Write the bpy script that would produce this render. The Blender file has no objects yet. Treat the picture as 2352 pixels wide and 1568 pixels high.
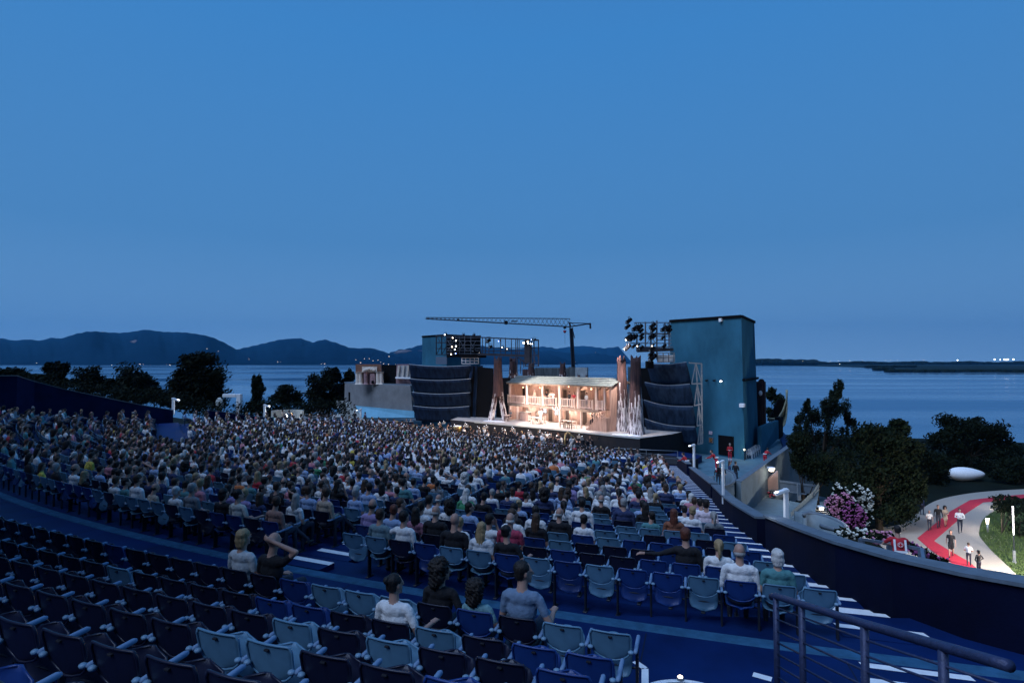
import bpy, math, random
import numpy as np
from mathutils import Vector, Matrix
R_ = math.radians
random.seed(7); rng = np.random.default_rng(7)
scene = bpy.context.scene
C = scene.collection
# ------------------------------------------------------------------ camera, sky, sun, exposure
F = 1300.0; PITCH = math.atan(48/F)            # focal length in px of a 2352 px wide picture
cam = bpy.data.cameras.new('camera'); cam.sensor_width = 36; cam.lens = F/2352*36
cam.clip_start = 0.1; cam.clip_end = 60000
camo = bpy.data.objects.new('camera', cam); C.objects.link(camo)
camo.location = (0, 0, 0); camo.rotation_euler = (math.pi/2+PITCH, 0, 0)
scene.camera = camo
world = bpy.data.worlds.new('World'); scene.world = world; world.use_nodes = True
nt = world.node_tree; nt.nodes.clear()
wo = nt.nodes.new('ShaderNodeOutputWorld'); bg = nt.nodes.new('ShaderNodeBackground')
tc = nt.nodes.new('ShaderNodeTexCoord'); sp = nt.nodes.new('ShaderNodeSeparateXYZ')
rp = nt.nodes.new('ShaderNodeValToRGB')
nt.links.new(tc.outputs['Generated'], sp.inputs[0]); nt.links.new(sp.outputs['Z'], rp.inputs[0])
cr = rp.color_ramp
stops = [(0.0, (.190,.385,.670)), (.06, (.136,.312,.580)), (.20, (.078,.248,.530)), (.50, (.050,.230,.565)), (1.0, (.040,.150,.420))]
cr.elements[0].position = 0; cr.elements[0].color = (*stops[0][1], 1)
cr.elements[1].position = 1; cr.elements[1].color = (*stops[-1][1], 1)
for p, c in stops[1:-1]:
    e = cr.elements.new(p); e.color = (*c, 1)
# dusk: the sky behind and to the left of the viewer is darker than the afterglow over the lake
mr = nt.nodes.new('ShaderNodeMapRange'); dt = nt.nodes.new('ShaderNodeVectorMath'); dt.operation = 'DOT_PRODUCT'
dt.inputs[1].default_value = (.35, .90, .25)
nt.links.new(tc.outputs['Generated'], dt.inputs[0]); nt.links.new(dt.outputs['Value'], mr.inputs[0])
mr.inputs[1].default_value = -.7; mr.inputs[2].default_value = .35; mr.inputs[3].default_value = .10; mr.inputs[4].default_value = 1.0
mx = nt.nodes.new('ShaderNodeMix'); mx.data_type = 'RGBA'; mx.blend_type = 'MULTIPLY'; mx.inputs[0].default_value = 1
nt.links.new(rp.outputs[0], mx.inputs[6]); nt.links.new(mr.outputs[0], mx.inputs[7])
nt.links.new(mx.outputs[2], bg.inputs[0]); nt.links.new(bg.outputs[0], wo.inputs[0]); bg.inputs[1].default_value = 1.0
sun = bpy.data.lights.new('afterglow', 'SUN'); sun.energy = 3.3; sun.angle = R_(38); sun.color = (.52, .68, 1.0)
suno = bpy.data.objects.new('afterglow', sun); C.objects.link(suno)
suno.rotation_euler = Vector((.52, .36, -.77)).to_track_quat('-Z', 'Y').to_euler()
scene.view_settings.view_transform = 'Standard'; scene.view_settings.look = 'None'
scene.view_settings.exposure = 0; scene.view_settings.gamma = 1
# ------------------------------------------------------------------ picture point -> place in the world (survey helpers)
ca, sa = math.cos(PITCH), math.sin(PITCH)
def ray(px, py):
    u = (px-1176)/F; v = (784-py)/F
    return Vector((u, ca-v*sa, sa+v*ca))
def W(px, py, d):
    r = ray(px, py); return r*(d/r.y)
def G(px, py, z):
    r = ray(px, py); return r*(z/r.z)
def pix(p):
    f = p[1]*ca+p[2]*sa; v = -p[1]*sa+p[2]*ca
    return 1176+F*p[0]/f, 784-F*v/f
def Q(x0, y0, s):
    return lambda x, y: ((x0+x/s)*.91875, (y0+y/s)*.91875)
q1 = Q(0, 780, 3.672); q2 = Q(640, 780, 3.672); q3 = Q(1200, 780, 4.48); q4 = Q(1540, 770, 3.646)
q5 = Q(1640, 1080, 4.523); q6 = Q(2040, 1140, 4.523); q7 = Q(1800, 1280, 3.095); q8 = Q(1900, 800, 3.5636)
q9 = Q(1200, 1280, 3.672)
# ------------------------------------------------------------------ materials
MATS = {}
def mat_(name, col=(.5,.5,.5), rough=.7, metal=0, var=.15, vscale=3.0, bump=0, bscale=20, emit=None, es=0,
        stretch=(1,1,1), col2=None, thr=None, objcol=False, attr=None, spec=.4, trans=0, coat=0):
    if name in MATS: return MATS[name]
    m = bpy.data.materials.new(name); m.use_nodes = True; n = m.node_tree.nodes; l = m.node_tree.links
    b = n['Principled BSDF']; b.inputs['Roughness'].default_value = rough; b.inputs['Metallic'].default_value = metal
    b.inputs['Specular IOR Level'].default_value = spec
    b.inputs['Coat Weight'].default_value = coat
    if trans: b.inputs['Transmission Weight'].default_value = trans
    t = n.new('ShaderNodeTexCoord'); mp = n.new('ShaderNodeMapping'); mp.inputs['Scale'].default_value = stretch
    l.new(t.outputs['Object'], mp.inputs[0])
    no = n.new('ShaderNodeTexNoise'); no.inputs['Scale'].default_value = vscale; no.inputs['Detail'].default_value = 6
    no.inputs['Roughness'].default_value = .65
    l.new(mp.outputs[0], no.inputs['Vector'])
    base = None
    if objcol:
        oi = n.new('ShaderNodeObjectInfo'); base = oi.outputs['Color']
    elif attr:
        at = n.new('ShaderNodeAttribute'); at.attribute_name = attr; base = at.outputs['Color']
    mixn = n.new('ShaderNodeMix'); mixn.data_type = 'RGBA'
    if base is None:
        c2 = col2 if col2 else tuple(max(0, c*(1-var)) for c in col)
        c1 = col if col2 else tuple(min(1, c*(1+var)) for c in col)
        mixn.inputs[6].default_value = (*c1, 1); mixn.inputs[7].default_value = (*c2, 1)
        ramp = n.new('ShaderNodeValToRGB'); lo, hi = thr if thr else (.3, .7)
        ramp.color_ramp.elements[0].position = lo; ramp.color_ramp.elements[1].position = hi
        l.new(no.outputs['Fac'], ramp.inputs[0]); l.new(ramp.outputs[0], mixn.inputs[0])
    else:
        mixn.blend_type = 'MULTIPLY'; mixn.inputs[0].default_value = 1
        g = n.new('ShaderNodeMapRange'); g.inputs[1].default_value = .3; g.inputs[2].default_value = .7
        g.inputs[3].default_value = 1-var; g.inputs[4].default_value = 1+var*.4
        l.new(no.outputs['Fac'], g.inputs[0]); l.new(base, mixn.inputs[6]); l.new(g.outputs[0], mixn.inputs[7])
    l.new(mixn.outputs[2], b.inputs['Base Color'])
    if bump:
        n2 = n.new('ShaderNodeTexNoise'); n2.inputs['Scale'].default_value = bscale; n2.inputs['Detail'].default_value = 4
        l.new(mp.outputs[0], n2.inputs['Vector'])
        bp = n.new('ShaderNodeBump'); bp.inputs['Strength'].default_value = bump; bp.inputs['Distance'].default_value = .02
        l.new(n2.outputs['Fac'], bp.inputs['Height']); l.new(bp.outputs[0], b.inputs['Normal'])
    if emit:
        b.inputs['Emission Color'].default_value = (*emit, 1); b.inputs['Emission Strength'].default_value = es
    MATS[name] = m; return m
NOSPEC = ('blue_resin_floor','concrete_edge','blue_painted_wall','green_tower_render','wooded_hill','dark_ground','dark_hull_metal','leaf_dark','leaf_olive','leaf_willow','tree_bark')
def mat(name, *a, **k):
    if name in NOSPEC and 'spec' not in k: k['spec'] = .0 if name == 'wooded_hill' else .12
    return mat_(name, *a, **k)
M = mat
m_floor = M('blue_resin_floor', (.0035,.022,.115), .6, vscale=.9, col2=(.002,.012,.062), thr=(.3,.72), bump=.15, bscale=60, stretch=(1,1,1))
m_riser = M('concrete_edge', (.028,.105,.20), .8, var=.3, vscale=4, bump=.2, bscale=50)
m_parapet = M('blue_painted_wall', (.001,.003,.018), .8, var=.35, vscale=.9, bump=.2, bscale=30)  # blue paint taken near black, so the wall's dimness sits in the colour
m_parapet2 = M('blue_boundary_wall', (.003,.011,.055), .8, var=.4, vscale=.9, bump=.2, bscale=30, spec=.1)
m_balus = M('set_pale_rail', (.66,.52,.45), .8, var=.15, vscale=6, bump=.2)
m_cap = M('wall_coping', (.11,.145,.18), .8, var=.2, vscale=4, bump=.2, bscale=40)
m_white = M('white_paint', (.80,.82,.84), .55, var=.12, vscale=8)
m_wmetal = M('white_metal', (.75,.78,.80), .4, var=.05)
m_conc = M('raw_concrete', (.17,.175,.18), .85, var=.22, vscale=.8, bump=.3, bscale=14)
m_conc2 = M('light_concrete', (.30,.32,.31), .8, var=.15, vscale=1.2, bump=.2, bscale=20)
m_teal = M('green_tower_render', (.030,.125,.190), .85, var=.28, vscale=.35, bump=.3, bscale=8, stretch=(1,1,.5))
m_sail = M('dark_hull_metal', (.026,.055,.105), .6, .0, vscale=1.2, stretch=(2.2,2.2,.25), col2=(.010,.020,.045), thr=(.35,.65), bump=.2, bscale=6)
m_black = M('stage_black', (.0035,.0035,.0045), .85, var=.2, spec=.1)
m_dark = M('dark_steel', (.03,.035,.05), .5, .4, var=.2)
m_grey = M('grey_steel', (.16,.20,.26), .45, .5, var=.2, vscale=10)
m_galv = M('galvanised_steel', (.30,.33,.36), .45, .6, var=.2, vscale=6)
m_rail = M('handrail_metal', (.030,.042,.10), .5, .2, var=.35, vscale=30, bump=.2, bscale=80)
m_plank = M('set_planks', (.46,.30,.25), .8, vscale=2.2, stretch=(4,4,.35), col2=(.20,.13,.10), thr=(.32,.68), bump=.4, bscale=14)
m_beam = M('set_beam', (.34,.26,.20), .8, vscale=3, stretch=(1,1,.4), col2=(.18,.12,.09), bump=.3)
m_shingle = M('set_shingles', (.16,.19,.185), .85, vscale=3, stretch=(1,3,3), col2=(.07,.085,.08), bump=.5, bscale=10)
m_bark = M('set_bark', (.085,.040,.038), .85, vscale=2.2, stretch=(3.5,3.5,.25), col2=(.022,.012,.014), thr=(.35,.62), bump=.8, bscale=9)
m_barkw = M('set_frosted_bark', (.62,.60,.62), .8, vscale=2.4, stretch=(3.2,3.2,.35), col2=(.06,.035,.04), thr=(.44,.54), bump=.8, bscale=9)
m_stage = M('stage_deck', (.42,.38,.35), .7, var=.25, vscale=1.5, bump=.15)
m_pitf = M('stage_fascia', (.014,.013,.016), .85, var=.3)
m_leaf = M('leaf_dark', (.004,.008,.003), .8, var=.5, vscale=.9)
m_leaf2 = M('leaf_olive', (.007,.013,.005), .8, var=.5, vscale=1.2)
m_leaf3 = M('leaf_willow', (.008,.015,.009), .8, var=.5, vscale=1.2)
m_trunk = M('tree_bark', (.035,.028,.022), .9, var=.4, vscale=8, stretch=(1,1,.3))
m_grass = M('lawn', (.035,.060,.016), .9, var=.5, vscale=2.5, bump=.8, bscale=40)
m_land = M('dark_ground', (.004,.007,.004), .95, var=.5, vscale=.3)
m_path = M('gravel_path', (.33,.29,.245), .9, var=.14, vscale=9, bump=.3, bscale=60)
m_carpet = M('red_carpet', (.50,.022,.045), .9, var=.15, vscale=6, bump=.2, bscale=80)
m_hill = M('wooded_hill', (.004,.020,.045), .95, vscale=.004, col2=(.002,.011,.028), var=.4)
m_quarry = M('quarry_rock', (.16,.13,.13), .95, var=.3, vscale=.02)
m_glowW = M('lamp_white', (1,1,1), .5, emit=(.92,.95,1.0), es=9)
m_glowWarm = M('lamp_warm', (1,.8,.6), .5, emit=(1.0,.80,.62), es=9)
m_glowBlue = M('lamp_blue', (.3,.4,1), .5, emit=(.25,.4,1.0), es=7)
HAZE = 4.5e-5
m_glowTown = M('town_glow', (1,.8,.6), .5, emit=(1.0,.86,.66), es=4.5)
m_red = M('red_cloth', (.62,.02,.035), .8, var=.15, vscale=20)
m_refl = M('reflective_tape', (.85,.87,.9), .4)
m_glass = M('grey_glass', (.10,.13,.16), .12, var=.1, spec=.6)
# ------------------------------------------------------------------ mesh helpers
class MB:
    def __init__(s): s.v = []; s.f = []; s.m = []
    def add(s, vs, fs, mi=0):
        o = len(s.v); s.v += [tuple(v) for v in vs]
        for f in fs: s.f.append([i+o for i in f]); s.m.append(mi)
        return s
    def box(s, a, b, mi=0, mtx=None):
        x0,y0,z0 = a; x1,y1,z1 = b
        vs = [Vector(p) for p in ((x0,y0,z0),(x1,y0,z0),(x1,y1,z0),(x0,y1,z0),(x0,y0,z1),(x1,y0,z1),(x1,y1,z1),(x0,y1,z1))]
        if mtx: vs = [mtx @ v for v in vs]
        return s.add(vs, [(0,3,2,1),(4,5,6,7),(0,1,5,4),(1,2,6,5),(2,3,7,6),(3,0,4,7)], mi)
    def cbox(s, a, b, c=.02, mi=0):                       # chamfered box
        x0,y0,z0 = a; x1,y1,z1 = b; vs = []
        for z, k in ((z0, c), (z0+c, 0), (z1-c, 0), (z1, c)):
            X0,X1,Y0,Y1 = x0+k, x1-k, y0+k, y1-k
            vs += [(X0+c,Y0,z),(X1-c,Y0,z),(X1,Y0+c,z),(X1,Y1-c,z),(X1-c,Y1,z),(X0+c,Y1,z),(X0,Y1-c,z),(X0,Y0+c,z)]
        fs = [tuple(range(7,-1,-1)), tuple(range(24,32))]
        for k in range(3):
            for i in range(8): fs.append((k*8+i, k*8+(i+1)%8, k*8+8+(i+1)%8, k*8+8+i))
        return s.add(vs, fs, mi)
    def tube(s, p, q, r, r2=None, n=8, mi=0, cap=True):
        p, q = Vector(p), Vector(q); r2 = r if r2 is None else r2
        d = (q-p); 
        if d.length < 1e-6: return s
        d.normalize(); a = d.orthogonal().normalized(); b = d.cross(a)
        vs = [c+(a*math.cos(2*math.pi*i/n)+b*math.sin(2*math.pi*i/n))*rr for c, rr in ((p, r), (q, r2)) for i in range(n)]
        fs = [(i, (i+1)%n, n+(i+1)%n, n+i) for i in range(n)]
        if cap: fs += [tuple(range(n-1,-1,-1)), tuple(range(n, 2*n))]
        return s.add(vs, fs, mi)
    def bar(s, p, q, w, h=None, mi=0):                    # square bar between two points
        return s.tube(p, q, w*.7071, None if h is None else h*.7071, 4, mi)
    def path(s, pts, r, n=8, mi=0):
        pts = [Vector(p) for p in pts]; rs = r if isinstance(r, (list, tuple)) else [r]*len(pts)
        rings = []; a = None
        for i, p in enumerate(pts):
            d = (pts[min(i+1, len(pts)-1)]-pts[max(i-1, 0)]).normalized()
            a = d.orthogonal().normalized() if a is None else (a-d*a.dot(d)).normalized()
            b = d.cross(a); rings.append([p+(a*math.cos(2*math.pi*k/n)+b*math.sin(2*math.pi*k/n))*rs[i] for k in range(n)])
        vs = [v for rg in rings for v in rg]; fs = []
        for i in range(len(pts)-1):
            for k in range(n): fs.append((i*n+k, i*n+(k+1)%n, (i+1)*n+(k+1)%n, (i+1)*n+k))
        fs += [tuple(range(n-1,-1,-1)), tuple(range((len(pts)-1)*n, len(pts)*n))]
        return s.add(vs, fs, mi)
    def ell(s, c, r, nu=10, nv=7, mi=0, mtx=None):
        c = Vector(c); vs = [Vector((0,0,-r[2]))]; fs = []
        for j in range(1, nv):
            t = math.pi*j/nv
            for i in range(nu):
                p = 2*math.pi*i/nu; vs.append(Vector((r[0]*math.sin(t)*math.cos(p), r[1]*math.sin(t)*math.sin(p), -r[2]*math.cos(t))))
        vs.append(Vector((0,0,r[2])))
        if mtx: vs = [mtx @ v for v in vs]
        vs = [v+c for v in vs]; L = len(vs)-1
        for i in range(nu): fs.append((0, 1+(i+1)%nu, 1+i)); fs.append((L, L-nu+i, L-nu+(i+1)%nu))
        for j in range(nv-2):
            for i in range(nu): a = 1+j*nu; fs.append((a+i, a+(i+1)%nu, a+nu+(i+1)%nu, a+nu+i))
        return s.add(vs, fs, mi)
    def prism(s, poly, z0, z1, mi=0, mtop=None):
        n = len(poly); zt = z1 if callable(z1) else (lambda x, y: z1)
        vs = [(x, y, z0) for x, y in poly]+[(x, y, zt(x, y)) for x, y in poly]
        s.add(vs, [(i, (i+1)%n, n+(i+1)%n, n+i) for i in range(n)], mi)
        o = len(s.v)-2*n; s.f.append([o+i for i in range(n-1,-1,-1)]); s.m.append(mi)
        s.f.append([o+n+i for i in range(n)]); s.m.append(mi if mtop is None else mtop); return s
    def slab(s, pts, th, mi=0):                           # any planar-ish polygon given thickness along its normal
        pts = [Vector(p) for p in pts]; n = (pts[1]-pts[0]).cross(pts[2]-pts[1]).normalized()
        k = len(pts); vs = pts+[p+n*th for p in pts]
        return s.add(vs, [tuple(range(k-1,-1,-1)), tuple(range(k, 2*k))]+[(i, (i+1)%k, k+(i+1)%k, k+i) for i in range(k)], mi)
    def grid(s, fn, nu, nv, mi=0):
        vs = [fn(i/nu, j/nv) for j in range(nv+1) for i in range(nu+1)]
        return s.add(vs, [(j*(nu+1)+i, j*(nu+1)+i+1, (j+1)*(nu+1)+i+1, (j+1)*(nu+1)+i) for j in range(nv) for i in range(nu)], mi)
    def shell(s, fn, nu, nv, th, mi=0):                   # curved sheet with real thickness
        P = [[Vector(fn(i/nu, j/nv)) for i in range(nu+1)] for j in range(nv+1)]
        N = [[None]*(nu+1) for _ in range(nv+1)]
        for j in range(nv+1):
            for i in range(nu+1):
                a = P[j][min(i+1,nu)]-P[j][max(i-1,0)]; b = P[min(j+1,nv)][i]-P[max(j-1,0)][i]
                N[j][i] = a.cross(b).normalized()
        w = nu+1; K = w*(nv+1)
        vs = [P[j][i] for j in range(nv+1) for i in range(w)]+[P[j][i]-N[j][i]*th for j in range(nv+1) for i in range(w)]
        fs = []
        for j in range(nv):
            for i in range(nu):
                a = j*w+i; fs.append((a, a+1, a+w+1, a+w)); fs.append((K+a, K+a+w, K+a+w+1, K+a+1))
        for i in range(nu):
            fs.append((i, K+i, K+i+1, i+1)); a = nv*w+i; fs.append((a, a+1, K+a+1, K+a))
        for j in range(nv):
            a = j*w; fs.append((a, a+w, K+a+w, K+a)); a = j*w+nu; fs.append((a, K+a, K+a+w, a+w))
        return s.add(vs, fs, mi)
    def build(s, name, mats, parent=None, smooth=False, local=False):
        if not isinstance(mats, (list, tuple)): mats = [mats]
        me = bpy.data.meshes.new(name); o = bpy.data.objects.new(name, me); C.objects.link(o)
        vs = s.v
        if parent is not None:
            o.parent = parent
            if not local:
                c = parent.location.copy(); p = parent.parent
                while p is not None: c += p.location; p = p.parent
                vs = [(x-c.x, y-c.y, z-c.z) for x, y, z in vs]
        elif not local:
            A = np.array(vs); lo, hi = A.min(0), A.max(0); c = Vector(((lo[0]+hi[0])/2, (lo[1]+hi[1])/2, lo[2]))
            o.location = c; vs = [(x-c.x, y-c.y, z-c.z) for x, y, z in vs]
        me.from_pydata(vs, [], s.f); me.update()
        for m in mats: me.materials.append(m)
        me.polygons.foreach_set('material_index', s.m)
        if smooth: me.polygons.foreach_set('use_smooth', [True]*len(me.polygons))
        return o
def tag(o, label=None, cat=None, group=None, kind=None):
    if label: o['label'] = label
    if cat: o['category'] = cat
    if group: o['group'] = group
    if kind: o['kind'] = kind
    return o
def thing(name, label, cat, loc=(0,0,0), rz=0, group=None):
    o = bpy.data.objects.new(name, None); C.objects.link(o); o.empty_display_size = .3
    o.location = Vector(loc); o.rotation_euler = (0, 0, rz); return tag(o, label, cat, group)
def copy_tree(o, parent=None):
    c = o.copy(); C.objects.link(c)
    if parent is not None: c.parent = parent
    for ch in list(o.children): copy_tree(ch, c)
    return c
def struct(o): o['kind'] = 'structure'; return o
def lamp(kind, loc, energy, color=(1,1,1), size=.1, target=None, angle=60, blend=.5, name='light'):
    l = bpy.data.lights.new(name, kind); l.energy = energy; l.color = color
    if kind == 'SPOT': l.spot_size = R_(angle); l.spot_blend = blend; l.shadow_soft_size = size
    elif kind == 'AREA': l.size = size
    else: l.shadow_soft_size = size
    o = bpy.data.objects.new(name, l); C.objects.link(o); o.location = loc
    if target is not None: o.rotation_euler = (Vector(target)-Vector(loc)).to_track_quat('-Z', 'Y').to_euler()
    return o
# ================================================================== the setting
ground = MB().add([(-30000,-4000,-18), (30000,-4000,-18), (30000,40000,-18), (-30000,40000,-18)], [(0,1,2,3)]).build('lake_bed', m_land); struct(ground)
def water_mat():
    m = bpy.data.materials.new('lake_water'); m.use_nodes = True; n = m.node_tree.nodes; l = m.node_tree.links
    b = n['Principled BSDF']; b.inputs['Base Color'].default_value = (.03,.10,.20,1); b.inputs['Roughness'].default_value = .12
    b.inputs['Specular IOR Level'].default_value = 1.0
    t = n.new('ShaderNodeTexCoord'); mp = n.new('ShaderNodeMapping'); mp.inputs['Scale'].default_value = (.02,.25,1); mp.inputs['Rotation'].default_value = (0,0,.25)
    a = n.new('ShaderNodeTexNoise'); a.inputs['Scale'].default_value = 3; a.inputs['Detail'].default_value = 6
    bp = n.new('ShaderNodeBump'); bp.inputs['Strength'].default_value = .07; bp.inputs['Distance'].default_value = .25
    l.new(t.outputs['Object'], mp.inputs[0]); l.new(mp.outputs[0], a.inputs['Vector']); l.new(a.outputs['Fac'], bp.inputs['Height']); l.new(bp.outputs[0], b.inputs['Normal'])
    # wind lanes: smooth and ruffled bands
    mp2 = n.new('ShaderNodeMapping'); mp2.inputs['Scale'].default_value = (.0012,.008,1); mp2.inputs['Rotation'].default_value = (0,0,-.06)
    c = n.new('ShaderNodeTexNoise'); c.inputs['Scale'].default_value = 1.6; c.inputs['Detail'].default_value = 3
    r = n.new('ShaderNodeMapRange'); r.inputs[1].default_value = .38; r.inputs[2].default_value = .62; r.inputs[3].default_value = .04; r.inputs[4].default_value = .30
    l.new(t.outputs['Object'], mp2.inputs[0]); l.new(mp2.outputs[0], c.inputs['Vector']); l.new(c.outputs['Fac'], r.inputs[0]); l.new(r.outputs[0], b.inputs['Roughness'])
    return m
ZW = -15.5
struct(MB().add([(-30000,60,ZW), (30000,60,ZW), (30000,30000,ZW), (-30000,30000,ZW)], [(0,1,2,3)]).build('lake_water', water_mat()))
# near bank
ZG = -14.0
bank = [(-300,-60),(300,-60),(300,60),(150,75),(105,92),(80,104),(62,108),(48,112),(34,120),(10,128),(-12,122),(-30,118),(-55,128),(-80,140),(-130,180),(-210,205),(-330,215)]
struct(MB().prism(bank, -18.5, ZG).build('ground', m_land))

def hill_range(name, pts, base_d, ridge_d, foot_d, seed, mi=m_hill, z_foot=ZW+.4, amp=.10):
    """terrain whose skyline runs through the surveyed points"""
    r = np.random.default_rng(seed); ph = r.uniform(0, 6.28, 12)
    xs = [p[0] for p in pts]; ys = [p[1] for p in pts]
    nx = int((xs[-1]-xs[0])/6); nt_ = 26; vs = []; fs = []
    for j in range(nt_+1):
        t = j/nt_
        for i in range(nx+1):
            px = xs[0]+(xs[-1]-xs[0])*i/nx; py = np.interp(px, xs, ys)
            w = .12*math.sin(px*.021+ph[0])+.10*math.sin(px*.047+ph[1])
            dr = ridge_d*(1+w); top = W(px, py, dr)
            zt = top.z+(math.sin(px*.3+ph[2])+math.sin(px*.71+ph[3])+math.sin(px*1.37+ph[5])*.8)*ridge_d*.00042
            if t <= .8:
                s = t/.8; d = foot_d+(dr-foot_d)*s
                prof = s**.9*(1-.0*s)
                rav = (math.sin(px*.055+ph[4]+s*2)*.5+math.sin(px*.12+ph[6]-s*3)*.3+math.sin(px*.27+ph[7]+s*5)*.2)*amp*math.sin(math.pi*s)
                z = z_foot+(zt-z_foot)*max(0, min(1, prof*.97+rav*.8+.03*s))
            else:
                s = (t-.8)/.2; d = dr*(1+.35*s); z = zt+(z_foot-zt)*s
            u = (px-1176)/F; vs.append((u*d, d, z))
    w = nx+1
    for j in range(nt_):
        for i in range(nx): a = j*w+i; fs.append((a, a+1, a+w+1, a+w))
    b = MB().add(vs, fs); return b.build(name, mi, smooth=True)
L1 = [q1(x, y) for x, y in ((-700,330),(-300,260),(0,235),(120,255),(250,245),(370,258),(470,230),(550,238),(700,190),(800,170),(900,172),(1100,185),(1200,175),(1340,155),(1500,175),(1650,178),(1850,200),(1950,225),(2050,270),(2150,330),(2260,385),(2500,470),(2800,560))]
struct(hill_range('hills', L1, 3300, 5200, 3200, 3))
L2 = [q1(1500,540), q1(1800,470), q1(2150,345)]+[q2(x, y) for x, y in ((0,300),(150,262),(200,250),(330,237),(410,237),(520,275),(640,300),(800,345),(1000,410),(1300,480),(1500,500))]
struct(hill_range('hills', L2, 3300, 6400, 3900, 5))
L2b = [q2(x, y) for x, y in ((100,480),(300,370),(520,275),(580,258),(630,246),(660,256),(720,270),(850,320),(950,330),(1050,325),(1130,345),(1220,375),(1350,420),(1500,500))]
struct(hill_range('hills', L2b, 3300, 5000, 3300, 15))
L3 = [q2(x, y) for x, y in ((900,470),(1220,376),(1300,345),(1400,332),(1520,295),(1640,265),(1800,262),(2000,300),(2300,330))]+[q3(660,430), q3(900,500), q3(1100,575)]
struct(hill_range('hills', L3, 3300, 7000, 3800, 8))
L4 = [q3(x, y) for x, y in ((300,420),(670,380),(760,385),(870,405),(1000,383),(1150,372),(1200,375),(1300,388),(1400,400),(1560,380),(1600,440),(1700,560))]
struct(hill_range('hills', L4, 3300, 11000, 9000, 9))
L5 = [q3(x, y) for x, y in ((500,470),(760,425),(900,440),(1100,470),(1300,455),(1450,480),(1600,520),(1700,590))]
struct(hill_range('hills', L5, 3300, 7500, 5500, 10))
# quarry scars on the slopes
def scar(pts, d, name):
    b = MB(); P = [W(px, py, d) for px, py in pts]; c = sum(P, Vector())/len(P)
    vs = []; n = len(P)
    for k in (1, .6, .25): vs += [c+(p-c)*k+Vector((0, -22*(1-k), 0)) for p in P]
    vs += [Vector((p.x*1.02, p.y+160, p.z)) for p in P]
    fs = [(i, (i+1)%n, n+(i+1)%n, n+i) for i in range(n)]+[(n+i, n+(i+1)%n, 2*n+(i+1)%n, 2*n+i) for i in range(n)]+[tuple(range(2*n, 3*n))]
    fs += [((i+1)%n, i, 3*n+i, 3*n+(i+1)%n) for i in range(n)]
    b.add(vs, fs); return b.build(name, m_quarry)
struct(scar([q2(x, y) for x, y in ((1262,375),(1300,352),(1360,345),(1425,350),(1440,378),(1380,392),(1300,392))], 5500, 'quarry'))
struct(scar([q2(x, y) for x, y in ((1455,365),(1490,352),(1560,350),(1560,390),(1500,388))], 5600, 'quarry'))
struct(scar([q1(x, y) for x, y in ((1190,270),(1240,255),(1310,275),(1350,320),(1260,315))], 4300, 'quarry'))
# right hand far shore: long low spit
sp_pts = [(1735,838.5,3000),(1880,841,2300),(1990,844,1700),(2030,849.5,1150),(2100,852,1010),(2200,853.5,950),(2352,856,860),(2700,862,700)]
poly = [tuple(G(px, py, ZW)[:2]) for px, py, d in sp_pts]+[(6000,2500),(2600,6000),(1500,6000)]
struct(MB().prism(poly, -17, ZW+.8).build('far_shore', m_leaf))
# ------------------------------------------------------------------ the seating bowl
CX, CY = 25.0, 78.6
def Rof(x, y): return math.hypot(CX-x, CY-y)
PR = [28, 34, 54, 64.7, 73.4]; PZ = [-8.95, -8.7, -6.4, -5.2, -4.12]
ZWALK = -4.12
def zback(k): return -3.82 if k == 0 else -3.9+.27*k
def zrow(R, x=0, y=0):
    if R < 73.3: z = float(np.interp(R, PR, PZ))
    elif R < 75.55: return ZWALK
    else: z = -3.9+.27*math.floor((R-75.55)/.85)
    return z
RIGHT = [(13.9,47),(12.1,38.5),(11.3,36),(9.2,25.6),(7.7,19.6),(7.1,15.8),(6.95,15),(6.55,11.5),(6.5,9.5),(7.6,8.1),(9.5,6.8),(12,4)]
LEFT = [(-14.2,69.5),(-19,65.6),(-23,61.8),(-26.5,57.5),(-29.3,53),(-31.3,48.5),(-33.3,44),(-36.5,40.5),(-42,37),(-50,34)]
def xright(y): return float(np.interp(y, [4,8.1,9.5,11.5,15,19.6,25.6,38.5,47,52], [12,7.6,6.5,6.55,6.95,7.7,9.2,12.1,13.9,15]))
def xedge(y): return xright(max(y, 9.6))-.25-1.35          # right end of the rows
def xleft(y):
    ys = [p[1] for p in LEFT][::-1]; xs = [p[0] for p in LEFT][::-1]; return float(np.interp(y, ys, xs))
def front(x): return float(np.interp(x, [-16,-8,1,8,13.6,16], [69.8,62.5,56.2,51.8,48.6,47.4]))
def nleft(y): return xleft(y)
def in_bowl(x, y, m=0.0):
    return y < front(x)-m and x > xleft(y)+m and x < xright(max(y, 9.6))-m
def terrace(R0, R1, z, zb):
    """one step of the bowl between two radii, trimmed by the side walls and the pit"""
    th0, th1 = R_(180), R_(300); N = 420; runs = []; cur = []
    for i in range(N+1):
        th = th0+(th1-th0)*i/N; R = (R0+R1)/2; x = CX+R*math.cos(th); y = CY+R*math.sin(th)
        ok = (y < front(x)+.9 and x > xleft(y)-.4 and x < (xright(y) if R < 75.5 else min(xright(y), nend(y)))+.0 and y > -3 and x > -50)
        if ok: cur.append(th)
        elif cur: runs.append(cur); cur = []
    if cur: runs.append(cur)
    out = []
    for r in runs:
        if len(r) < 3: continue
        k = max(2, len(r)//3); ths = np.linspace(r[0], r[-1], k)
        out.append([(math.cos(t), math.sin(t)) for t in ths])
    return out
def nend(y): return .45+.40*(y-4)                         # right end of the rows behind the walkway
bowl = MB()
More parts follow.
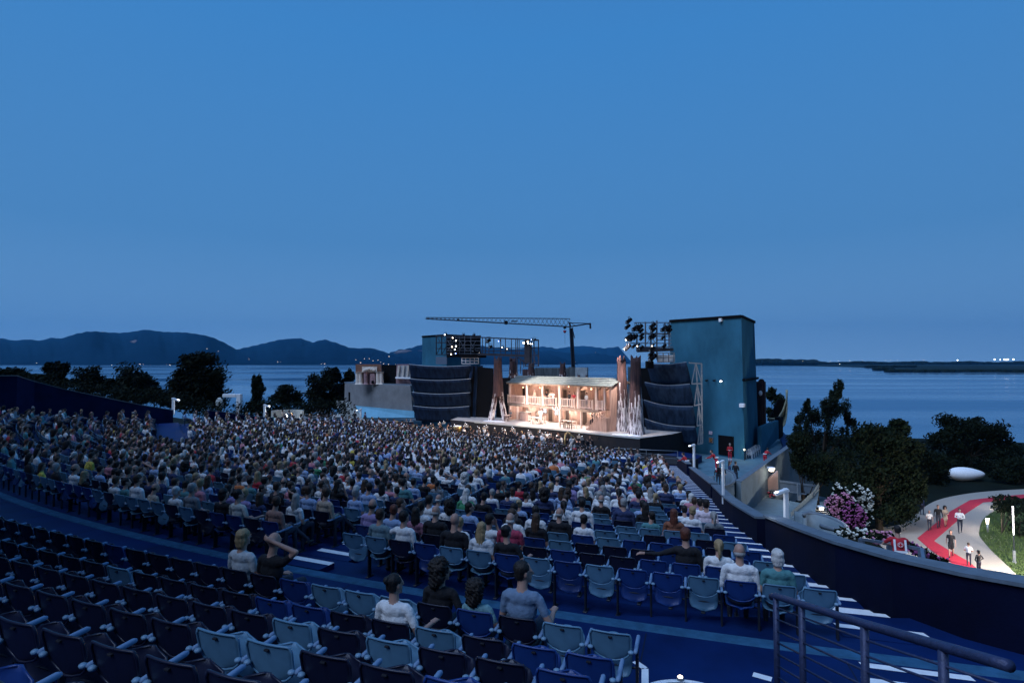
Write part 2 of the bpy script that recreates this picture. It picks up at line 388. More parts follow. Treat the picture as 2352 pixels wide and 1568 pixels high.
def add_step(R0, R1, z, zb):
    for cs in terrace(R0, R1, z, zb):
        vs = []
        for c, s in cs: vs += [(CX+R0*c, CY+R0*s, z), (CX+R1*c, CY+R1*s, z), (CX+R0*c, CY+R0*s, zb)]
        n = len(cs)
        bowl.add(vs, [(3*i, 3*i+3, 3*i+4, 3*i+1) for i in range(n-1)], 0)
        bowl.add(vs, [(3*i, 3*i+2, 3*i+5, 3*i+3) for i in range(n-1)], 1)
ROWS = []
R = 30.7
while R < 72.9:
    ROWS.append(R+.45); z = zrow(R+.45); add_step(R, R+.85, z, z-.35); R += .85
R_LAST = R
NROW = len(ROWS)
for cs in terrace(R_LAST, R_LAST+.3, ZWALK, 0):          # pale kerb along the walkway
    n = len(cs); vs = []
    for c, s in cs: vs += [(CX+R_LAST*c, CY+R_LAST*s, ZWALK+.02), (CX+(R_LAST+.22)*c, CY+(R_LAST+.22)*s, ZWALK+.02), (CX+(R_LAST+.27)*c, CY+(R_LAST+.27)*s, ZWALK-.05)]
    bowl.add(vs, [(3*i, 3*i+3, 3*i+4, 3*i+1) for i in range(n-1)]+[(3*i+1, 3*i+4, 3*i+5, 3*i+2) for i in range(n-1)], 1)
add_step(R_LAST+.18, 75.45, ZWALK, ZWALK-.3)
BACK = []
R = 75.55
for k in range(9):
    z = zback(k); add_step(R-(.15 if k == 0 else 0), R+.85, z, z-.5); BACK.append(R+(.40 if k else .30)); R += .85
m_joint = M('floor_joint', (.002,.006,.02), .8)
jt = MB()
for k in range(40):
    th = R_(214+2.1*k); c, s = math.cos(th), math.sin(th); R0, R1 = R_LAST+.3, 75.38; x1, y1 = CX+R0*c, CY+R0*s
    if x1 > xright(y1)-.2 or x1 < -30: continue
    t_ = (-s*.008, c*.008); jt.add([(CX+R0*c-t_[0],CY+R0*s-t_[1],ZWALK+.004),(CX+R1*c-t_[0],CY+R1*s-t_[1],ZWALK+.004),(CX+R1*c+t_[0],CY+R1*s+t_[1],ZWALK+.004),(CX+R0*c+t_[0],CY+R0*s+t_[1],ZWALK+.004)], [(0,1,2,3)])
struct(jt.build('floor_joint', m_joint))
bo = bowl.build('seating_terraces', [m_floor, m_riser]); struct(bo)
# walkway floor on the right of the rows, up to the wall
fl = MB().prism([(1.0,9.4),(xright(9.5),9.3),(7.6,8.1),(9.5,6.8),(9.5,2.0),(.2,2.0)], -4.6, ZWALK-.004); struct(fl.build('walkway', m_floor))
# ------------------------------------------------------------------ side stairs with painted nosings
st = MB(); 
def aisle_step(cx0, cx1, R0, R1, z, strip=.07, mtl=0):
    """step across an aisle between radii, with a white nosing at its uphill edge"""
    pass
def radial_pt(R, x_at):                                   # point on circle R with given x
    dy = math.sqrt(max(0, R*R-(CX-x_at)**2)); return Vector((x_at, CY-dy, 0))
def arc_pts(R, xa, xb, n=4):
    return [radial_pt(R, xa+(xb-xa)*i/n) for i in range(n+1)]
def ye(R):                                                # y where circle R meets the right aisle
    y = 30.0
    for _ in range(40): x = xedge(y); y = CY-math.sqrt(max(1, R*R-(CX-x)**2))
    return y
steps = MB(); strips = []
Rv = 31.5
sidx = 0
while Rv < R_LAST+.05:
    y = ye(Rv); xa = xedge(y)+.08; xb = xright(max(y,9.6))-.33
    z = zrow(Rv)+.02+(.07 if sidx%2 else .0)
    A = arc_pts(Rv, xa, xb, 3); B = arc_pts(Rv-.43, xa+.09, xb+.09, 3)
    n = 4; steps.prism([(p.x,p.y) for p in A]+[(p.x,p.y) for p in B[::-1]], z-.4, z)
    w = .13 if Rv > 66 else .095
    s1 = arc_pts(Rv-.43+w, xa+.09, xb+.09, 3); s0 = B
    b = MB(); b.add([(p.x,p.y,z+.005) for p in s1]+[(p.x,p.y,z+.005) for p in s0]+[(p.x,p.y+.006,z-.03) for p in s0], [(i, i+1, n+i+1, n+i) for i in range(n-1)]+[(n+i, n+i+1, 2*n+i+1, 2*n+i) for i in range(n-1)])
    strips.append((Rv, b)); Rv += .425; sidx += 1
struct(steps.build('stairs', m_floor))
sb = MB()
for Rv, b in strips: sb.add(b.v, b.f)
struct(sb.build('stair_nosing_paint', m_white))
# extra broad stripes at the head of the stair, and the painted lines on the landing
lm = MB()
for x0, x1, Rv, w in ((4.75,6.0,R_LAST+.42,.13),(4.55,6.1,R_LAST+.85,.15)):
    A = arc_pts(Rv, x0, x1, 3); B = arc_pts(Rv-w, x0+.02, x1+.02, 3); n = 4
    lm.add([(p.x,p.y,ZWALK+.006) for p in A]+[(p.x,p.y,ZWALK+.006) for p in B], [(i,i+1,n+i+1,n+i) for i in range(n-1)])
def flat_line(pts, w, z=ZWALK+.006):
    P = [Vector((G(px, py, z).x, G(px, py, z).y, z)) for px, py in pts]
    for i in range(len(P)-1):
        d = (P[i+1]-P[i]).normalized(); s = Vector((-d.y, d.x, 0))*w/2
        lm.add([P[i]-s, P[i+1]-s, P[i+1]+s, P[i]+s], [(0,1,2,3)])
for pl, w in (([q9(1420,1365),q9(1515,1430),q9(1515,1640)], .09),):
    flat_line(pl, w)
arc = []
c0 = G(1568, 1592, ZWALK); 
for i in range(17):
    t = math.pi*(1.08-1.16*i/16); p = Vector((c0.x+.46*math.cos(t), c0.y+.27*math.sin(t)+.02, ZWALK)); arc.append(pix(p))
for i in range(16): flat_line([arc[i], arc[i+1]], .07)
flat_line([q7(255,1250), q7(400,1290)], .12)
struct(lm.build('floor_marking', m_white))
t = thing('step_light', 'small glowing warm light set in the white arc on the walkway floor', 'light', c0+Vector((.06,.30,.01)))
b = MB(); b.tube(t.location, t.location+Vector((0,0,.03)), .05, .04, 12); b.build('housing', m_galv, t)
b = MB(); b.ell(t.location+Vector((0,0,.035)), (.032,.032,.015)); b.build('lens', m_glowWarm, t)
# inner stair through the rows, reached from the walkway by broad white steps
AP = Vector((-4.15, 11.9, 0)); AD = (Vector((CX, CY, 0))-AP).normalized()
AN = Vector((-AD.y, AD.x, 0))
AISLE2 = math.hypot(CX-AP.x, CY-AP.y)
ist = MB(); isp = MB()
for k in range(90):
    Rk = R_LAST-.02-.425*k
    if Rk < 33: break
    c = Vector((CX, CY, 0))-AD*Rk; z = zrow(Rk-.2)+.015+(.07 if k%2 == 0 else 0)
    a0, a1 = c-AN*.55, c+AN*.55; b0, b1 = a0+AD*.43, a1+AD*.43
    ist.prism([tuple(a0.xy),tuple(a1.xy),tuple(b1.xy),tuple(b0.xy)], z-.3, z)
    w = .16 if k < 7 else .06; e0, e1 = b0-AD*w, b1-AD*w
    isp.add([(*e0.xy,z+.005),(*e1.xy,z+.005),(*(b1+AD*.005).xy,z+.005),(*(b0+AD*.005).xy,z+.005),(*(b1+AD*.005).xy,z-.03),(*(b0+AD*.005).xy,z-.03)], [(1,0,3,2),(2,3,5,4)])
struct(ist.build('stairs', m_floor)); struct(isp.build('stair_nosing_paint', m_white))
def on_aisle2(x, y): 
    d = Vector((x, y, 0))-Vector((CX, CY, 0)); return abs(d.dot(AN)) < .85 and d.length < R_LAST+.5
LA, LB = Vector((-30.5,50.5,0)), Vector((-18.5,31.5,0))
def on_vom(x, y):
    d = LB-LA; t_ = max(0, min(1, (Vector((x,y,0))-LA).dot(d)/d.dot(d))); return (Vector((x,y,0))-LA-d*t_).length < 1.25
# ramp strip of the left entrance passage
rp_ = MB(); d = (LB-LA).normalized(); s = Vector((-d.y,d.x,0))*.75; pts = []
for i in range(13):
    p = LA+(LB-LA)*(i/12); z = zrow(Rof(p.x,p.y))+.10; pts += [(*(p-s).xy,z),(*(p+s).xy,z)]
rp_.add(pts, [(2*i,2*i+2,2*i+3,2*i+1) for i in range(12)]); struct(rp_.build('passage_ramp', m_floor))
# ------------------------------------------------------------------ parapet walls
def wall(name, label, pts, tops, th, zb, side=1, cap=True, matw=m_parapet, capm=m_cap, cat='wall', capw=.05):
    """pts: plan polyline of the inner face, tops: z of the coping"""
    W_, Cp = MB(), MB(); n = len(pts); P = [Vector((x, y, 0)) for x, y in pts]; O = []
    for i in range(n):
        d = (P[min(i+1,n-1)]-P[max(i-1,0)]).normalized(); O.append(P[i]+Vector((d.y,-d.x,0))*th*side)
    for mb, z0, z1, ex in ((W_, [zb]*n, [t_-.06 for t_ in tops], 0), (Cp, [t_-.057 for t_ in tops], tops, capw)):
        vs = []
        for i in range(n):
            o = (O[i]-P[i]).normalized()*ex; a, b_ = P[i]-o, O[i]+o
            vs += [(a.x,a.y,z0[i]),(a.x,a.y,z1[i]),(b_.x,b_.y,z1[i]),(b_.x,b_.y,z0[i])]
        fs = []
        for i in range(n-1):
            for k in range(4): fs.append((4*i+k, 4*i+(k+1)%4, 4*i+4+(k+1)%4, 4*i+4+k))
        fs += [(3,2,1,0), (4*n-4,4*n-3,4*n-2,4*n-1)]
        mb.add(vs, fs)
    t_ = thing(name, label, cat, (P[0].x, P[0].y, zb))
    W_.build('wall_body', matw, t_)
    if cap: Cp.build('coping', capm, t_)
    return t_
def wz(x, y, h): return zrow(min(Rof(x, y), 72.9))+h
def wall_seg(label, pts, h, name='parapet_wall', **k): return wall(name, label, pts, [wz(x, y, h) for x, y in pts], .28, -12, 1, **k)
def seg_r(y0, y1, n=5):
    return [(xright(y0+(y1-y0)*i/n), y0+(y1-y0)*i/n) for i in range(n+1)]
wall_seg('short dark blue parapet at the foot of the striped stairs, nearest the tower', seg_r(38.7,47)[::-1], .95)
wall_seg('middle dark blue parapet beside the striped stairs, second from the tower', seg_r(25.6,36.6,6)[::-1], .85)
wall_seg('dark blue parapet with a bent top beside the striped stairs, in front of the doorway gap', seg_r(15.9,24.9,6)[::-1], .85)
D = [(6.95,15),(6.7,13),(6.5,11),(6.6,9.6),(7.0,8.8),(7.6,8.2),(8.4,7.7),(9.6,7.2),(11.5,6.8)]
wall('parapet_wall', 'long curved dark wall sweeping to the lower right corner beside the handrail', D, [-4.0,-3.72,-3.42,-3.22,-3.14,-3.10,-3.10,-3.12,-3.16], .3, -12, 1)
# left boundary wall
lp = [(40,862,43),(80,875,44.5),(150,893,46),(250,914,48),(330,930,49.6),(398,941,51.5)]
P = [W(px,py,d) for px,py,d in lp]
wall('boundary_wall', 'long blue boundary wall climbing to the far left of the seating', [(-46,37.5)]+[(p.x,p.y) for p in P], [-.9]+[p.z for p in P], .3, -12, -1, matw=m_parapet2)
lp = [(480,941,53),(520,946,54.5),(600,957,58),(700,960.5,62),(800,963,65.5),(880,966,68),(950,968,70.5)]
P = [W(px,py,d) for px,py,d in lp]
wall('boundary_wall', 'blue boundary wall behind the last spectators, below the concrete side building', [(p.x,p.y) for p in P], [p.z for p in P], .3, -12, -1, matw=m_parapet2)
# curved recess beside the entrance in the left wall
b = MB(); c = W(655,950,61)
b.shell(lambda u, v: (c.x+1.9*math.cos(R_(20+140*u)), c.y+1.9*math.sin(R_(20+140*u)), c.z-3.0+3.3*v), 14, 2, .2)
tag(b.build('entrance_screen', m_conc2), 'low curved concrete screen beside the floodlight at the left boundary wall', 'wall')
# ================================================================== seats
m_seat = M('moulded_seat', rough=.42, objcol=True, var=.10, vscale=9, bump=.05, bscale=120)
m_arm = M('arm_foam', (.17,.27,.42), .7, var=.1)
m_knob = M('pivot_plastic', (.18,.32,.46), .45, var=.1)
m_slot = M('slot_shadow', (.01,.012,.02), .9)
def back_xy(u, v):
    w = .225*min(1, max(.0, 1-((max(0,.52-v))/.52)**2.4)**.55)
    if v > .86: w *= 1-.10*((v-.86)/.14)**2.5
    w *= .97+.05*v
    z = .52+.33*v; x = w*u
    return (x, -.19-.07*(v-.3)-.035*(1-(u*.9)**2)*(1-.3*v)-.0, z)
def mk_back(nu=10, nv=10, th=.012):
    b = MB(); b.shell(lambda a, c: back_xy(a*2-1, .02+.98*c), nu, nv, th)
    if nu > 5:
        pts = [back_xy(-1, t) for t in np.linspace(.99,.10,8)]+[back_xy(u, .04) for u in (-.7,0,.7)]+[back_xy(1, t) for t in np.linspace(.10,.99,8)]
        pts += [back_xy(u, 1) for u in np.linspace(.93,-.93,5)]+[back_xy(-1,.99)]
        b.path([(x, y-.004, z) for x, y, z in pts], .011, 6)
    return b
def pan_xy(u, v, up):
    w = .215*(1-abs(2*v-1)**4.5)**.4+.001
    l = (v-.5)*.46; dish = .035*(1-u*u)*1.0
    if up: return (w*u, -.03+l*.34+dish*.8, .50+l*.98-dish*.3)
    return (w*u, .02+l, .44-dish+.03*v)
def mk_pan(up, nu=8, nv=10, th=.014):
    b = MB(); b.shell(lambda a, c: pan_xy(a*2-1, .001+.998*c, up), nu, nv, -th); return b
PITCH_SEAT = .54
def seat_parts(t, up=True):
    mk_back().build('backrest', m_seat, t, True, True)
    mk_pan(up).build('seat', m_seat, t, True, True)
    for sx in (-1, 1):
        k = MB(); k.ell((sx*.222,-.232,.655), (.034,.030,.022), 8, 6); k.build('pivot', m_knob, t, True, True)
    a = MB(); a.path([(.27,-.24,.655),(.27,-.22,.662),(.27,.10,.685),(.27,.125,.683)], [.012,.023,.023,.013], 8); a.build('armrest', m_arm, t, True, True)
    l = MB(); l.cbox((.255,-.10,.0),(.285,.0,.64),.008); l.cbox((.235,-.14,.0),(.305,.06,.02),.006); l.tube((-.21,-.04,.40),(.26,-.04,.40),.014,n=6); l.build('leg', m_dark, t, False, True)
    s = MB(); s.cbox((-.022,-.275,.795),(.022,-.250,.812),.004); s.build('handle_slot', m_slot, t.children[0], False, True)
seat_up = thing('theatre_seat', '', 'seat'); seat_parts(seat_up, True)
seat_dn = thing('theatre_seat', '', 'seat'); seat_parts(seat_dn, False)
SEATC = {'pale grey': (.10,.225,.34), 'mid blue': (.011,.043,.185), 'dark navy': (.010,.013,.035)}
# ================================================================== people
def obj_to_np(me):
    v = np.empty(len(me.vertices)*3); me.vertices.foreach_get('co', v); return v.reshape(-1,3)
def remesh(segs, voxel, smooth_it=3, name='body'):
    """capsules and ellipsoids fused into one continuous surface, faces labelled by nearest bone"""
    b = MB()
    for s in segs:
        if s[0] == 'c': _, lab, p0, r0, p1, r1 = s; b.tube(p0, p1, r0, r1, 10); b.ell(p0, (r0,)*3, 10, 6); b.ell(p1, (r1,)*3, 10, 6)
        else: _, lab, c, r, *rot = s; b.ell(c, r, 14, 10, 0, rot[0] if rot else None)
    me = bpy.data.meshes.new('tmp'); me.from_pydata(b.v, [], b.f); o = bpy.data.objects.new('tmp', me); C.objects.link(o)
    md = o.modifiers.new('r', 'REMESH'); md.mode = 'VOXEL'; md.voxel_size = voxel; md.use_smooth_shade = True
    ms = o.modifiers.new('s', 'SMOOTH'); ms.iterations = smooth_it; ms.factor = .5
    if voxel <= .02:
        dm = o.modifiers.new('d', 'DECIMATE'); dm.ratio = .45
    else:
        dm = o.modifiers.new('d', 'DECIMATE'); dm.ratio = .5
    dg = bpy.context.evaluated_depsgraph_get(); out = bpy.data.meshes.new_from_object(o.evaluated_get(dg)); out.name = name
    bpy.data.objects.remove(o); bpy.data.meshes.remove(me); return out
LABS = ['skin', 'top', 'legs', 'shoe', 'hair', 'extra']
def seg_dist(P, segs):
    best = np.full(len(P), 1e9); lab = np.zeros(len(P), int)
    for s in segs:
        if s[0] == 'c':
            p0, p1 = np.array(s[2]), np.array(s[4]); d = p1-p0; L = max(1e-9, d.dot(d))
            t = np.clip(((P-p0)@d)/L, 0, 1); q = p0+t[:,None]*d; dist = np.linalg.norm(P-q, axis=1)-(s[3]+(s[5]-s[3])*t)
        else:
            r = np.array(s[3]); q = (P-np.array(s[2]))
            if len(s) > 4: q = q@np.array(s[4])[:3,:3]
            k = np.linalg.norm(q/r, axis=1); dist = (k-1)*r.min()
        m = dist < best; best[m] = dist[m]; lab[m] = LABS.index(s[1])
    return lab
def label_faces(me, segs):
    V_ = obj_to_np(me); n = len(me.polygons); c = np.empty(n*3); me.polygons.foreach_get('center', c)
    lab = seg_dist(c.reshape(-1,3), segs); me.polygons.foreach_set('material_index', lab.astype(np.int32))
    me.polygons.foreach_set('use_smooth', np.ones(n, bool)); return lab
m_skin = M('skin', (.42,.24,.18), .55, var=.08, vscale=14)
m_top = M('shirt_cloth', rough=.85, objcol=True, var=.3, vscale=11, bump=.9, bscale=16)
m_legs = M('trouser_cloth', (.03,.035,.055), .85, var=.3, vscale=12, bump=.3, bscale=26)
m_shoe = M('shoe_leather', (.02,.018,.018), .5)
m_hair = M('hair', rough=.6, objcol=True, var=.3, vscale=18, bump=.6, bscale=70, stretch=(1,1,.35))
def RX(a): return Matrix.Rotation(a, 4, 'X')
def RZ(a): return Matrix.Rotation(a, 4, 'Z')
def hand(segs, w, d, up, side, curl=.6, lab='skin'):
    """palm, four bent fingers of unequal length and a thumb from the side of the palm"""
    w = Vector(w); d = Vector(d).normalized(); up = Vector(up); up = (up-d*up.dot(d)).normalized(); s = d.cross(up)*side
    segs.append(('c', lab, tuple(w), .026, tuple(w+d*.07), .030)); segs.append(('c', lab, tuple(w+s*.018+d*.02), .018, tuple(w+s*.022+d*.075), .018))
    for k, (o, L) in enumerate(((-.030,.058),(-.010,.068),(.011,.064),(.031,.050))):
        a = w+d*.085+s*o; b = a+d*L*.5*math.cos(curl*.5)-up*L*.5*math.sin(curl*.5); c = b+d*L*.5*math.cos(curl*1.4)-up*L*.5*math.sin(curl*1.4)
        segs.append(('c', lab, tuple(a), .0105, tuple(b), .0095)); segs.append(('c', lab, tuple(b), .0095, tuple(c), .008))
    a = w+d*.02-s*.026; b = a+d*.028-s*.020-up*.006; c = b+d*.026-s*.004-up*.010
    segs.append(('c', lab, tuple(a), .013, tuple(b), .0115)); segs.append(('c', lab, tuple(b), .0115, tuple(c), .009))
def head_segs(c, turn=0, nod=0, neck0=None, bald=False):
    c = Vector(c); R3 = RZ(turn) @ RX(nod)
    def T(x, y, z): return tuple(c+(R3 @ Vector((x, y, z))))
    r = R3.to_3x3().to_4x4()
    s = [('e','skin',T(0,-.012,.022),(.076,.094,.098),r), ('e','skin',T(0,.022,-.045),(.058,.066,.068),r), ('c','skin',T(0,.088,.008),.010,T(0,.108,-.022),.016),
         ('c','skin',T(-.022,.078,-.062),.012,T(.022,.078,-.062),.012), ('c','skin',T(-.016,.068,-.098),.018,T(.016,.068,-.098),.018),
         ('e','skin',T(.078,-.005,-.008),(.010,.020,.032),r), ('e','skin',T(-.078,-.005,-.008),(.010,.020,.032),r),
         ('c','skin',T(-.045,.075,.022),.012,T(.045,.075,.022),.012)]
    if neck0 is not None: s.append(('c','skin',tuple(neck0),.060,T(0,-.015,-.07),.056))
    return s, T, r
def seated(turn=0, lean=0, side=0, arms='lap', nod=0, legs='normal', sleeve='short', wide=1.0):
    """facing +y, seat centre at the origin, floor at z=0"""
    s = []; sh = Vector((side*.10, -.10+lean*.30, .99-abs(lean)*.10)); pel = Vector((0,-.06,.52))
    def mid(t): return pel+(sh-pel)*t
    s += [('e','legs',tuple(pel),(.175*wide,.14,.105)), ('e','top',tuple(mid(.28)),(.158*wide,.118,.15)), ('e','top',tuple(mid(.62)),(.172*wide,.115,.17)),
          ('c','top',tuple(sh+Vector((-.145*wide,0,-.035))),.066,tuple(sh+Vector((.145*wide,0,-.035))),.066), ('e','top',tuple(sh+Vector((0,-.01,-.05))),(.16*wide,.09,.10)),
          ('c','top',tuple(sh+Vector((0,-.01,0))),.072,tuple(sh+Vector((0,-.005,.035))),.055)]
    hd = sh+Vector((side*.04, .03+lean*.10, .208-abs(nod)*.02))
    h, T, r = head_segs(hd, turn, nod, sh+Vector((0,-.01,.02))); s += h
    fs = 'top' if sleeve == 'long' else 'skin'
    for sx in (-1, 1):
        a = sh+Vector((sx*.185*wide,0,-.05)); up = (0,0,1)
        if arms == 'up' and sx == 1: e = a+Vector((.20,.02,.16)); w = hd+Vector((.06,-.10,.03)); up = (0,-1,0)
        elif arms == 'cross': e = a+Vector((sx*.05,.06,-.26)); w = sh+Vector((-sx*.06,.20,-.28))
        elif arms == 'rest' and sx == 1: e = a+Vector((.12,.00,-.24)); w = Vector((.30,.16,.72))
        elif arms == 'out' and sx == -1: e = a+Vector((-.24,.06,-.10)); w = a+Vector((-.46,.02,-.10))
        elif arms == 'chin' and sx == 1: e = a+Vector((.05,.18,-.20)); w = hd+Vector((.075,.10,-.10)); up = (0,1,0)
        else: e = a+Vector((sx*.055,.02,-.27)); w = Vector((sx*.09+side*.04,.20,.66))
        am = a+(e-a)*.55
        s += [('c','top',tuple(a),.054,tuple(am),.049), ('c','top' if sleeve=='long' else fs,tuple(am),.043,tuple(e),.038), ('c',fs,tuple(e),.038,tuple(w),.027)]
        d = (w-e).normalized() if arms != 'lap' else Vector((-sx*.3,.6,-.3)); hand(s, w+d*.01, d, up, sx, .7)
        k = Vector((sx*(.12 if legs != 'cross' else .05), .38, .53 if legs != 'cross' or sx > 0 else .60)); f = Vector((sx*.12, .36, .10))
        if legs == 'cross' and sx < 0: f = Vector((.22,.62,.25))
        s += [('c','legs',(sx*.09,-.02,.53),.088,tuple(k),.060), ('c','legs' ,tuple(k),.056,tuple(f),.040), ('c','shoe',tuple(f+Vector((0,-.03,-.05))),.038,tuple(f+Vector((0,.15,-.065))),.030)]
    return s, T, r
def standing(turn=0, stride=0, lean=0, armsp='down', sleeve='short', dress=False, bag=False, nod=0, wide=1.0):
    s = []; pel = Vector((0,0,.93)); sh = Vector((0, lean*.42, 1.44-abs(lean)*.16))
    def mid(t): return pel+(sh-pel)*t
    s += [('e','top' if dress else 'legs',tuple(pel),(.165*wide,.125,.12)), ('e','top',tuple(mid(.32)),(.145*wide,.108,.15)), ('e','top',tuple(mid(.68)),(.168*wide,.112,.17)),
          ('c','top',tuple(sh+Vector((-.145*wide,0,-.035))),.064,tuple(sh+Vector((.145*wide,0,-.035))),.064), ('c','top',tuple(sh),.070,tuple(sh+Vector((0,0,.04))),.054)]
    hd = sh+Vector((0,.025+lean*.12,.212)); h, T, r = head_segs(hd, turn, nod, sh+Vector((0,-.005,.02))); s += h
    for sx in (-1, 1):
        a = sh+Vector((sx*.185*wide,0,-.05)); sw = stride*sx; up = (sx,0,0)
        if armsp == 'down': e = a+Vector((sx*.05,-.10*sw+.0,-.29)); w = e+Vector((sx*.01,.08-.10*sw,-.24))
        elif armsp == 'front': e = a+Vector((sx*.07,.02,-.27)); w = Vector((sx*.05,.24+lean*.3,1.12)); up = (0,0,1)
        elif armsp == 'rail': e = a+Vector((sx*.10,.18,-.18)); w = sh+Vector((sx*.08,.42,-.30)); up = (0,0,1)
        elif armsp == 'hip': e = a+Vector((sx*.20,-.03,-.24)); w = Vector((sx*.19,.06,1.0))
        else:
            if sx == 1: e = a+Vector((.06,.10,-.26)); w = e+Vector((.02,.24,.02)); up = (0,0,1)
            else: e = a+Vector((-.06,.0,-.28)); w = e+Vector((0,.10,-.22))
        am = a+(e-a)*.55; fs = 'top' if sleeve == 'long' else 'skin'
        s += [('c','top',tuple(a),.052,tuple(am),.047), ('c','top' if sleeve=='long' else fs,tuple(am),.041,tuple(e),.037), ('c',fs,tuple(e),.037,tuple(w),.026)]
        hand(s, w, (w-e), up, sx, .5)
        k = Vector((sx*.10, .16*max(0,sw)-.06*max(0,-sw)+.02, .50)); f = Vector((sx*.10, .30*sw, .08+.05*max(0,-stride*sx)))
        ll = 'skin' if dress else 'legs'
        s += [('c','top' if dress else 'legs',(sx*.09,0,.90),.086,tuple(k+Vector((0,0,.08 if dress else 0))),.058), ('c',ll,tuple(k),.052,tuple(f+Vector((0,0,.02))),.038),
              ('c','shoe',tuple(f+Vector((0,-.03,-.04))),.038,tuple(f+Vector((0,.15,-.055))),.030)]
    if dress: s += [('e','top',(0,.02,.72),(.18,.14,.26))]
    if bag: s += [('e','extra',(.30,.05,.72),(.05,.13,.15))]
    return s, T, r
def hair_mesh(T, r, style, name='hair'):
    s = [('e','hair',T(0,-.026,.042),(.085,.094,.090),r)]
    if style == 'long': s += [('e','hair',T(0,-.060,-.03),(.090,.062,.11),r), ('e','hair',T(0,-.085,-.13),(.095,.045,.13),r), ('e','hair',T(0,-.095,-.22),(.075,.035,.09),r)]
    elif style == 'bob': s += [('e','hair',T(0,-.055,-.03),(.092,.068,.095),r), ('e','hair',T(0,-.040,.05),(.090,.086,.075),r), ('e','hair',T(0,-.075,-.09),(.078,.040,.045),r)]
    elif style == 'curly': s += [('e','hair',T(0,-.05,.05),(.14,.13,.13),r), ('e','hair',T(.06,-.07,-.04),(.09,.08,.12),r), ('e','hair',T(-.06,-.07,-.05),(.09,.08,.12),r), ('e','hair',T(0,-.1,-.12),(.12,.07,.10),r), ('e','hair',T(.05,-.02,.12),(.07,.07,.06),r)]
    elif style == 'bun': s += [('e','hair',T(0,-.11,.07),(.045,.045,.042),r), ('e','hair',T(0,-.05,-.01),(.080,.060,.07),r)]
    elif style == 'pony': s += [('c','hair',T(0,-.11,.04),.026,T(0,-.15,-.08),.030), ('c','hair',T(0,-.15,-.08),.030,T(0,-.14,-.20),.012), ('e','hair',T(0,-.05,-.01),(.078,.058,.07),r)]
    elif style == 'short': s += [('e','hair',T(0,-.052,-.012),(.076,.060,.072),r)]
    elif style == 'fringe': s = [('e','hair',T(0,-.055,-.018),(.080,.062,.045),r)]
    me = remesh(s, .011, 2, name); hc_ = T(0,-.03,.0)
    for v in me.vertices:
        c = v.co; a_ = math.atan2(c.x-hc_[0], c.y-hc_[1]); v.co = c+v.normal*(.0035*math.sin(a_*13+(c.z-hc_[2])*9)+.0022*math.sin(a_*29+c.z*14)+.002*math.sin(c.z*40+a_*3)+(.016*(math.sin(c.x*75+c.z*40)*math.sin(c.y*80+c.z*66)+.5*math.sin(c.z*140+c.x*110)) if style == 'curly' else 0))
    me.polygons.foreach_set('use_smooth', [True]*len(me.polygons)); me.materials.append(m_hair); return me, s
POSES = [dict(), dict(turn=.5, side=.4), dict(turn=-.45, side=-.3, arms='rest'), dict(lean=.35, nod=-.15), dict(arms='cross', turn=.15, wide=1.08), dict(turn=-.9, arms='rest', side=.2), dict(arms='up', side=.3), dict(turn=.9, sleeve='long', legs='cross'), dict(sleeve='long', wide=1.12), dict(arms='chin', side=.6, turn=-.3), dict(arms='out', sleeve='long', turn=-.2), dict(side=-.7, turn=.2, legs='cross')]
STYLES = ['short', 'long', 'bob', 'curly', 'bun', 'pony', 'fringe']
LIB = {}
def get_body(key, builder, **kw):
    k = (key, tuple(sorted(kw.items())))
    if k not in LIB:
        s, T, r = builder(**kw); me = remesh(s, .0115, 3, 'person'); label_faces(me, s)
        for m in (m_skin, m_top, m_legs, m_shoe, m_hair, m_shoe): me.materials.append(m)
        LIB[k] = (me, s, T, r, {})
    return LIB[k]
def get_hair(ent, style):
    if style not in ent[4]: ent[4][style] = hair_mesh(ent[2], ent[3], style)
    return ent[4][style]
TOPS = {'white': (.80,.80,.80), 'pale blue': (.30,.42,.65), 'black': (.012,.012,.016), 'navy': (.03,.045,.12), 'grey': (.20,.22,.24), 'red': (.45,.03,.05), 'beige': (.45,.36,.28), 'teal': (.08,.24,.26), 'pink': (.55,.22,.28), 'yellow': (.60,.48,.08), 'lilac': (.35,.27,.50), 'green': (.05,.25,.12), 'orange': (.60,.18,.06)}
TOPW = [.30,.12,.25,.12,.03,.035,.035,.04,.025,.012,.02,.012,.008]
HAIRS = {'dark-haired': (.014,.010,.009), 'brown-haired': (.06,.033,.020), 'blonde': (.36,.25,.13), 'grey-haired': (.33,.32,.31), 'white-haired': (.62,.60,.57), 'auburn': (.12,.035,.02)}
HAIRW = [.50,.25,.08,.08,.04,.05]
def person(loc, rz, pose, top, hair, style, label, group=None, builder=seated, key='sit', scale=1.0, topcol=None, mats=None, cat='person'):
    ent = get_body(key, builder, **pose); me = ent[0]
    o = bpy.data.objects.new('person', me); C.objects.link(o); o.location = loc; o.rotation_euler = (0,0,rz); o.scale = (scale,)*3
    o.color = (*(topcol or TOPS[top]), 1); tag(o, label, cat, group)
    if mats:
        me2 = LIB.get(('m', id(me), str(mats))); 
        if me2 is None:
            me2 = me.copy(); LIB[('m', id(me), str(mats))] = me2
            for i, mm in enumerate(mats):
                if mm: me2.materials[i] = mm
        o.data = me2
    if style != 'bald':
        h = bpy.data.objects.new('hair', get_hair(ent, style)[0]); C.objects.link(h); h.parent = o; h.color = (*HAIRS[hair], 1)
    return o
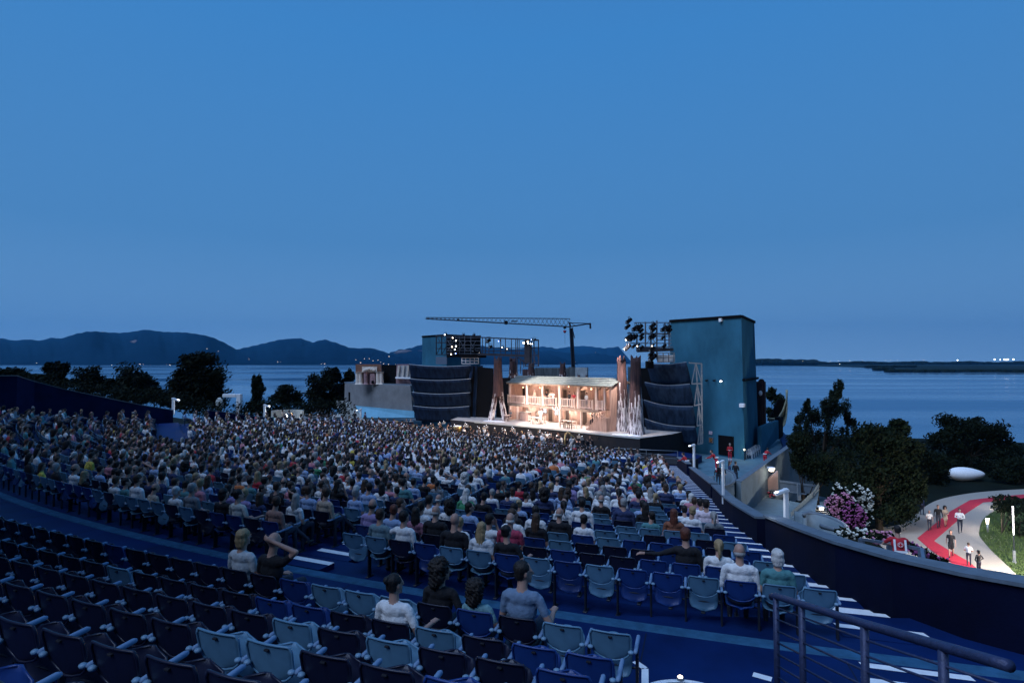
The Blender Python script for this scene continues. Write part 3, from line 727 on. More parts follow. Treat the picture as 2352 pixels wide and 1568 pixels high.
# ------------------------------------------------------------------ seat plan
SEATS = []                                                # dict(x,y,z,rz,row,seat,zone)
def seat_row(R, zone, row, ok, xe, p=PITCH_SEAT):
    # start at the right-hand end of the row and number the seats leftwards
    y = 30.0
    for _ in range(60): x = xe(y); y = CY-math.sqrt(max(1, R*R-(CX-x)**2))
    th = math.atan2(y-CY, x-.32-CX); dth = p/R; n = 0; i = 0
    while i < 150:
        t = th-dth*i; i += 1
        X, Y = CX+R*math.cos(t), CY+R*math.sin(t)
        if Y > 80: break
        if not ok(X, Y): continue
        n += 1; rz = math.atan2(-(CX-X), CY-Y)
        SEATS.append(dict(x=X, y=Y, z=zrow(R) if zone == 'front' else zback(row), rz=rz, row=row, seat=n, zone=zone))
for k, Rk in enumerate(ROWS[::-1]):
    if Rk > 73.2: continue
    seat_row(Rk, 'front', k+1, lambda X, Y: Y < front(X)-.2 and X > xleft(Y)+.55 and X < xedge(Y)+.05 and not on_aisle2(X, Y) and not on_vom(X, Y) and Rof(X,Y) > 31, xedge)
for k, Rk in enumerate(BACK):
    seat_row(Rk, 'back', k, lambda X, Y: X > -13 and Y > 1.2 and math.hypot(X,Y) > 2.3, nend)
def vis(s, h=.8):
    p = pix((s['x'], s['y'], s['z']+h)); return -60 < p[0] < 2420 and p[1] < 1620
SEATS = [s for s in SEATS if s['y'] > .8 and vis(s)]
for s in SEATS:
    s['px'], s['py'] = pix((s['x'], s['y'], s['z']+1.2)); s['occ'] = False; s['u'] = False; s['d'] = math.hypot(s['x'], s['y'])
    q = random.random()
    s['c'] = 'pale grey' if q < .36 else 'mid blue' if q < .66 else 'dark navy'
    if s['zone'] == 'back': k_ = 1.0 if s['px'] > 620 else .6 if s['px'] > 380 else .2; s['c'] = 'pale grey' if q < .36*k_ else 'mid blue' if q < .62*k_ else 'dark navy'  # fewer pale seats leftwards: the shade of that corner goes into the colours
print('seats', len(SEATS))
def nearest(px, py, zone=None):
    best = None
    for s in SEATS:
        if s['u'] or (zone and s['zone'] != zone): continue
        q = (s['px']-px)**2+(s['py']-py)**2*2.5
        if best is None or q < best[0]: best = (q, s)
    best[1]['u'] = True; best[1]['occ'] = True; return best[1]
def where(s):
    if s['zone'] == 'front': return f"row {s['row']} below cross walkway, seat {s['seat']} from striped stairs"
    return f"row {s['row']+1} behind cross walkway, seat {s['seat']} from its stair end"
GA, GE = 'spectators seated in the theatre', 'folding theatre seats in curved rows'
# named spectators, read off the photograph: head top (px, py), look
KEY = [
 (604,1240,dict(wide=1.06) if 0 else dict(),'grey','blonde','bob','woman with a blonde bob in a pale grey top beside the man with raised arm',1.05,(.55,.58,.6)),
 (662,1262,dict(arms='up',side=.3),'black','dark-haired','bald','bald man in black with his arm raised behind his head',1.06,None),
 (937,1316,dict(turn=-.45,side=-.3,arms='rest'),'white','dark-haired','bun','dark-haired woman in a white top with her hair pinned, behind the walkway',.98,None),
 (1042,1304,dict(turn=-.9,arms='rest',side=.2),'black','dark-haired','curly','woman with big black curly hair looking to her right behind the walkway',1.0,None),
 (1122,1328,dict(turn=-.45,side=-.3,arms='rest'),'teal','dark-haired','curly','small dark curly-haired child in a teal patterned shirt beside the man in grey suit',.86,(.18,.36,.40)),
 (1198,1303,dict(turn=-.9,arms='rest',side=.2),'grey','dark-haired','short','man in a blue-grey suit jacket turning his head to the right',1.10,(.16,.24,.36)),
 (1572,1238,dict(arms='out',sleeve='long',turn=-.2),'black','auburn','short','auburn-haired man in a black jacket stretching his left arm over the next seat',1.08,None),
 (1637,1250,dict(sleeve='long',wide=1.12),'white','blonde','pony','blonde woman in a white shirt, hair tied back, right of the man in black jacket',.96,None),
 (1711,1260,dict(sleeve='long',wide=1.12),'white','grey-haired','fringe','balding man in a white shirt between the blonde woman and white-haired woman',1.04,None),
 (1778,1264,dict(),'teal','white-haired','bob','white-haired woman in a teal top nearest the foot of the handrail',1.02,None),
 (1168,1198,dict(arms='cross',turn=.15,wide=1.08),'red','white-haired','fringe','balding white-haired man in a red flowered shirt',1.06,(.42,.05,.10)),
 (1108,1222,dict(arms='out',sleeve='long',turn=-.2) if 0 else dict(),'white','blonde','long','woman with long fair hair in a white T-shirt near the floral shirt man',1.0,(.7,.72,.75)),
 (1055,1205,dict(wide=1.12,sleeve='long'),'black','dark-haired','bald','broad bald man in black left of the long-haired woman',1.08,None),
 (1016,1192,dict(wide=1.12,sleeve='long'),'black','grey-haired','fringe','grey balding man in black two seats left of the long-haired woman',1.06,None),
 (1072,1190,dict(),'white','blonde','short','fair short-haired boy in a white T-shirt just ahead of two men in black',.92,None),
 (940,1186,dict(arms='out',sleeve='long',turn=-.2),'white','dark-haired','short','dark-haired man in a white long-sleeved shirt, arm over the pink bag seat',1.04,None),
 (906,1186,dict(),'teal','brown-haired','short','brown-haired man in a grey-green T-shirt left of the white long-sleeved shirt',1.03,(.16,.26,.30)),
 (968,1178,dict(side=.4,turn=.5),'pink','dark-haired','long','dark long-haired woman in dusty pink',1.0,(.32,.14,.20)),
 (1353,1165,dict(wide=1.12,sleeve='long'),'white','dark-haired','short','broad dark-haired man in white shirt with a smaller white shirt at left',1.06,None),
 (1322,1180,dict(),'white','dark-haired','short','dark-haired boy in white beside the broad man in white',.95,None),
 (1632,1158,dict(wide=1.12,sleeve='long'),'white','dark-haired','short','man in a pink-white polo shirt on the aisle seat by the striped stairs',1.08,(.72,.60,.66)),
 (1555,1180,dict(),'orange','auburn','long','woman with long auburn hair in an orange-brown top alone among empty seats',1.0,(.25,.09,.05)),
 (1495,1160,dict(),'black','dark-haired','long','dark long-haired woman in black left of the auburn long hair',1.0,None),
 (1452,1155,dict(wide=1.12,sleeve='long'),'navy','grey-haired','short','grey-haired broad man in a navy shirt near the empty pale seats',1.05,None),
 (1416,1158,dict(),'navy','auburn','bob','auburn-haired woman in navy left of the grey-haired navy shirt man',1.0,None),
 (1376,1150,dict(),'black','grey-haired','fringe','balding man in black at the edge of the empty pale seats',1.0,None),
 (1235,1172,dict(),'white','dark-haired','short','dark-haired man in a crisp white shirt behind the row of black tops',1.02,None),
 (1272,1182,dict(wide=1.12,sleeve='long'),'black','grey-haired','fringe','balding man in black right of the crisp white shirt',1.02,None),
 (1215,1190,dict(),'black','brown-haired','long','woman with very long brown hair in black beside the floral shirt man',1.0,None),
 (675,1172,dict(turn=.9,sleeve='long',legs='cross') if 0 else dict(turn=.9,legs='cross',sleeve='long'),'pink','brown-haired','short','bare-armed spectator with crossed legs at the near left of the crowd',1.02,(.36,.20,.16)),
 (528,1172,dict(arms='rest',turn=-.45,side=-.3),'beige','dark-haired','short','dark-haired man in a cream shirt at the left edge of the lower block',1.05,(.55,.55,.50)),
 (300,1134,dict(wide=1.12,sleeve='long'),'white','brown-haired','short','bright white shirt in the dark left part of the crowd',1.05,None),
 (205,1055,dict(lean=.35,nod=-.15),'yellow','dark-haired','short','spectator in a mustard yellow top bending forward at far left',1.05,None),
 (955,1145,dict(),'white','dark-haired','pony','woman in a white top with a dark ponytail in the lower block',1.0,None),
 (822,1150,dict(),'pale blue','grey-haired','short','grey-haired man in light blue at the middle of the lower block',1.0,None),
 (718,1160,dict(wide=1.12,sleeve='long'),'pale blue','brown-haired','short','brown-haired man in sky blue near the cross walkway',1.05,None),
]
for px, py, pose, top, hair, style, lab, sc, col in KEY:
    s = nearest(px, py); s['c'] = s['c']
    person((s['x'], s['y'], s['z']+.0), s['rz'], pose, top, hair, style, lab, GA, scale=sc, topcol=col)
# how full the rows are
def fill(s):
    if s['zone'] == 'back': return 0
    R = Rof(s['x'], s['y']); u = s['px']; v = s['py']
    nz = math.sin(s['x']*.9+s['y']*.35)+math.sin(s['y']*.7-s['x']*.25+2)
    if u > 1180 and v > 1178: return 0
    if v > 1125 and u > 1100: return .42
    if v > 1195 and u > 560: return 0 if u > 760 else .15
    if v > 1165 and u > 780: return .5
    if u > 1000 and v > 1080: return .66+.10*nz
    if u < 250: return .42
    return .80+.11*nz
free = sorted([s for s in SEATS if not s['u']], key=lambda s: s['d'])
tk, tv = list(TOPS), list(HAIRS)
nind = 265-len(KEY); crowd = []
for s in free:
    if random.random() < fill(s):
        s['occ'] = True
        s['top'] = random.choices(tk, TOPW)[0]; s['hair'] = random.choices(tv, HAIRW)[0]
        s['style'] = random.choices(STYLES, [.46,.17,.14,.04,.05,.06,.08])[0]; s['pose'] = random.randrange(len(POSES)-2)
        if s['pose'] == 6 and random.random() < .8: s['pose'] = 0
        if s['px'] < 330 and random.random() < .5: s['top'] = random.choice(('black','navy','black','teal'))  # darker tops at far left put the shade there into the clothes
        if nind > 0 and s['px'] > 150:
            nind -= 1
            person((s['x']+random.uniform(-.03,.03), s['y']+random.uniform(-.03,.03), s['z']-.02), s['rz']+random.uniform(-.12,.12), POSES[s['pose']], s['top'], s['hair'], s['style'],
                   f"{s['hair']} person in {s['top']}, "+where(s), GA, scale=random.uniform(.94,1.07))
        else: crowd.append(s)
print('crowd', len(crowd), 'empty', sum(1 for s in SEATS if not s['occ']))
# ------------------------------------------------------------------ merged far crowd and far seats
def low_mesh(segs, hsegs, vox=.05):
    me = remesh(segs, vox, 1, 'low'); V1 = obj_to_np(me); l1 = seg_dist(V1, segs); f1 = [tuple(p.vertices) for p in me.polygons]; bpy.data.meshes.remove(me)
    if hsegs:
        me = remesh(hsegs, .04, 1, 'low'); V2 = obj_to_np(me); f2 = [tuple(i+len(V1) for i in p.vertices) for p in me.polygons]; bpy.data.meshes.remove(me)
        V1 = np.vstack([V1, V2]); l1 = np.concatenate([l1, np.full(len(V2), 4)]); f1 += f2
    return V1, l1, f1
def merged(name, items, mat_, smooth=True):
    """items: (V, faces, colours Nx3, loc, rz, scale)"""
    VV, FF, CC, o = [], [], [], 0
    for V_, f, c, loc, rz, sc in items:
        ca_, sa_ = math.cos(rz), math.sin(rz); X = V_*sc
        VV.append(np.stack([X[:,0]*ca_-X[:,1]*sa_+loc[0], X[:,0]*sa_+X[:,1]*ca_+loc[1], X[:,2]+loc[2]], 1)); CC.append(c)
        FF += [tuple(i+o for i in q) for q in f]; o += len(V_)
    me = bpy.data.meshes.new(name); VV = np.vstack(VV); me.from_pydata(VV.tolist(), [], FF)
    at = me.attributes.new('Col', 'FLOAT_COLOR', 'POINT'); cc = np.ones((len(VV), 4)); cc[:,:3] = np.vstack(CC); at.data.foreach_set('color', cc.ravel())
    me.polygons.foreach_set('use_smooth', [smooth]*len(me.polygons)); me.materials.append(mat_)
    ob = bpy.data.objects.new(name, me); C.objects.link(ob); return ob
m_attr = M('crowd_cloth', rough=.8, attr='Col', var=.2, vscale=12)
LOW = {}
items = []
def low_item(s, loc, rz, sc):
    k = (s['pose'] % 9, s['style'])
    if k not in LOW:
        sg, T, r = seated(**POSES[k[0]]); sg2 = [q for q in sg if not (q[0] == 'c' and q[3] < .02)]
        _, hs_ = hair_mesh(T, r, k[1]); LOW[k] = low_mesh(sg2, hs_)
    V_, lab, f = LOW[k]
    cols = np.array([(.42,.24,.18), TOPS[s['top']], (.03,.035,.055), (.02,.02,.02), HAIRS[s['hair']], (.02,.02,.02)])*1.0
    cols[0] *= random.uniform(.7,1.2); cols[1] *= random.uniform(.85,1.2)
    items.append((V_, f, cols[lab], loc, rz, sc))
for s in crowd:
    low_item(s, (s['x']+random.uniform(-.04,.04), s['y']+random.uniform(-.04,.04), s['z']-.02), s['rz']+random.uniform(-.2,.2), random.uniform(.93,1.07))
# individual seats: the 300 that show largest; the rest as one
order = sorted(SEATS, key=lambda s: s['d']*(1 if not s['occ'] else 1.25))
big, rest = order[:300], order[300:]
first = {True: seat_up, False: seat_dn}; used = {True: False, False: False}
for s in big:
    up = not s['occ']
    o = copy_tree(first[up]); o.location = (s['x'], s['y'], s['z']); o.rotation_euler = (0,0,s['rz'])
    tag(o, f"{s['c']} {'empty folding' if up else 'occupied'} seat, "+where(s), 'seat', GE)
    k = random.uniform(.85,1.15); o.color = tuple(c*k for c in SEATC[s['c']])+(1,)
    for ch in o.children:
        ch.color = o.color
for f_ in (seat_up, seat_dn):
    for ch in list(f_.children):
        for g in list(ch.children): bpy.data.objects.remove(g)
        bpy.data.objects.remove(ch)
    bpy.data.objects.remove(f_)
def low_seat(up):
    b = MB(); b.shell(lambda a, c: back_xy(a*2-1, .05+.95*c), 4, 4, .02); n1 = len(b.v); b.shell(lambda a, c: pan_xy(a*2-1, .03+.94*c, up), 3, 4, -.02); n2 = len(b.v)
    b.bar((.27,-.24,.66),(.27,.12,.68),.045); n3 = len(b.v); b.bar((.27,-.05,0),(.27,-.05,.64),.04)
    lab = np.zeros(len(b.v), int); lab[n2:n3] = 1; lab[n3:] = 2; return np.array([list(v) for v in b.v]), lab, b.f
LS = {True: low_seat(True), False: low_seat(False)}; sitems = []
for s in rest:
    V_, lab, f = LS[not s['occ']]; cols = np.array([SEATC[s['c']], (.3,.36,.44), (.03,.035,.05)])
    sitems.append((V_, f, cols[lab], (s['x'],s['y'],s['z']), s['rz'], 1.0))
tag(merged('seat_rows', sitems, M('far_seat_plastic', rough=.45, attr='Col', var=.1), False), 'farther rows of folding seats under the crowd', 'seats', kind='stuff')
# ================================================================== stage and its set
ZS = -7.0
def world_quad(pts): return [Vector(p) for p in pts]
SF = [W(*q3(-60,1232),66.8), W(*q3(400,1262),63.0), W(*q3(1000,1330),58.2), W(*q3(1520,1372),54.2), W(*q3(1792,1405),52.6)]
sp_ = [(p.x, p.y) for p in SF]
stg = MB().prism([(-7.5,69.5)]+sp_+[(15.5,55.5),(22,63),(6,80),(-6,78)], -10.5, ZS, 0, 1)
struct(stg.build('stage', [m_pitf, m_stage]))
b = MB()
for i in range(len(sp_)-1): b.bar((*sp_[i], ZS-.03), (*sp_[i+1], ZS-.03), .12)
tag(b.build('stage_edge_strip', m_conc2), 'pale strip running along the front edge of the lit stage', 'strip')
struct(MB().prism([(-14,69.0),(-8,61.5),(1,55.5),(8,51),(14,47.8),(16.5,50.5),(13,53.5),(8,57.5),(0,64.5),(-7,70)], -10.4, -8.53).build('orchestra_pit', m_pitf))
# apron at the foot of the side building
struct(MB().prism([(-33,68),(-14,70.2),(-7,70.3),(-4,80),(-10,96),(-40,100)], -14, -9.0).build('apron', m_conc))
# ---- the house on stage
HL = Vector((-.35, 69.6, ZS)); HR = Vector((10.2, 57.8, ZS)); HU = (HR-HL).normalized(); HV = Vector((-HU.y, HU.x, 0)); HLEN = (HR-HL).length
rzH = math.atan2(HU.y, HU.x)
house = thing('stage_house', 'lit two-storey wooden house set with balcony and shingle roof on the stage', 'stage house', HL, rzH)
def hs(x, y, v=0):
    """zoom-3 picture point on the plane v metres behind the facade -> house coordinates (s, z)"""
    px, py = q3(x, y); r = ray(px, py); P0 = HL+HV*v; t = P0.dot(HV)/r.dot(HV); p = r*t-HL
    return p.dot(HU), p.z
EZ, FZ = 4.52, 2.0
DEP = 2.3
pw = MB(); pw.box((.0,DEP,.0),(HLEN,DEP+.12,EZ)); pw.box((0,DEP-.02,FZ-.0),(HLEN,DEP+.0,FZ+.06)); pw.build('back_wall', m_plank, house, local=True)
pw = MB(); pw.box((-.10,.02,0),(.0,DEP+.12,EZ)); pw.build('side_wall', m_plank, house, local=True)
pw = MB(); vs = [(HLEN,-.25,0),(HLEN,DEP+.12,0),(HLEN,DEP+.12,EZ+.2),(HLEN,1.4,EZ+.75),(HLEN,-.25,EZ)]; pw.slab([(x,y,z) for x,y,z in vs][::-1], .14); pw.build('side_wall', m_plank, house, local=True)
fl_ = MB(); fl_.box((.0,-.05,FZ-.10),(HLEN-1.9,DEP-.03,FZ)); fl_.build('upper_floor', m_plank, house, local=True)
fb = MB(); fb.box((-.05,-.18,FZ-.26),(HLEN-1.75,-.055,FZ+.04)); fb.build('floor_beam', m_beam, house, local=True)
rf = MB()
nr = 5
for i in range(nr):                                       # lapped shingle courses
    y0, y1 = -.35+1.9*i/nr, -.35+1.9*(i+1)/nr+.05; z0, z1 = EZ-.02+.82*i/nr+.035*0, EZ-.02+.82*(i+1)/nr
    x = -.22+ (i%2)*.2
    while x < HLEN+.2:
        w = random.uniform(.55,1.1); x1 = min(x+w, HLEN+.22); j = random.uniform(-.02,.02)
        rf.slab([(x,y0+j,z0+.045),(x1-.02,y0+j,z0+.045),(x1-.02,y1,z1),(x,y1,z1)], .05); x = x1
rf.build('roof', m_shingle, house, local=True)
rb = MB(); rb.slab([(-.2,1.55,EZ+.78),(HLEN+.2,1.55,EZ+.78),(HLEN+.2,3.1,EZ+.15),(-.2,3.1,EZ+.15)], .06); rb.box((-.18,-.30,EZ-.12),(HLEN+.16,-.22,EZ+.0)); rb.slab([(-.1,-.2,EZ-.08),(HLEN+.0,-.2,EZ-.08),(HLEN+.0,1.5,EZ+.70),(-.1,1.5,EZ+.70)], .03)
rb.build('roof_boarding', m_beam, house, local=True)
for x, w in ((335,.2),(525,.24),(700,.24),(890,.26),(1095,.26),(1300,.24),(1395,.2)):
    s0, _ = hs(x, 900); p = MB(); p.cbox((s0-w/2,-.05,FZ+.04),(s0+w/2,.16,EZ-.06),.02); p.build('post', m_balus, house, local=True)
    br = MB(); br.bar((s0,.1,EZ-.5),(s0,1.1,EZ-.05),.10); br.build('brace', m_beam, house, local=True)
for x, w in ((335,.2),(418,.16),(893,.26),(1130,.16),(1275,.14)):
    s0, _ = hs(x, 1100); p = MB(); p.cbox((s0-w/2,-.05,0),(s0+w/2,.16,FZ-.27),.02); p.build('post', m_balus, house, local=True)
for xa, xb in ((318,512),(542,685),(722,868),(912,1070),(1117,1273),(1320,1382)):
    a, _ = hs(xa, 950); c_, _ = hs(xb, 950); br = MB(); zt = FZ+1.02
    br.cbox((a,-.16,zt-.06),(c_,-.04,zt),.01); br.cbox((a,-.14,FZ+.16),(c_,-.06,FZ+.22),.01)
    br.cbox((a,-.17,FZ+.045),(a+.10,-.03,zt+.06),.01); br.cbox((c_-.10,-.17,FZ+.045),(c_,-.03,zt+.06),.01)
    n = max(2, int((c_-a)/.24))
    for i in range(1, n): s0 = a+(c_-a)*i/n+random.uniform(-.03,.03); br.cbox((s0-.035,-.125,FZ+.2),(s0+.035,-.075,zt-.05),.008)
    br.build('balustrade', m_balus, house, local=True)
m_door = M('dark_opening', (.035,.022,.018), .9); m_win = M('lit_window_pane', (.7,.75,.8), .3, emit=(.80,.88,1.0), es=.9)
for xa, xb, up in ((460,510,1),(735,775,1),(935,975,1),(1130,1180,1),(355,400,0),(770,815,0),(960,1000,0),(1155,1200,0)):
    a, _ = hs(xa, 1000, DEP); c_, _ = hs(xb, 1000, DEP); z0 = FZ+.02 if up else .02; zt = z0+(1.8 if up else 1.55)
    d_ = MB(); d_.cbox((a,DEP-.05,z0),(c_,DEP-.006,zt),.01); dd = d_.build('door', m_door, house, local=True)
    fr = MB(); fr.cbox((a-.09,DEP-.075,z0),(a,DEP-.003,zt+.09),.01); fr.cbox((c_,DEP-.075,z0),(c_+.09,DEP-.003,zt+.09),.01); fr.cbox((a,DEP-.075,zt),(c_,DEP-.003,zt+.09),.01); fr.build('door_frame', m_beam, dd, local=True)
for xa, xb, ya, yb in ((676,692,1040,1130),(712,748,1040,1130),(840,880,1052,1152)):
    a, z1 = hs(xa, ya, DEP); c_, z0 = hs(xb, yb, DEP); z0 = max(z0, .35)
    w = MB(); w.cbox((a,DEP-.03,z0),(c_,DEP-.008,z1),.005); ww = w.build('window', m_win, house, local=True)
    fr = MB(); 
    for i in range(3): xx = a+(c_-a)*i/2; fr.box((xx-.025,DEP-.06,z0),(xx+.025,DEP-.032,z1))
    for i in range(4): zz = z0+(z1-z0)*i/3; fr.box((a+.026,DEP-.0595,zz-.022),(c_-.026,DEP-.0325,zz+.022))
    fr.build('window_frame', m_dark, ww, local=True)
# panels and boards of different tone on both walls
for i in range(26):
    s0 = random.uniform(.2, HLEN-.8); up = i%2; z0 = (FZ+.1 if up else .05); h = random.uniform(1.2,1.9); w = random.uniform(.10,.26)
    if any(abs(s0-hs(xx, 1000, DEP)[0]) < .75 for xx in (485,755,955,1155,377,792,980,1178,684,730,860)): continue
    bb = MB(); bb.cbox((s0,DEP-.03,z0),(s0+w,DEP-.004,z0+h),.008); bb.build('loose_board', random.choice((m_plank, m_beam)), house, local=True)
# stair at the right end
sa_, _ = hs(1255,1290); sb_, _ = hs(1392,1110)
stc = MB()
for i in range(9):
    s0 = sa_+(sb_-sa_)*i/9; stc.box((s0,-.95,.0),(s0+(sb_-sa_)/9-.004,-.22,(i+1)*.155))
stc.box((sb_+.0,-.95,0),(HLEN-.02,-.22,1.40)); stc.build('stair', m_plank, house, local=True)
stb = MB(); stb.bar((sa_+.02,-.97,.62),(sb_,-.97,2.02),.07); stb.bar((sb_,-.97,2.02),(HLEN-.1,-.97,2.02),.07)
for i in range(11):
    t_ = i/10; s0 = sa_+.02+(HLEN-.15-sa_)*t_; zt = min(2.0,.62+(s0-sa_)*1.4/(sb_-sa_)); stb.cbox((s0-.035,-1.0,max(0,zt-.62-.3)),(s0+.035,-.955,zt),.006)
stb.build('stair_rail', m_plank, house, local=True)
for x, y in ((492,842),(678,846),(1002,832),(1255,860),(596,1052)):
    s0, z0 = hs(x, y, DEP); 
    l = MB(); l.ell((s0,DEP-.14,z0),(.075,.075,.09)); lo = l.build('wall_lantern', M('lantern_glow', (1,.7,.4), .5, emit=(1,.55,.36), es=5), house, local=True)
sg = MB()
for k in (-.35,.35):
    for i in range(7):
        t_ = math.pi*i/6; s0 = hs(872,1030)[0]; sg.ell((s0+k+.30*math.cos(t_)*.8,-.24,FZ-.12-.26*math.sin(t_)+.12),(.065,.035,.065))
sg.build('carved_ornament', m_white, house, local=True)
def hworld(s0, v, z): return HL+HU*s0+HV*v+Vector((0,0,z))
# ---- furniture on the stage
m_wood = M('table_wood', (.50,.42,.36), .7, var=.2, vscale=5, stretch=(1,1,.3)); m_wood2 = M('dark_wood', (.09,.055,.04), .7, var=.3)
def wtable(s0, v, L, label, m):
    t = thing('table', label, 'table', hworld(s0, v, 0), rzH); b = MB(); b.cbox((-L/2,-.4,.70),(L/2,.4,.76),.01); b.build('tabletop', m, t, local=True)
    for sx in (-1,1):
        for sy in (-1,1): b = MB(); b.cbox((sx*(L/2-.08)-.035,sy*.33-.035,0),(sx*(L/2-.08)+.035,sy*.33+.035,.70),.006); b.build('leg', m, t, local=True)
def wchair(s0, v, a, label, m, grp):
    t = thing('wooden_chair', label, 'chair', hworld(s0, v, 0), rzH+a, grp); b = MB(); b.cbox((-.22,-.22,.42),(.22,.22,.46),.01); b.build('seat', m, t, local=True)
    for sx in (-1,1):
        for sy in (-1,1): b = MB(); b.cbox((sx*.19-.025,sy*.19-.025,0),(sx*.19+.025,sy*.19+.025,.42),.005); b.build('leg', m, t, local=True)
    b = MB(); b.cbox((-.21,-.22,.46),(-.16,-.18,.98),.006); b.cbox((.16,-.22,.46),(.21,-.18,.98),.006)
    for z in (.60,.75,.90): b.cbox((-.16,-.215,z),(.16,-.185,z+.07),.006)
    b.build('backrest', m, t, local=True)
sx0 = hs(700,1200)[0]; wtable(sx0, -.9, 1.5, 'pale wooden table with five chairs round it at stage centre-left', m_wood)
for i, (ds, dv, a) in enumerate(((-1.0,0,-1.57),(-.35,-.65,0),(.3,-.65,0),(.95,.1,1.57),(-.2,.6,3.14))):
    wchair(sx0+ds, -.9+dv, a, ['pale chair at the left end of the stage table','pale chair in front of the table, left one of two','pale chair in front of the table, right one of two','pale chair at the right end of the stage table','pale chair behind the stage table'][i], m_wood, 'chairs round the stage table')
sx1 = hs(1060,1250)[0]; wtable(sx1, -1.1, 2.0, 'long low table right of the stage centre near the stove', m_wood)
for i in range(3): wchair(sx1-.3+i*.6, -1.5, 0, ['dark chair at the long low table, leftmost of three','dark chair at the long low table, middle of three','dark chair at the long low table, rightmost of three'][i], m_wood2, 'chairs at the long low table')
c0 = hs(428,1200)[0]; c1 = hs(520,1200)[0]
t = thing('bar_counter', 'wooden bar counter at the left of the house ground floor', 'counter', hworld((c0+c1)/2,.5,0), rzH); L = c1-c0
b = MB(); b.cbox((-L/2,-.25,0),(L/2,.25,1.0),.02); b.build('front_panel', m_plank, t, local=True); b = MB(); b.cbox((-L/2-.08,-.32,1.003),(L/2+.08,.32,1.07),.02); b.build('countertop', m_wood, t, local=True)
t = thing('iron_stove', 'dark pot-bellied iron stove before the stairs of the stage house', 'stove', hworld(hs(1180,1240)[0],1.1,0), rzH)
b = MB(); b.path([(0,0,.12),(0,0,.2),(0,0,.45),(0,0,.75),(0,0,.95)], [.18,.28,.33,.27,.2], 14); b.build('body', m_black, t, True, True)
b = MB(); b.tube((0,0,.95),(0,0,1.75),.07); b.build('stovepipe', m_black, t, True, True)
for a in (.8,2.4,4,5.5): b = MB(); b.tube((.15*math.cos(a),.15*math.sin(a),.15),(.22*math.cos(a),.22*math.sin(a),0),.03,.02); b.build('leg', m_black, t, local=True)
t = thing('side_table', 'small round table with a cloth at the far left edge of the stage', 'table', G(*q3(300,1222),ZS)); x_,y_,z_ = t.location
b = MB(); b.tube((x_,y_,z_+.68),(x_,y_,z_+.73),.38,n=14); b.build('tabletop', m_wood, t); 
for a in (.5,2.1,3.6,5.2): b = MB(); b.tube((x_+.3*math.cos(a),y_+.3*math.sin(a),z_),(x_+.25*math.cos(a),y_+.25*math.sin(a),z_+.68),.025); b.build('leg', m_wood2, t)
t = thing('barrel', 'small pale keg on a stool between the counter and the windows', 'barrel', hworld(hs(585,1190)[0],.9,0), rzH)
b = MB(); b.path([(0,0,.75),(0,0,.85),(0,0,1.05),(0,0,1.25),(0,0,1.32)],[.16,.21,.24,.21,.16],12); b.build('cask', m_wood, t, True, True)
b = MB(); b.cbox((-.2,-.2,.68),(.2,.2,.745),.01); [b.cbox((sx*.16-.03,sy*.16-.03,0),(sx*.16+.03,sy*.16+.03,.68),.006) for sx in (-1,1) for sy in (-1,1)]; b.build('stand', m_wood2, t, local=True)
# ---- performers
def stg_person(loc, rz, pose, top, hair, style, label, builder=standing, key='st', scale=1.0, group=None, **k): return person(loc, rz, pose, top, hair, style, label, group, builder, key, scale, **k)
fz = rzH+math.pi
stg_person(hworld(sx0-.05,-.2,0), fz, dict(armsp='front', sleeve='long'), 'white', 'white-haired', 'long', 'performer all in white standing behind the pale stage table', mats=[None,None,m_white])
for i, (x, y, top, hair, sty, lab) in enumerate(((612,905,'beige','grey-haired','short','performer in beige at the balcony rail above the keg'),(750,870,'black','dark-haired','short','performer in black with a hat at the balcony centre'),(795,885,'beige','blonde','long','fair-haired performer leaning on the balcony rail at centre'),
    (825,895,'white','brown-haired','bun','performer in pale dress at the right of the balcony centre pair'),(1000,905,'black','dark-haired','short','dark performer behind the fourth balcony railing'),(1055,915,'red','brown-haired','short','performer in red-brown at the end of the fourth balcony railing'),(1192,920,'white','dark-haired','bun','small white-clad performer behind the fifth balcony railing'))):
    s0, _ = hs(x, y, .5); stg_person(hworld(s0,.5,FZ), fz+random.uniform(-.5,.5), dict(armsp='rail', lean=.2) if i%2 else dict(armsp='front', sleeve='long'), top, hair, sty, lab)
s0, _ = hs(440,1150); stg_person(hworld(s0+.1,1.2,0), fz-.3, dict(armsp='hip', sleeve='long'), 'white', 'brown-haired', 'short', 'performer in a white shirt behind the bar counter')
p0 = G(*q3(308,1215), ZS); stg_person(p0+Vector((.3,.5,0)), fz, dict(), 'grey', 'grey-haired', 'short', 'seated performer in grey beside the small round table', seated, 'sit')
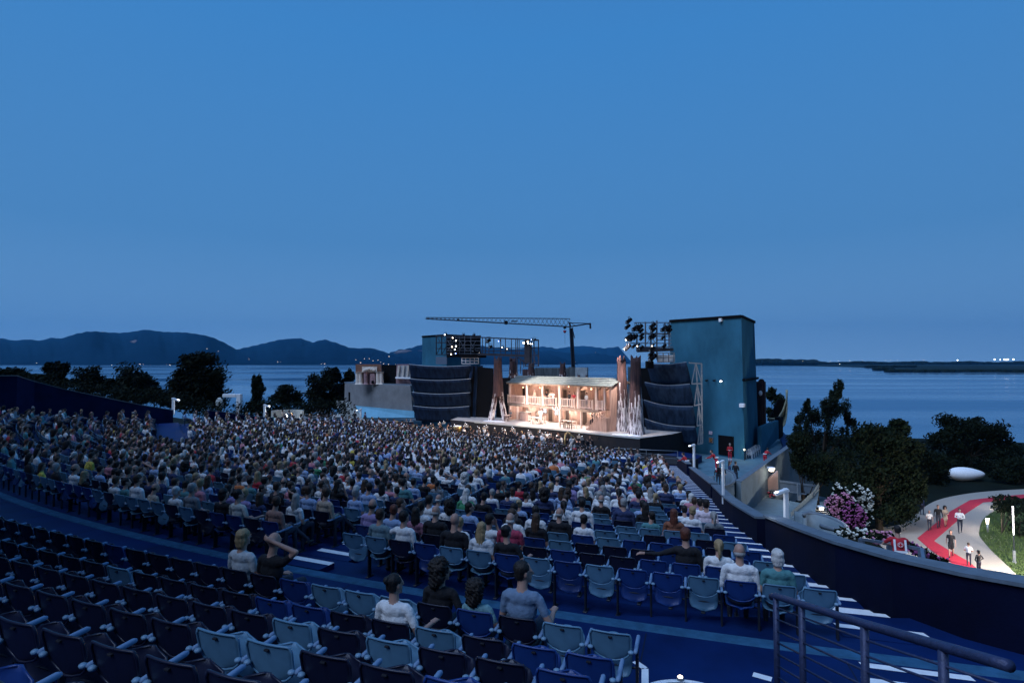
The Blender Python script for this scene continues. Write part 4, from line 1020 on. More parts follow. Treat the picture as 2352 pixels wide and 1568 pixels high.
# ---- giant tree trunks of the set
def trunk(label, px0, px1, top_y, base_y, d, legs, frost, lean=0, seed=1, group='giant tree trunks of the stage set'):
    r = random.Random(seed); zt = W(px0, top_y, d).z; cx = (px0+px1)/2; hw = (px1-px0)/2/F*d
    base = W(cx, base_y, d); t = thing('giant_trunk', label, 'set tree', (base.x, base.y, ZS if base_y > 900 else base.z), 0, group); zb = t.location.z; H = zt-zb
    n = 22; ph = [r.uniform(0,6.28) for _ in range(5)]
    def ring(c, rad, z, jag=0): 
        return [(c[0]+rad*(1+.10*math.sin(5*a+ph[0])+.06*math.sin(9*a+ph[1]))*math.cos(a), c[1]+rad*.8*(1+.1*math.sin(6*a+ph[2]))*math.sin(a), z+jag*(abs(math.sin(2.5*a+ph[3]))+.35*math.sin(7*a+ph[4]))) for a in [2*math.pi*k/n for k in range(n)]]
    def tube_(cs, name, jag):
        fine = []
        for i in range(len(cs)-1):
            for k in range(5):
                u = k/5; A, B = cs[i], cs[i+1]; fine.append(((A[0][0]*(1-u)+B[0][0]*u, A[0][1]*(1-u)+B[0][1]*u), A[1]*(1-u)+B[1]*u, A[2]*(1-u)+B[2]*u))
        cs = fine+[cs[-1]]
        b = MB(); vs = []
        for i, (c, rad, z) in enumerate(cs): vs += ring(c, rad, z, jag if i == len(cs)-1 else 0)
        fs = [(i*n+k, i*n+(k+1)%n, (i+1)*n+(k+1)%n, (i+1)*n+k) for i in range(len(cs)-1) for k in range(n)]
        vs.append((cs[-1][0][0], cs[-1][0][1], cs[-1][2]-.2)); L = len(vs)-1; o_ = (len(cs)-1)*n
        fs += [(o_+k, o_+(k+1)%n, L) for k in range(n)]
        b.add(vs, fs); split = frost; ctr = len(vs)
        b.m = [1 if (sum(vs[i][2] for i in f)/len(f)) < split+.9*math.sin(f[0]*2.3+ph[0])+.5*math.sin(f[0]*5.1) else 0 for f in b.f]
        return b.build(name, [m_bark, m_barkw], t, True, True)
    if legs:
        fk = .42*H
        tube_([((lean*.0,0),hw*.95,fk-.25),((lean*.3,0),hw*.92,fk+.6),((lean*.7,0),hw*.78,H*.75),((lean,0),hw*.70,H-.5)], 'stem', .6)
        for sx in (-1,1): tube_([((sx*hw*1.35,-.2),hw*.62,0),((sx*hw*1.0,-.1),hw*.50,fk*.35),((sx*hw*.62,0),hw*.46,fk*.75),((sx*hw*.40,0),hw*.55,fk+.25)], 'root', 0)
    else:
        tube_([((0,0),hw*1.35,0),((0,0),hw*1.12,H*.14),((lean*.3,0),hw*1.0,H*.35),((lean*.6,0),hw*.86,H*.6),((lean*.85,0),hw*.74,H*.82),((lean,0),hw*.74,H-.6)], 'stem', .55)
    return t
trunk('reddish forked tree trunk standing at the left end of the lit stage', *(q3(140,0)[0], q3(262,0)[0]), q3(0,510)[1], q3(0,1210)[1], 68.5, True, 2.4, -.05, 1)
trunk('slim dark trunk just left behind the house roof', q3(330,0)[0], q3(420,0)[0], q3(0,500)[1], 870, 76, False, 0, -.1, 2)
trunk('stump-like trunk behind the left part of the roof', q3(532,0)[0], q3(612,0)[0], q3(0,565)[1], 872, 79, False, 0, 0, 3)
trunk('stump-like trunk behind the middle of the roof', q3(888,0)[0], q3(962,0)[0], q3(0,560)[1], 872, 76, False, 0, 0, 4)
trunk('low stump behind the roof right of the crane', q3(1088,0)[0], q3(1124,0)[0], q3(0,690)[1], 876, 74, False, 0, 0, 5)
trunk('lowest stump behind the right part of the roof', q3(1178,0)[0], q3(1208,0)[0], q3(0,688)[1], 877, 74, False, 0, 0, 6)
trunk('frosted trunk, back left one of the right-hand group', q4(8,0)[0], q4(112,0)[0], q4(0,435)[1], q3(0,1320)[1], 58.5, False, 3.6, -.1, 7)
trunk('frosted thick trunk at the front right end of the stage', q4(118,0)[0], q4(240,0)[0], q4(0,430)[1], q3(0,1362)[1], 55.5, False, 3.4, .05, 8)
trunk('thin dark trunk half hidden left of the right-hand group', q3(1538,0)[0], q3(1585,0)[0], q3(0,555)[1], q3(0,1240)[1], 62.0, False, 1.0, 0, 9)
# snow drifts under the trunks
for (xa, xb, y, dd, lab) in ((40,280,1212,68.3,'white snow drift cloth under the left forked trunk'),(1480,1800,1350,55.6,'white snow drift cloth under the right-hand trunks')):
    a, c_ = W(*q3(xa,y),dd), W(*q3(xb,y+ (40 if xa > 1000 else 8)),dd-1.5); b = MB(); ns = 14; vs = []
    for i in range(ns+1):
        p = a+(c_-a)*i/ns; w = .75*math.sin(math.pi*(i+.3)/(ns+.6))**.5*(1+.2*math.sin(i*2.1))
        vs += [(p.x-.4*w,p.y-.75*w,ZS+.012),(p.x,p.y,ZS+.16*w),(p.x+.5*w,p.y+.8*w,ZS+.012)]
    fs = []
    for i in range(ns): fs += [(3*i,3*i+3,3*i+4,3*i+1),(3*i+1,3*i+4,3*i+5,3*i+2)]
    b.add(vs, fs); tag(b.build('snow_drift', m_white, smooth=True), lab, 'snow cloth')
# ---- dark flats that close the stage
def flat(name, label, pts, d, mt, th=.25, cat='flat'):
    P = [W(px, py, dd) for (px, py), dd in zip(pts, d)]; b = MB(); b.slab(P, th); o = b.build(name, mt); return tag(o, label, cat)
flat('black_leg', 'tall black masking flat left of the forked trunk', [q3(-140,1180),q3(-140,600),q3(140,630),q3(140,1195)], [73.5,73.5,71.8,71.8], m_black)
flat('black_leg', 'black masking flat between the forked trunk and the house', [q3(180,1195),q3(180,735),q3(330,735),q3(330,1205)], [72.6,72.6,71.2,71.2], m_black)
flat('black_leg', 'black masking flat right of the frosted trunks', [q4(195,1140),q4(205,545),q4(345,545),q4(335,1200)], [62.5,62.5,61,61], m_black)
m_bk = M('back_wall_metal', (.09,.11,.12), .6, .1, vscale=1.5, stretch=(3,3,.3), col2=(.02,.025,.03), thr=(.35,.65))
def backwall(label, xs, ytop, ybot, ds, m=m_bk): return flat('back_screen', label, [q3(xs[0],ybot),q3(xs[0],ytop),q3(xs[1],ytop+2),q3(xs[1],ybot)], [ds[0],ds[0],ds[1],ds[1]], m, .3, 'screen')
backwall('long stained metal screen behind the house roof', (612,990), 622, 760, (82,78))
backwall('stained metal screen right of the crane behind the roof', (992,1062), 615, 760, (77.9,77.2))
backwall('pale grey screen panel right of the crane', (1066,1200), 618, 770, (76.6,75.4), M('pale_screen', (.22,.26,.28), .7, var=.3, vscale=1.5))
backwall('dark low screen left behind the roof', (475,608), 640, 760, (84,82.2), m_bark)
backwall('small screen between the right-hand trunks', (1655,1680), 612, 1180, (66,65.5))
# ---- hull-shaped metal side screens
m_sail_shaded = M('shaded_hull_metal_left', (.012,.026,.058), .7, 0, vscale=1.2, stretch=(2.2,2.2,.25), col2=(.004,.008,.02), thr=(.35,.65), bump=.2, bscale=6, spec=.1)  # same hull metal, darkened: the left screen's shade is put into its colour
def tier(lab, parent, q, TL, TR, BR, BL, dl, dr, bulge=.45, m=m_sail):
    a, b_, c_, d_ = W(*q(*TL), dl), W(*q(*TR), dr), W(*q(*BR), dr+.35), W(*q(*BL), dl+.35)
    nrm = Vector((-.75,-.66,0))
    def fn(u, v):
        top = a.lerp(b_, u); bot = d_.lerp(c_, u); p = bot.lerp(top, v)
        return p+nrm*bulge*(math.sin(math.pi*min(1,u*.9+.08))*.8)+nrm*(v**1.6*.35)+Vector((0,0,-.22*math.sin(math.pi*u)*(1 if v > .5 else 1)))
    mb = MB(); mb.shell(fn, 14, 5, -.10); o = mb.build('hull_panel', m, parent, True); 
    e = MB(); e.path([fn(u, 1.0)+Vector((0,0,.02)) for u in np.linspace(0,1,12)], .05, 6); e.build('rim', m_galv, o)
rs = thing('metal_hull_screen', 'dark metal hull-like screen of four overlapping tiers in front of the green tower', 'screen', W(*q4(520,1215), 57.5))
tier('', rs, q4, (300,500), (660,494), (688,692), (330,682), 60.5, 57.6)
tier('', rs, q4, (286,676), (690,692), (716,892), (336,862), 60.2, 57.4)
tier('', rs, q4, (276,836), (722,896), (738,1085), (312,1032), 59.9, 57.2)
tier('', rs, q4, (284,1006), (742,1080), (752,1236), (300,1196), 59.6, 57.0)
b = MB(); P = lambda x, y, d=57.0: W(*q4(x, y), d)
for k in range(4):
    ys = [(498,506),(690,686),(888,874),(1072,1060)][k]; yn = [(690,686),(888,874),(1072,1060),(1240,1230)][k]
    xo = [(665,780),(690,780),(715,782),(738,784)][k]; xn = [(690,780),(715,782),(738,784),(745,788)][k]
    b.bar(P(xo[0],ys[0]), P(xo[1],ys[1]), .13); b.bar(P(xo[1],ys[1]), P(xn[1],yn[1]), .13); b.bar(P((xo[0]+xo[1])/2+5,ys[0]), P((xn[0]+xn[1])/2+5,yn[1]), .11)
    b.bar(P((xo[0]+xo[1])/2+5,ys[0]), P(xn[0],yn[0]), .08); b.bar(P((xo[0]+xo[1])/2+5,ys[0]), P(xn[1],yn[1]), .08)
b.bar(P(745,1240), P(788,1230), .13); b.build('support_frame', m_galv, rs)
ls = thing('metal_hull_screen', 'dark stained metal hull-like screen of four tiers left of the lit stage', 'screen', W(*q2(1780,990), 74))
tier('', ls, q2, (1430,480), (1990,490), (1960,612), (1425,606), 76, 72.5, .3, m_sail_shaded)
tier('', ls, q2, (1436,612), (1992,612), (1978,738), (1458,738), 75.8, 72.3, .3, m_sail_shaded)
tier('', ls, q2, (1456,735), (1986,738), (1972,862), (1466,862), 75.6, 72.1, .3, m_sail_shaded)
tier('', ls, q2, (1466,860), (1978,864), (1970,992), (1475,990), 75.4, 71.9, .3, m_sail_shaded)
for i, (xa, ya, xb, yb) in enumerate(((1995,490,1975,612),(2030,490,2010,990),(2075,490,2040,990))):
    mb = MB(); mb.slab([W(*q2(xa-26,ya), 72.6+i*.5), W(*q2(xa,ya), 72.2+i*.5), W(*q2(xb,990 if i else 612), 72.2+i*.5), W(*q2(xb-24,990 if i else 612), 72.6+i*.5)], .15); mb.build('side_fold', m_sail_shaded, ls)
# ---- right green tower
TA, TB, TC = Vector((17.35,61.9,0)), Vector((22.5,55.4,0)), Vector((27.2,63.4,0)); TD = Vector((20.5,70,0))
ztop = 4.45
tw = thing('stage_tower', 'tall windowless blue-green tower right of the stage', 'tower', (22,61,-9.4))
def bat(p, z, k=.02): c = Vector((22.2,62.5,0)); return Vector((p.x, p.y, 0))+(Vector((p.x,p.y,0))-c).normalized()*(ztop-z)*k+Vector((0,0,z))
b = MB(); ns = 8; vs = []
for j in range(ns+1):
    z = -14+(ztop+14)*j/ns; vs += [bat(p, z) for p in (TA,TB,TC,TD)]
b.add(vs, [(4*j+i, 4*j+(i+1)%4, 4*j+4+(i+1)%4, 4*j+4+i) for j in range(ns) for i in range(4)]+[(4*ns,4*ns+1,4*ns+2,4*ns+3)])
b.build('wall', m_teal, tw)
b = MB(); T4 = [TA,TB,TC,TD]
for i in range(4): p, q_ = T4[i], T4[(i+1)%4]; b.bar((p.x,p.y,ztop+.06),(q_.x,q_.y,ztop+.06),.26)
b.build('parapet_cap', m_black, tw)
TU = (TB-TA).normalized(); TN = Vector((TU.y,-TU.x,0)); rzT = math.atan2(TU.y, TU.x)
def tface(px, py, off=.0, A=TA, U=TU, N=TN, z0=-9.4):
    r = ray(px, py); P0 = A; t_ = P0.dot(N)/r.dot(N); 
    for _ in range(4): p = r*t_; P0 = A+N*(ztop-p.z)*.0175; t_ = P0.dot(N)/r.dot(N)
    return r*t_+N*off
def tbox(name, parent, q, x0, y0, x1, y1, m, out=.06, A=TA, U=TU, N=TN):
    a, c_ = tface(*q(x0,y0),0,A,U,N), tface(*q(x1,y1),0,A,U,N); zt, zb = a.z, c_.z; a.z = c_.z = 0
    mb = MB(); lo = min(a.dot(U), c_.dot(U)); hi = max(a.dot(U), c_.dot(U)); base = N*max(a.dot(N), c_.dot(N))
    def pt(u, n, z): p = base+U*u+N*n; return (p.x, p.y, z)
    mb.add([pt(lo,-.3,zb),pt(hi,-.3,zb),pt(hi,out,zb),pt(lo,out,zb),pt(lo,-.3,zt),pt(hi,-.3,zt),pt(hi,out,zt),pt(lo,out,zt)], [(0,3,2,1),(4,5,6,7),(0,1,5,4),(1,2,6,5),(2,3,7,6),(3,0,4,7)])
    return mb.build(name, m, parent)
dr_ = tbox('door', tw, q4, 934, 1155, 1072, 1352, m_black, .03)
fr = MB()
tbox('floodlight', tw, q4, 950, 95, 974, 124, m_white, .3)
for x in (838, 907):
    o_ = tface(*q4(x,653)); mb = MB(); mb.path([o_, o_+TN*.22, o_+TN*.3+Vector((0,0,-.1))], [.04,.04,.16], 8); mb.build('wall_lamp', m_dark, tw)
o_ = tface(*q4(972,653)); mb = MB(); mb.path([o_, o_+TN*.22, o_+TN*.3+Vector((0,0,-.1))], [.04,.04,.16], 8); wl = mb.build('wall_lamp', m_dark, tw)
mb = MB(); mb.ell(o_+TN*.34+Vector((0,0,-.14)), (.13,.13,.06)); mb.build('bulb', m_glowW, wl)
m_poster1 = M('poster_pink', (.62,.52,.60), .7, vscale=12, col2=(.35,.30,.42), thr=(.45,.55)); m_poster2 = M('poster_orange', (.55,.22,.04), .6, vscale=9, col2=(.05,.03,.03), thr=(.45,.55))
o_ = tbox('notice', tw, q4, 848, 1120, 876, 1152, m_poster1, .04); o_['label'] = 'pale pinkish notice sheet'
o_ = tbox('poster_board', tw, q4, 847, 1174, 887, 1230, m_cap, .04); tbox('poster', o_, q4, 853, 1181, 881, 1223, m_poster2, .06)
TU2 = (TC-TB).normalized(); TN2 = Vector((TU2.y,-TU2.x,0))
b = MB(); a = tface(*q4(1148,655),.14,TB,TU2,TN2); c_ = tface(*q4(1280,637),.14,TB,TU2,TN2); b.path([a, c_], .14, 8); b.build('pipe', m_black, tw)
tbox('switch_box', tw, q4, 1152, 873, 1166, 898, m_white, .12, TB, TU2, TN2)
# ---- left tower, gantry and bridge
lt = thing('lighting_tower', 'smaller green tower behind the left hull screen with a lighting gallery', 'tower', W(*q2(1590,480),80))
a, b2, c2, d2 = W(*q2(1524,480),84), W(*q2(1750,480),79), W(*q2(2060,480),84), W(*q2(1800,470),92)
zt = W(*q2(1524,228),84).z
b = MB(); b.prism([(p.x,p.y) for p in (a,b2,c2,d2)], -12, zt); b.build('wall', m_teal, lt)
b = MB(); pr = [(p.x,p.y,zt+.06) for p in (a,b2,c2,d2)]
for i in range(4): b.bar(pr[i], pr[(i+1)%4], .2)
b.build('parapet_cap', m_black, lt)
tg = MB(); tg.slab([W(*q2(1582,235),83.0),W(*q2(1594,235),83.0),W(*q2(1594,252),83.0),W(*q2(1582,252),83.0)],.1); tg.build('floodlight', m_white, lt)
lg = thing('lighting_gantry', 'dark steel lighting gantry over the left screen with a long bridge to the stage', 'gantry', W(*q2(1850,480),76))
def LGp(x, y, d=None, q=q2): 
    px, py = q(x, y); return W(px, py, d if d else 77-(px-1040)*.028)
b = MB()
for x in (1655,1705,1750,1815,1880,1950,2010,2058): b.bar(LGp(x,212),LGp(x,392),.14)
for y in (215,280,335,390): b.bar(LGp(1650,y+ (4 if y < 250 else 0)),LGp(2060,y+4),.12)
for x in (1655,1705): b.bar(LGp(x,212),LGp(x+50,300),.08); b.bar(LGp(x+50,300),LGp(x,392),.08)
b.build('gallery_frame', m_dark, lg)
b = MB(); b.slab([LGp(1755,392,75.6),LGp(2060,392,74.4),LGp(2060,222,74.4),LGp(1755,222,75.6)], .1); b.build('dark_backing', m_black, lg)
b = MB()
for y in (232,262,300,330,352,378): b.bar(LGp(1752,y,74.9),LGp(2062,y+3,73.9),.06)
for x in (1790,1832,1868,1915,1972,2030): b.bar(LGp(x,225,74.6),LGp(x,392,74.6),.07)
for x in (1760,1870,1960): b.bar(LGp(x,262,74.5),LGp(x+60,352,74.3),.05); b.bar(LGp(x+60,262,74.3),LGp(x,352,74.5),.05)
b.build('lamp_pipes', m_grey, lg)
b = MB(); b.bar(LGp(1880,400,74),LGp(2110,408,72.8),.5,.3); b.bar(LGp(1755,405,75),LGp(1900,402,74),.3); b.build('deck_beam', m_black, lg)
b = MB()
for x in (1890,1925,1965,2005,2042): b.bar(LGp(x,420,73.8),LGp(x,472,73.8),.09)
for y in (420,446,472): b.bar(LGp(1886,y,73.8),LGp(2046,y,73.8),.09)
b.build('white_railing', m_wmetal, lg)
b = MB(); b.slab([LGp(1655,478,78),LGp(1755,478,76.5),LGp(1755,410,76.5),LGp(1655,410,78)], .08); b.build('side_panel', m_grey, lg)
def BGp(x, y, dd=0): px, py = q3(x, y); return W(px, py, 72.5-(px-1100)*.018+dd)
b = MB()
for dd in (0, 1.2):
    b.bar(BGp(-20,282,dd),BGp(655,312,dd),.14); b.bar(BGp(-20,432,dd),BGp(520,438,dd),.10); b.bar(BGp(-20,398,dd),BGp(620,400,dd),.07); b.bar(BGp(-20,470,dd),BGp(520,490,dd),.28)
    for x in (28,62,100,155,232,285,352,400,418,438): b.bar(BGp(x,285+x*.03,dd),BGp(x,478,dd),.10)
for x in (28,155,285,418): b.bar(BGp(x,288,0),BGp(x,288,1.2),.08); b.bar(BGp(x,478,0),BGp(x,478,1.2),.1)
b.build('bridge', m_dark, lg)
b = MB()
for dd in (0, 1.4):
    for x in (508,575,605,655): b.bar(BGp(x,310,dd),BGp(x,608,dd),.13)
    for y in (318,395,485,605): b.bar(BGp(505,y,dd),BGp(658,y,dd),.09)
    for y0 in (400,490): b.bar(BGp(575,y0,dd),BGp(655,y0+110,dd),.07)
for x, y in ((415,505),(440,520),(470,545)): b.bar(BGp(x,y),BGp(x+60,y+30),.12)
b.bar(BGp(415,505),BGp(415,690),.14); b.bar(BGp(455,530),BGp(455,690),.10); b.bar(BGp(490,560),BGp(490,620),.1)
b.slab([BGp(512,570,.3),BGp(572,570,.3),BGp(572,350,.3),BGp(512,350,.3)], .6)
b.build('end_tower', m_dark, lg)
def spotlight(p, dirv, label, m_l=None, sz=.26, group='stage lamps on the gantries', d_=None):
    t = thing('stage_lamp', label, 'stage lamp', p, 0, group); dv = Vector(dirv).normalized(); p = Vector(p)
    b = MB(); b.path([p-dv*sz*1.1, p-dv*sz*.9, p+dv*sz*.5, p+dv*sz*1.1], [sz*.35,sz*.55,sz*.62,sz*.70], 10); b.build('housing', m_black, t, True)
    b = MB(); s_ = dv.cross(Vector((0,0,1))).normalized(); b.bar(p-s_*sz*.75, p-s_*sz*.75+Vector((0,0,sz*1.3)), sz*.14); b.bar(p+s_*sz*.75, p+s_*sz*.75+Vector((0,0,sz*1.3)), sz*.14); b.bar(p-s_*sz*.8+Vector((0,0,sz*1.3)), p+s_*sz*.8+Vector((0,0,sz*1.3)), sz*.14); b.build('yoke', m_dark, t)
    b = MB(); b.ell(p+dv*sz*1.12, (sz*.40,)*3 if m_l else (sz*.5,)*3, 8, 6); b.build('lens', m_l or m_glass, t, True)
    return t
tv = Vector((-.45,-.8,-.25))
for i, (x, y, ml, nm) in enumerate(((1742,203,m_glowW,'bright white'),(1815,232,m_glowWarm,'warm'),(1845,258,m_glowW,'white'),(1808,315,m_glowWarm,'warm'),(1845,308,m_glowW,'white'),(1800,382,m_glowWarm,'warm'),(1842,375,m_glowBlue,'bluish'),(1835,338,m_glowW,'white'),(2057,376,m_glowWarm,'warm'),(1905,208,None,'unlit black'),(2002,208,None,'unlit black'),(2000,330,None,'unlit black'),(2000,355,None,'unlit grey'))):
    spotlight(LGp(x, y, 74.0), tv, f'{nm} stage lamp number {i+1} from the top left of the left gallery', ml, .20)
for i, (x, y, ml, nm, sz) in enumerate(((95,320,None,'large unlit',.36),(118,388,None,'unlit',.3),(218,320,m_glowBlue,'blue glowing',.2),(257,390,m_glowWarm,'warm glowing',.17),(310,410,m_glowWarm,'dim warm',.12),(503,338,m_glowW,'largest brilliant white',.30),(543,325,m_glowWarm,'warm glowing',.20),(572,352,m_glowW,'white',.15),(592,352,m_glowW,'white',.15),(582,305,m_glowBlue,'blue',.15),(545,350,m_glowW,'white',.15),(612,310,None,'unlit top corner',.24))):
    spotlight(BGp(x, y, -.4), tv, f'{nm} stage lamp {i+1} along the bridge to the right', ml, sz)
# ---- right gantry
rg = thing('lighting_gantry', 'steel lighting gantry in front of the tall tower, hung with black lamps', 'gantry', W(*q4(330,480),57))
def RG(x, y, d=57): return W(*q4(x, y), d)
b = MB()
for dd in (0, 1.3):
    for x, y0, y1 in ((268,125,400),(372,112,470),(446,130,380),(484,135,360),(190,235,395),(318,175,380)): b.bar(RG(x,y0,57+dd),RG(x,y1,57+dd),.13)
    for x0, y0, x1, y1 in ((165,133,500,132),(100,228,500,232),(110,318,505,322),(190,355,520,352),(275,235,500,240),(372,255,505,258),(372,290,505,292)): b.bar(RG(x0,y0,57+dd),RG(x1,y1,57+dd),.09)
b.bar(RG(272,210),RG(372,330),.06); b.bar(RG(372,210),RG(272,330),.06)
b.build('frame', m_grey, rg)
b = MB(); b.bar(RG(195,378),RG(520,378),.55,.3); b.build('deck_beam', m_dark, rg)
b = MB(); b.slab([RG(378,490,58.5),RG(535,490,58.5),RG(535,425,58.5),RG(378,425,58.5)], .1); b.build('white_box', m_wmetal, rg)
b = MB()
for x in (380,430,480,528): b.bar(RG(x,408,57.6),RG(x,492,57.6),.08)
for y in (408,450,492): b.bar(RG(378,y,57.6),RG(532,y,57.6),.08)
b.build('railing', m_galv, rg)
b = MB(); b.cbox(RG(285,548,57.2), RG(345,482,57.2)+Vector((0,.9,0)), .05); b.build('loudspeaker', m_black, rg)
for i, (x, y, ml, sz) in enumerate(((120,115,None,.38),(108,168,None,.34),(180,180,None,.42),(215,175,None,.45),(232,205,None,.3),(335,160,None,.4),(345,195,None,.34),(440,185,None,.4),(475,180,None,.42),(492,205,None,.3),(120,265,None,.46),(150,268,None,.46),(178,262,None,.36),(236,245,None,.3),(236,275,None,.28),(325,255,None,.36),(345,262,None,.3),(430,268,None,.26),(106,355,None,.44),(165,345,None,.28),(208,335,m_glowWarm,.20),(232,360,None,.3),(340,335,m_glowWarm,.18),(330,372,None,.34),(440,345,None,.3),(338,448,None,.5),(322,415,None,.34))):
    spotlight(RG(x, y, 56.8), (-.75,-.1,-.6), f'{"glowing" if ml else "black"} stage lamp {i+1} on the right gantry, counted row by row', ml, sz*.8)
# ---- crane
cr_ = thing('tower_crane', 'dark tower crane with a long jib rising behind the stage', 'crane', W(*q3(1050,735),104))
def CP(x, y, d=104, q=q3): return W(*q(x, y), d)
b = MB(); 
def CPm(t_, o): p = CP(1021,175).lerp(CP(1050,735),t_); return p+Vector((o[0]*.26,o[1]*.26,0))
for o in ((-1,-1),(1,-1),(1,1),(-1,1)): b.bar(CPm(0,o),CPm(1,o),.13)
for i in range(22):
    t0, t1 = i/22, (i+1)/22
    for o, o2 in (((-1,-1),(1,-1)),((1,-1),(1,1)),((1,1),(-1,1)),((-1,1),(-1,-1))): b.bar(CPm(t0,o),CPm(t1,o2),.08); b.bar(CPm(t0,o2),CPm(t1,o),.08)
b.tube(CP(1021,178),CP(1050,735),.16,n=8); b.build('mast', m_dark, cr_)
b = MB(); A0, A1 = CP(1560,62,104,q2), CP(1010,165); 
def jib(t_, k): p = A0.lerp(A1, t_); h = .25+1.25*min(1,t_*1.15); return p+(Vector((0,0,h)) if k == 2 else Vector((0,(-.5 if k else .5),0)))
for k in range(3): b.bar(jib(0,k),jib(1,k),.13)
for i in range(34):
    t0, t1 = i/34, (i+1)/34; b.bar(jib(t0,0),jib(t1,2),.06); b.bar(jib(t0,2),jib(t1,1),.06); b.bar(jib(t0,0),jib(t0,1),.06)
b.build('jib', m_dark, cr_)
b = MB(); b.bar(CP(1000,165),CP(1232,128),.22); b.bar(CP(1005,120),CP(1232,128),.13); b.bar(CP(1012,118),CP(1075,155),.1); b.bar(CP(1003,112),CP(1012,172),.3)
b.bar(CP(1234,122),CP(1236,186),.3); b.cbox(CP(1195,140)+Vector((0,-.3,0)),CP(1228,124)+Vector((0,.3,0)),.05); b.build('counter_jib', m_dark, cr_)
b = MB(); b.cbox(CP(272,138)+Vector((0,-.5,0)),CP(312,98)+Vector((0,.5,0)),.1); b.cbox(CP(345,108)+Vector((0,-.3,0)),CP(415,98)+Vector((0,.3,0)),.08); b.cbox(CP(1845,82,104,q2)+Vector((0,-.4,0)),CP(1870,64,104,q2)+Vector((0,.4,0)),.08); b.cbox(CP(935,184)+Vector((0,-.4,0)),CP(965,166)+Vector((0,.4,0)),.08); b.build('trolley', m_black, cr_)
b = MB(); b.tube(CP(950,184),CP(950,212),.04); b.tube(CP(951,236),CP(952,360),.02); b.path([CP(1035,180),CP(1048,240),CP(1060,290)],.08,6); b.build('cable', m_dark, cr_)
b = MB(); b.path([CP(950,208),CP(950,216),CP(950,236)],[.30,.32,.08],8); b.build('hook_block', m_red, cr_)
# ---- concrete side building on the left with painted backdrops
sb_ = thing('side_building', 'low raw concrete building left of the stage with an outside stair', 'building', W(*q2(1130,980),80))
def B(x, y, d): return W(*q2(x, y), d)
b = MB(); b.slab([B(890,862,84),B(1462,915,77),B(1440,672,77),B(890,655,84)], .5); b.slab([B(808,985,88),B(815,652,88),B(848,652,86.5),B(848,960,86.5)], .4); b.slab([B(848,732,86.5),B(890,734,84.1),B(890,655,84.1),B(848,652,86.5)], .4)
b.build('wall', m_conc, sb_)
b = MB(); b.slab([B(808,650,88),B(890,655,83.9),B(1440,672,76.9),B(1440,668,84),B(900,645,92)], .15); b.build('coping', m_cap, sb_)
b = MB(); b.slab([B(850,862,87.2),B(889,900,85.2),B(889,735,85.2),B(850,733,87.2)], .2); b.build('doorway', m_black, sb_)
b = MB(); b.slab([B(930,866,82),B(985,978,80.5),B(1468,975,76.2),B(1466,917,76.3)], .4); b.build('lower_wall', M('pale_blue_render', (.13,.34,.48), .8, var=.15, vscale=.8), sb_)
b = MB()
for i in range(12):
    t_ = i/12; p = B(845,815,85.5).lerp(B(990,985,79.5), t_); b.cbox((p.x-1.2,p.y-.35,p.z-1.2),(p.x+.7,p.y+.35,p.z-.15),.02)
b.slab([B(815,980,85),B(990,985,79.6),B(845,815,85)], .3); b.build('stair', m_conc2, sb_)
b = MB(); b.slab([B(748,878,86),B(818,884,85.4),B(818,815,85.4),B(750,812,86)], .3); b.bar(B(792,885,85),B(792,970,85),.3); b.slab([B(720,972,84),B(800,972,83),B(812,905,84)], .3); b.build('landing', m_conc2, sb_)
m_sc1 = M('painted_stone', (.62,.55,.48), .8, var=.22, vscale=2.5, bump=.3); m_sc2 = M('painted_umber', (.20,.10,.07), .85, var=.4, vscale=3); m_sc3 = M('painted_mauve', (.30,.19,.20), .8, var=.35, vscale=2.5)
bd = thing('painted_backdrop', 'upright scenery flat of a classical portal with columns on the side building roof', 'scenery', B(1045,662,81))
def sl(name, pts, d, m, par, th=.12): mb = MB(); mb.slab([B(x,y,d) for x, y in pts], th); return mb.build(name, m, par)
sl('canvas', ((925,662),(1175,668),(1150,480),(918,478)), 81, m_sc3, bd)
sl('cornice', ((916,548),(1150,545),(1150,478),(916,478)), 80.8, m_sc2, bd)
sl('architrave', ((975,552),(1112,552),(1112,500),(975,500)), 80.6, m_sc1, bd)
for xa, xb in ((920,948),(950,972),(998,1020),(1112,1132),(1134,1172)):
    mb = MB(); mb.path([B((xa+xb)/2,662,80.5),B((xa+xb)/2,650,80.5),B((xa+xb)/2-3,560,80.5),B((xa+xb)/2-3,548,80.5)], [.42,.30,.26,.40], 10); mb.build('column', m_sc1 if xa != 998 else m_sc3, bd)
sl('niche', ((1045,662),(1098,664),(1090,565),(1050,565)), 80.45, m_sc3, bd); sl('dark_arch', ((1060,655),(1085,655),(1082,628),(1064,628)), 80.25, m_black, bd)
for i in range(5): mb = MB(); mb.ell(B(1000+i*20,520+6*abs(i-2),80.4),(.32,.2,.24)); mb.build('relief', m_sc1, bd, True)
bd2 = thing('painted_backdrop', 'scenery flat with white window frames and a pale ledge beside the hull screen', 'scenery', B(1360,668,79))
sl('canvas', ((1285,668),(1440,674),(1430,478),(1292,478)), 79, m_sc3, bd2); sl('gable', ((1290,600),(1436,598),(1430,492),(1302,492)), 78.8, M('painted_grey', (.40,.42,.46), .8, var=.25), bd2)
for x in (1300,1345,1385,1425): mb = MB(); mb.bar(B(x,600,78.6),B(x+ (12 if x<1400 else -2),490,78.6),.26); mb.build('mullion', m_sc1, bd2)
mb = MB(); mb.bar(B(1282,602,78.5),B(1470,606,77.8),.22); mb.build('ledge', m_white, bd2)
bd3 = tag(MB().slab([B(1175,668,82),B(1285,670,81),B(1290,484,81),B(1160,484,82)], .2).build('scenery_flat', m_black), 'black gap flat between the two painted backdrops', 'scenery')
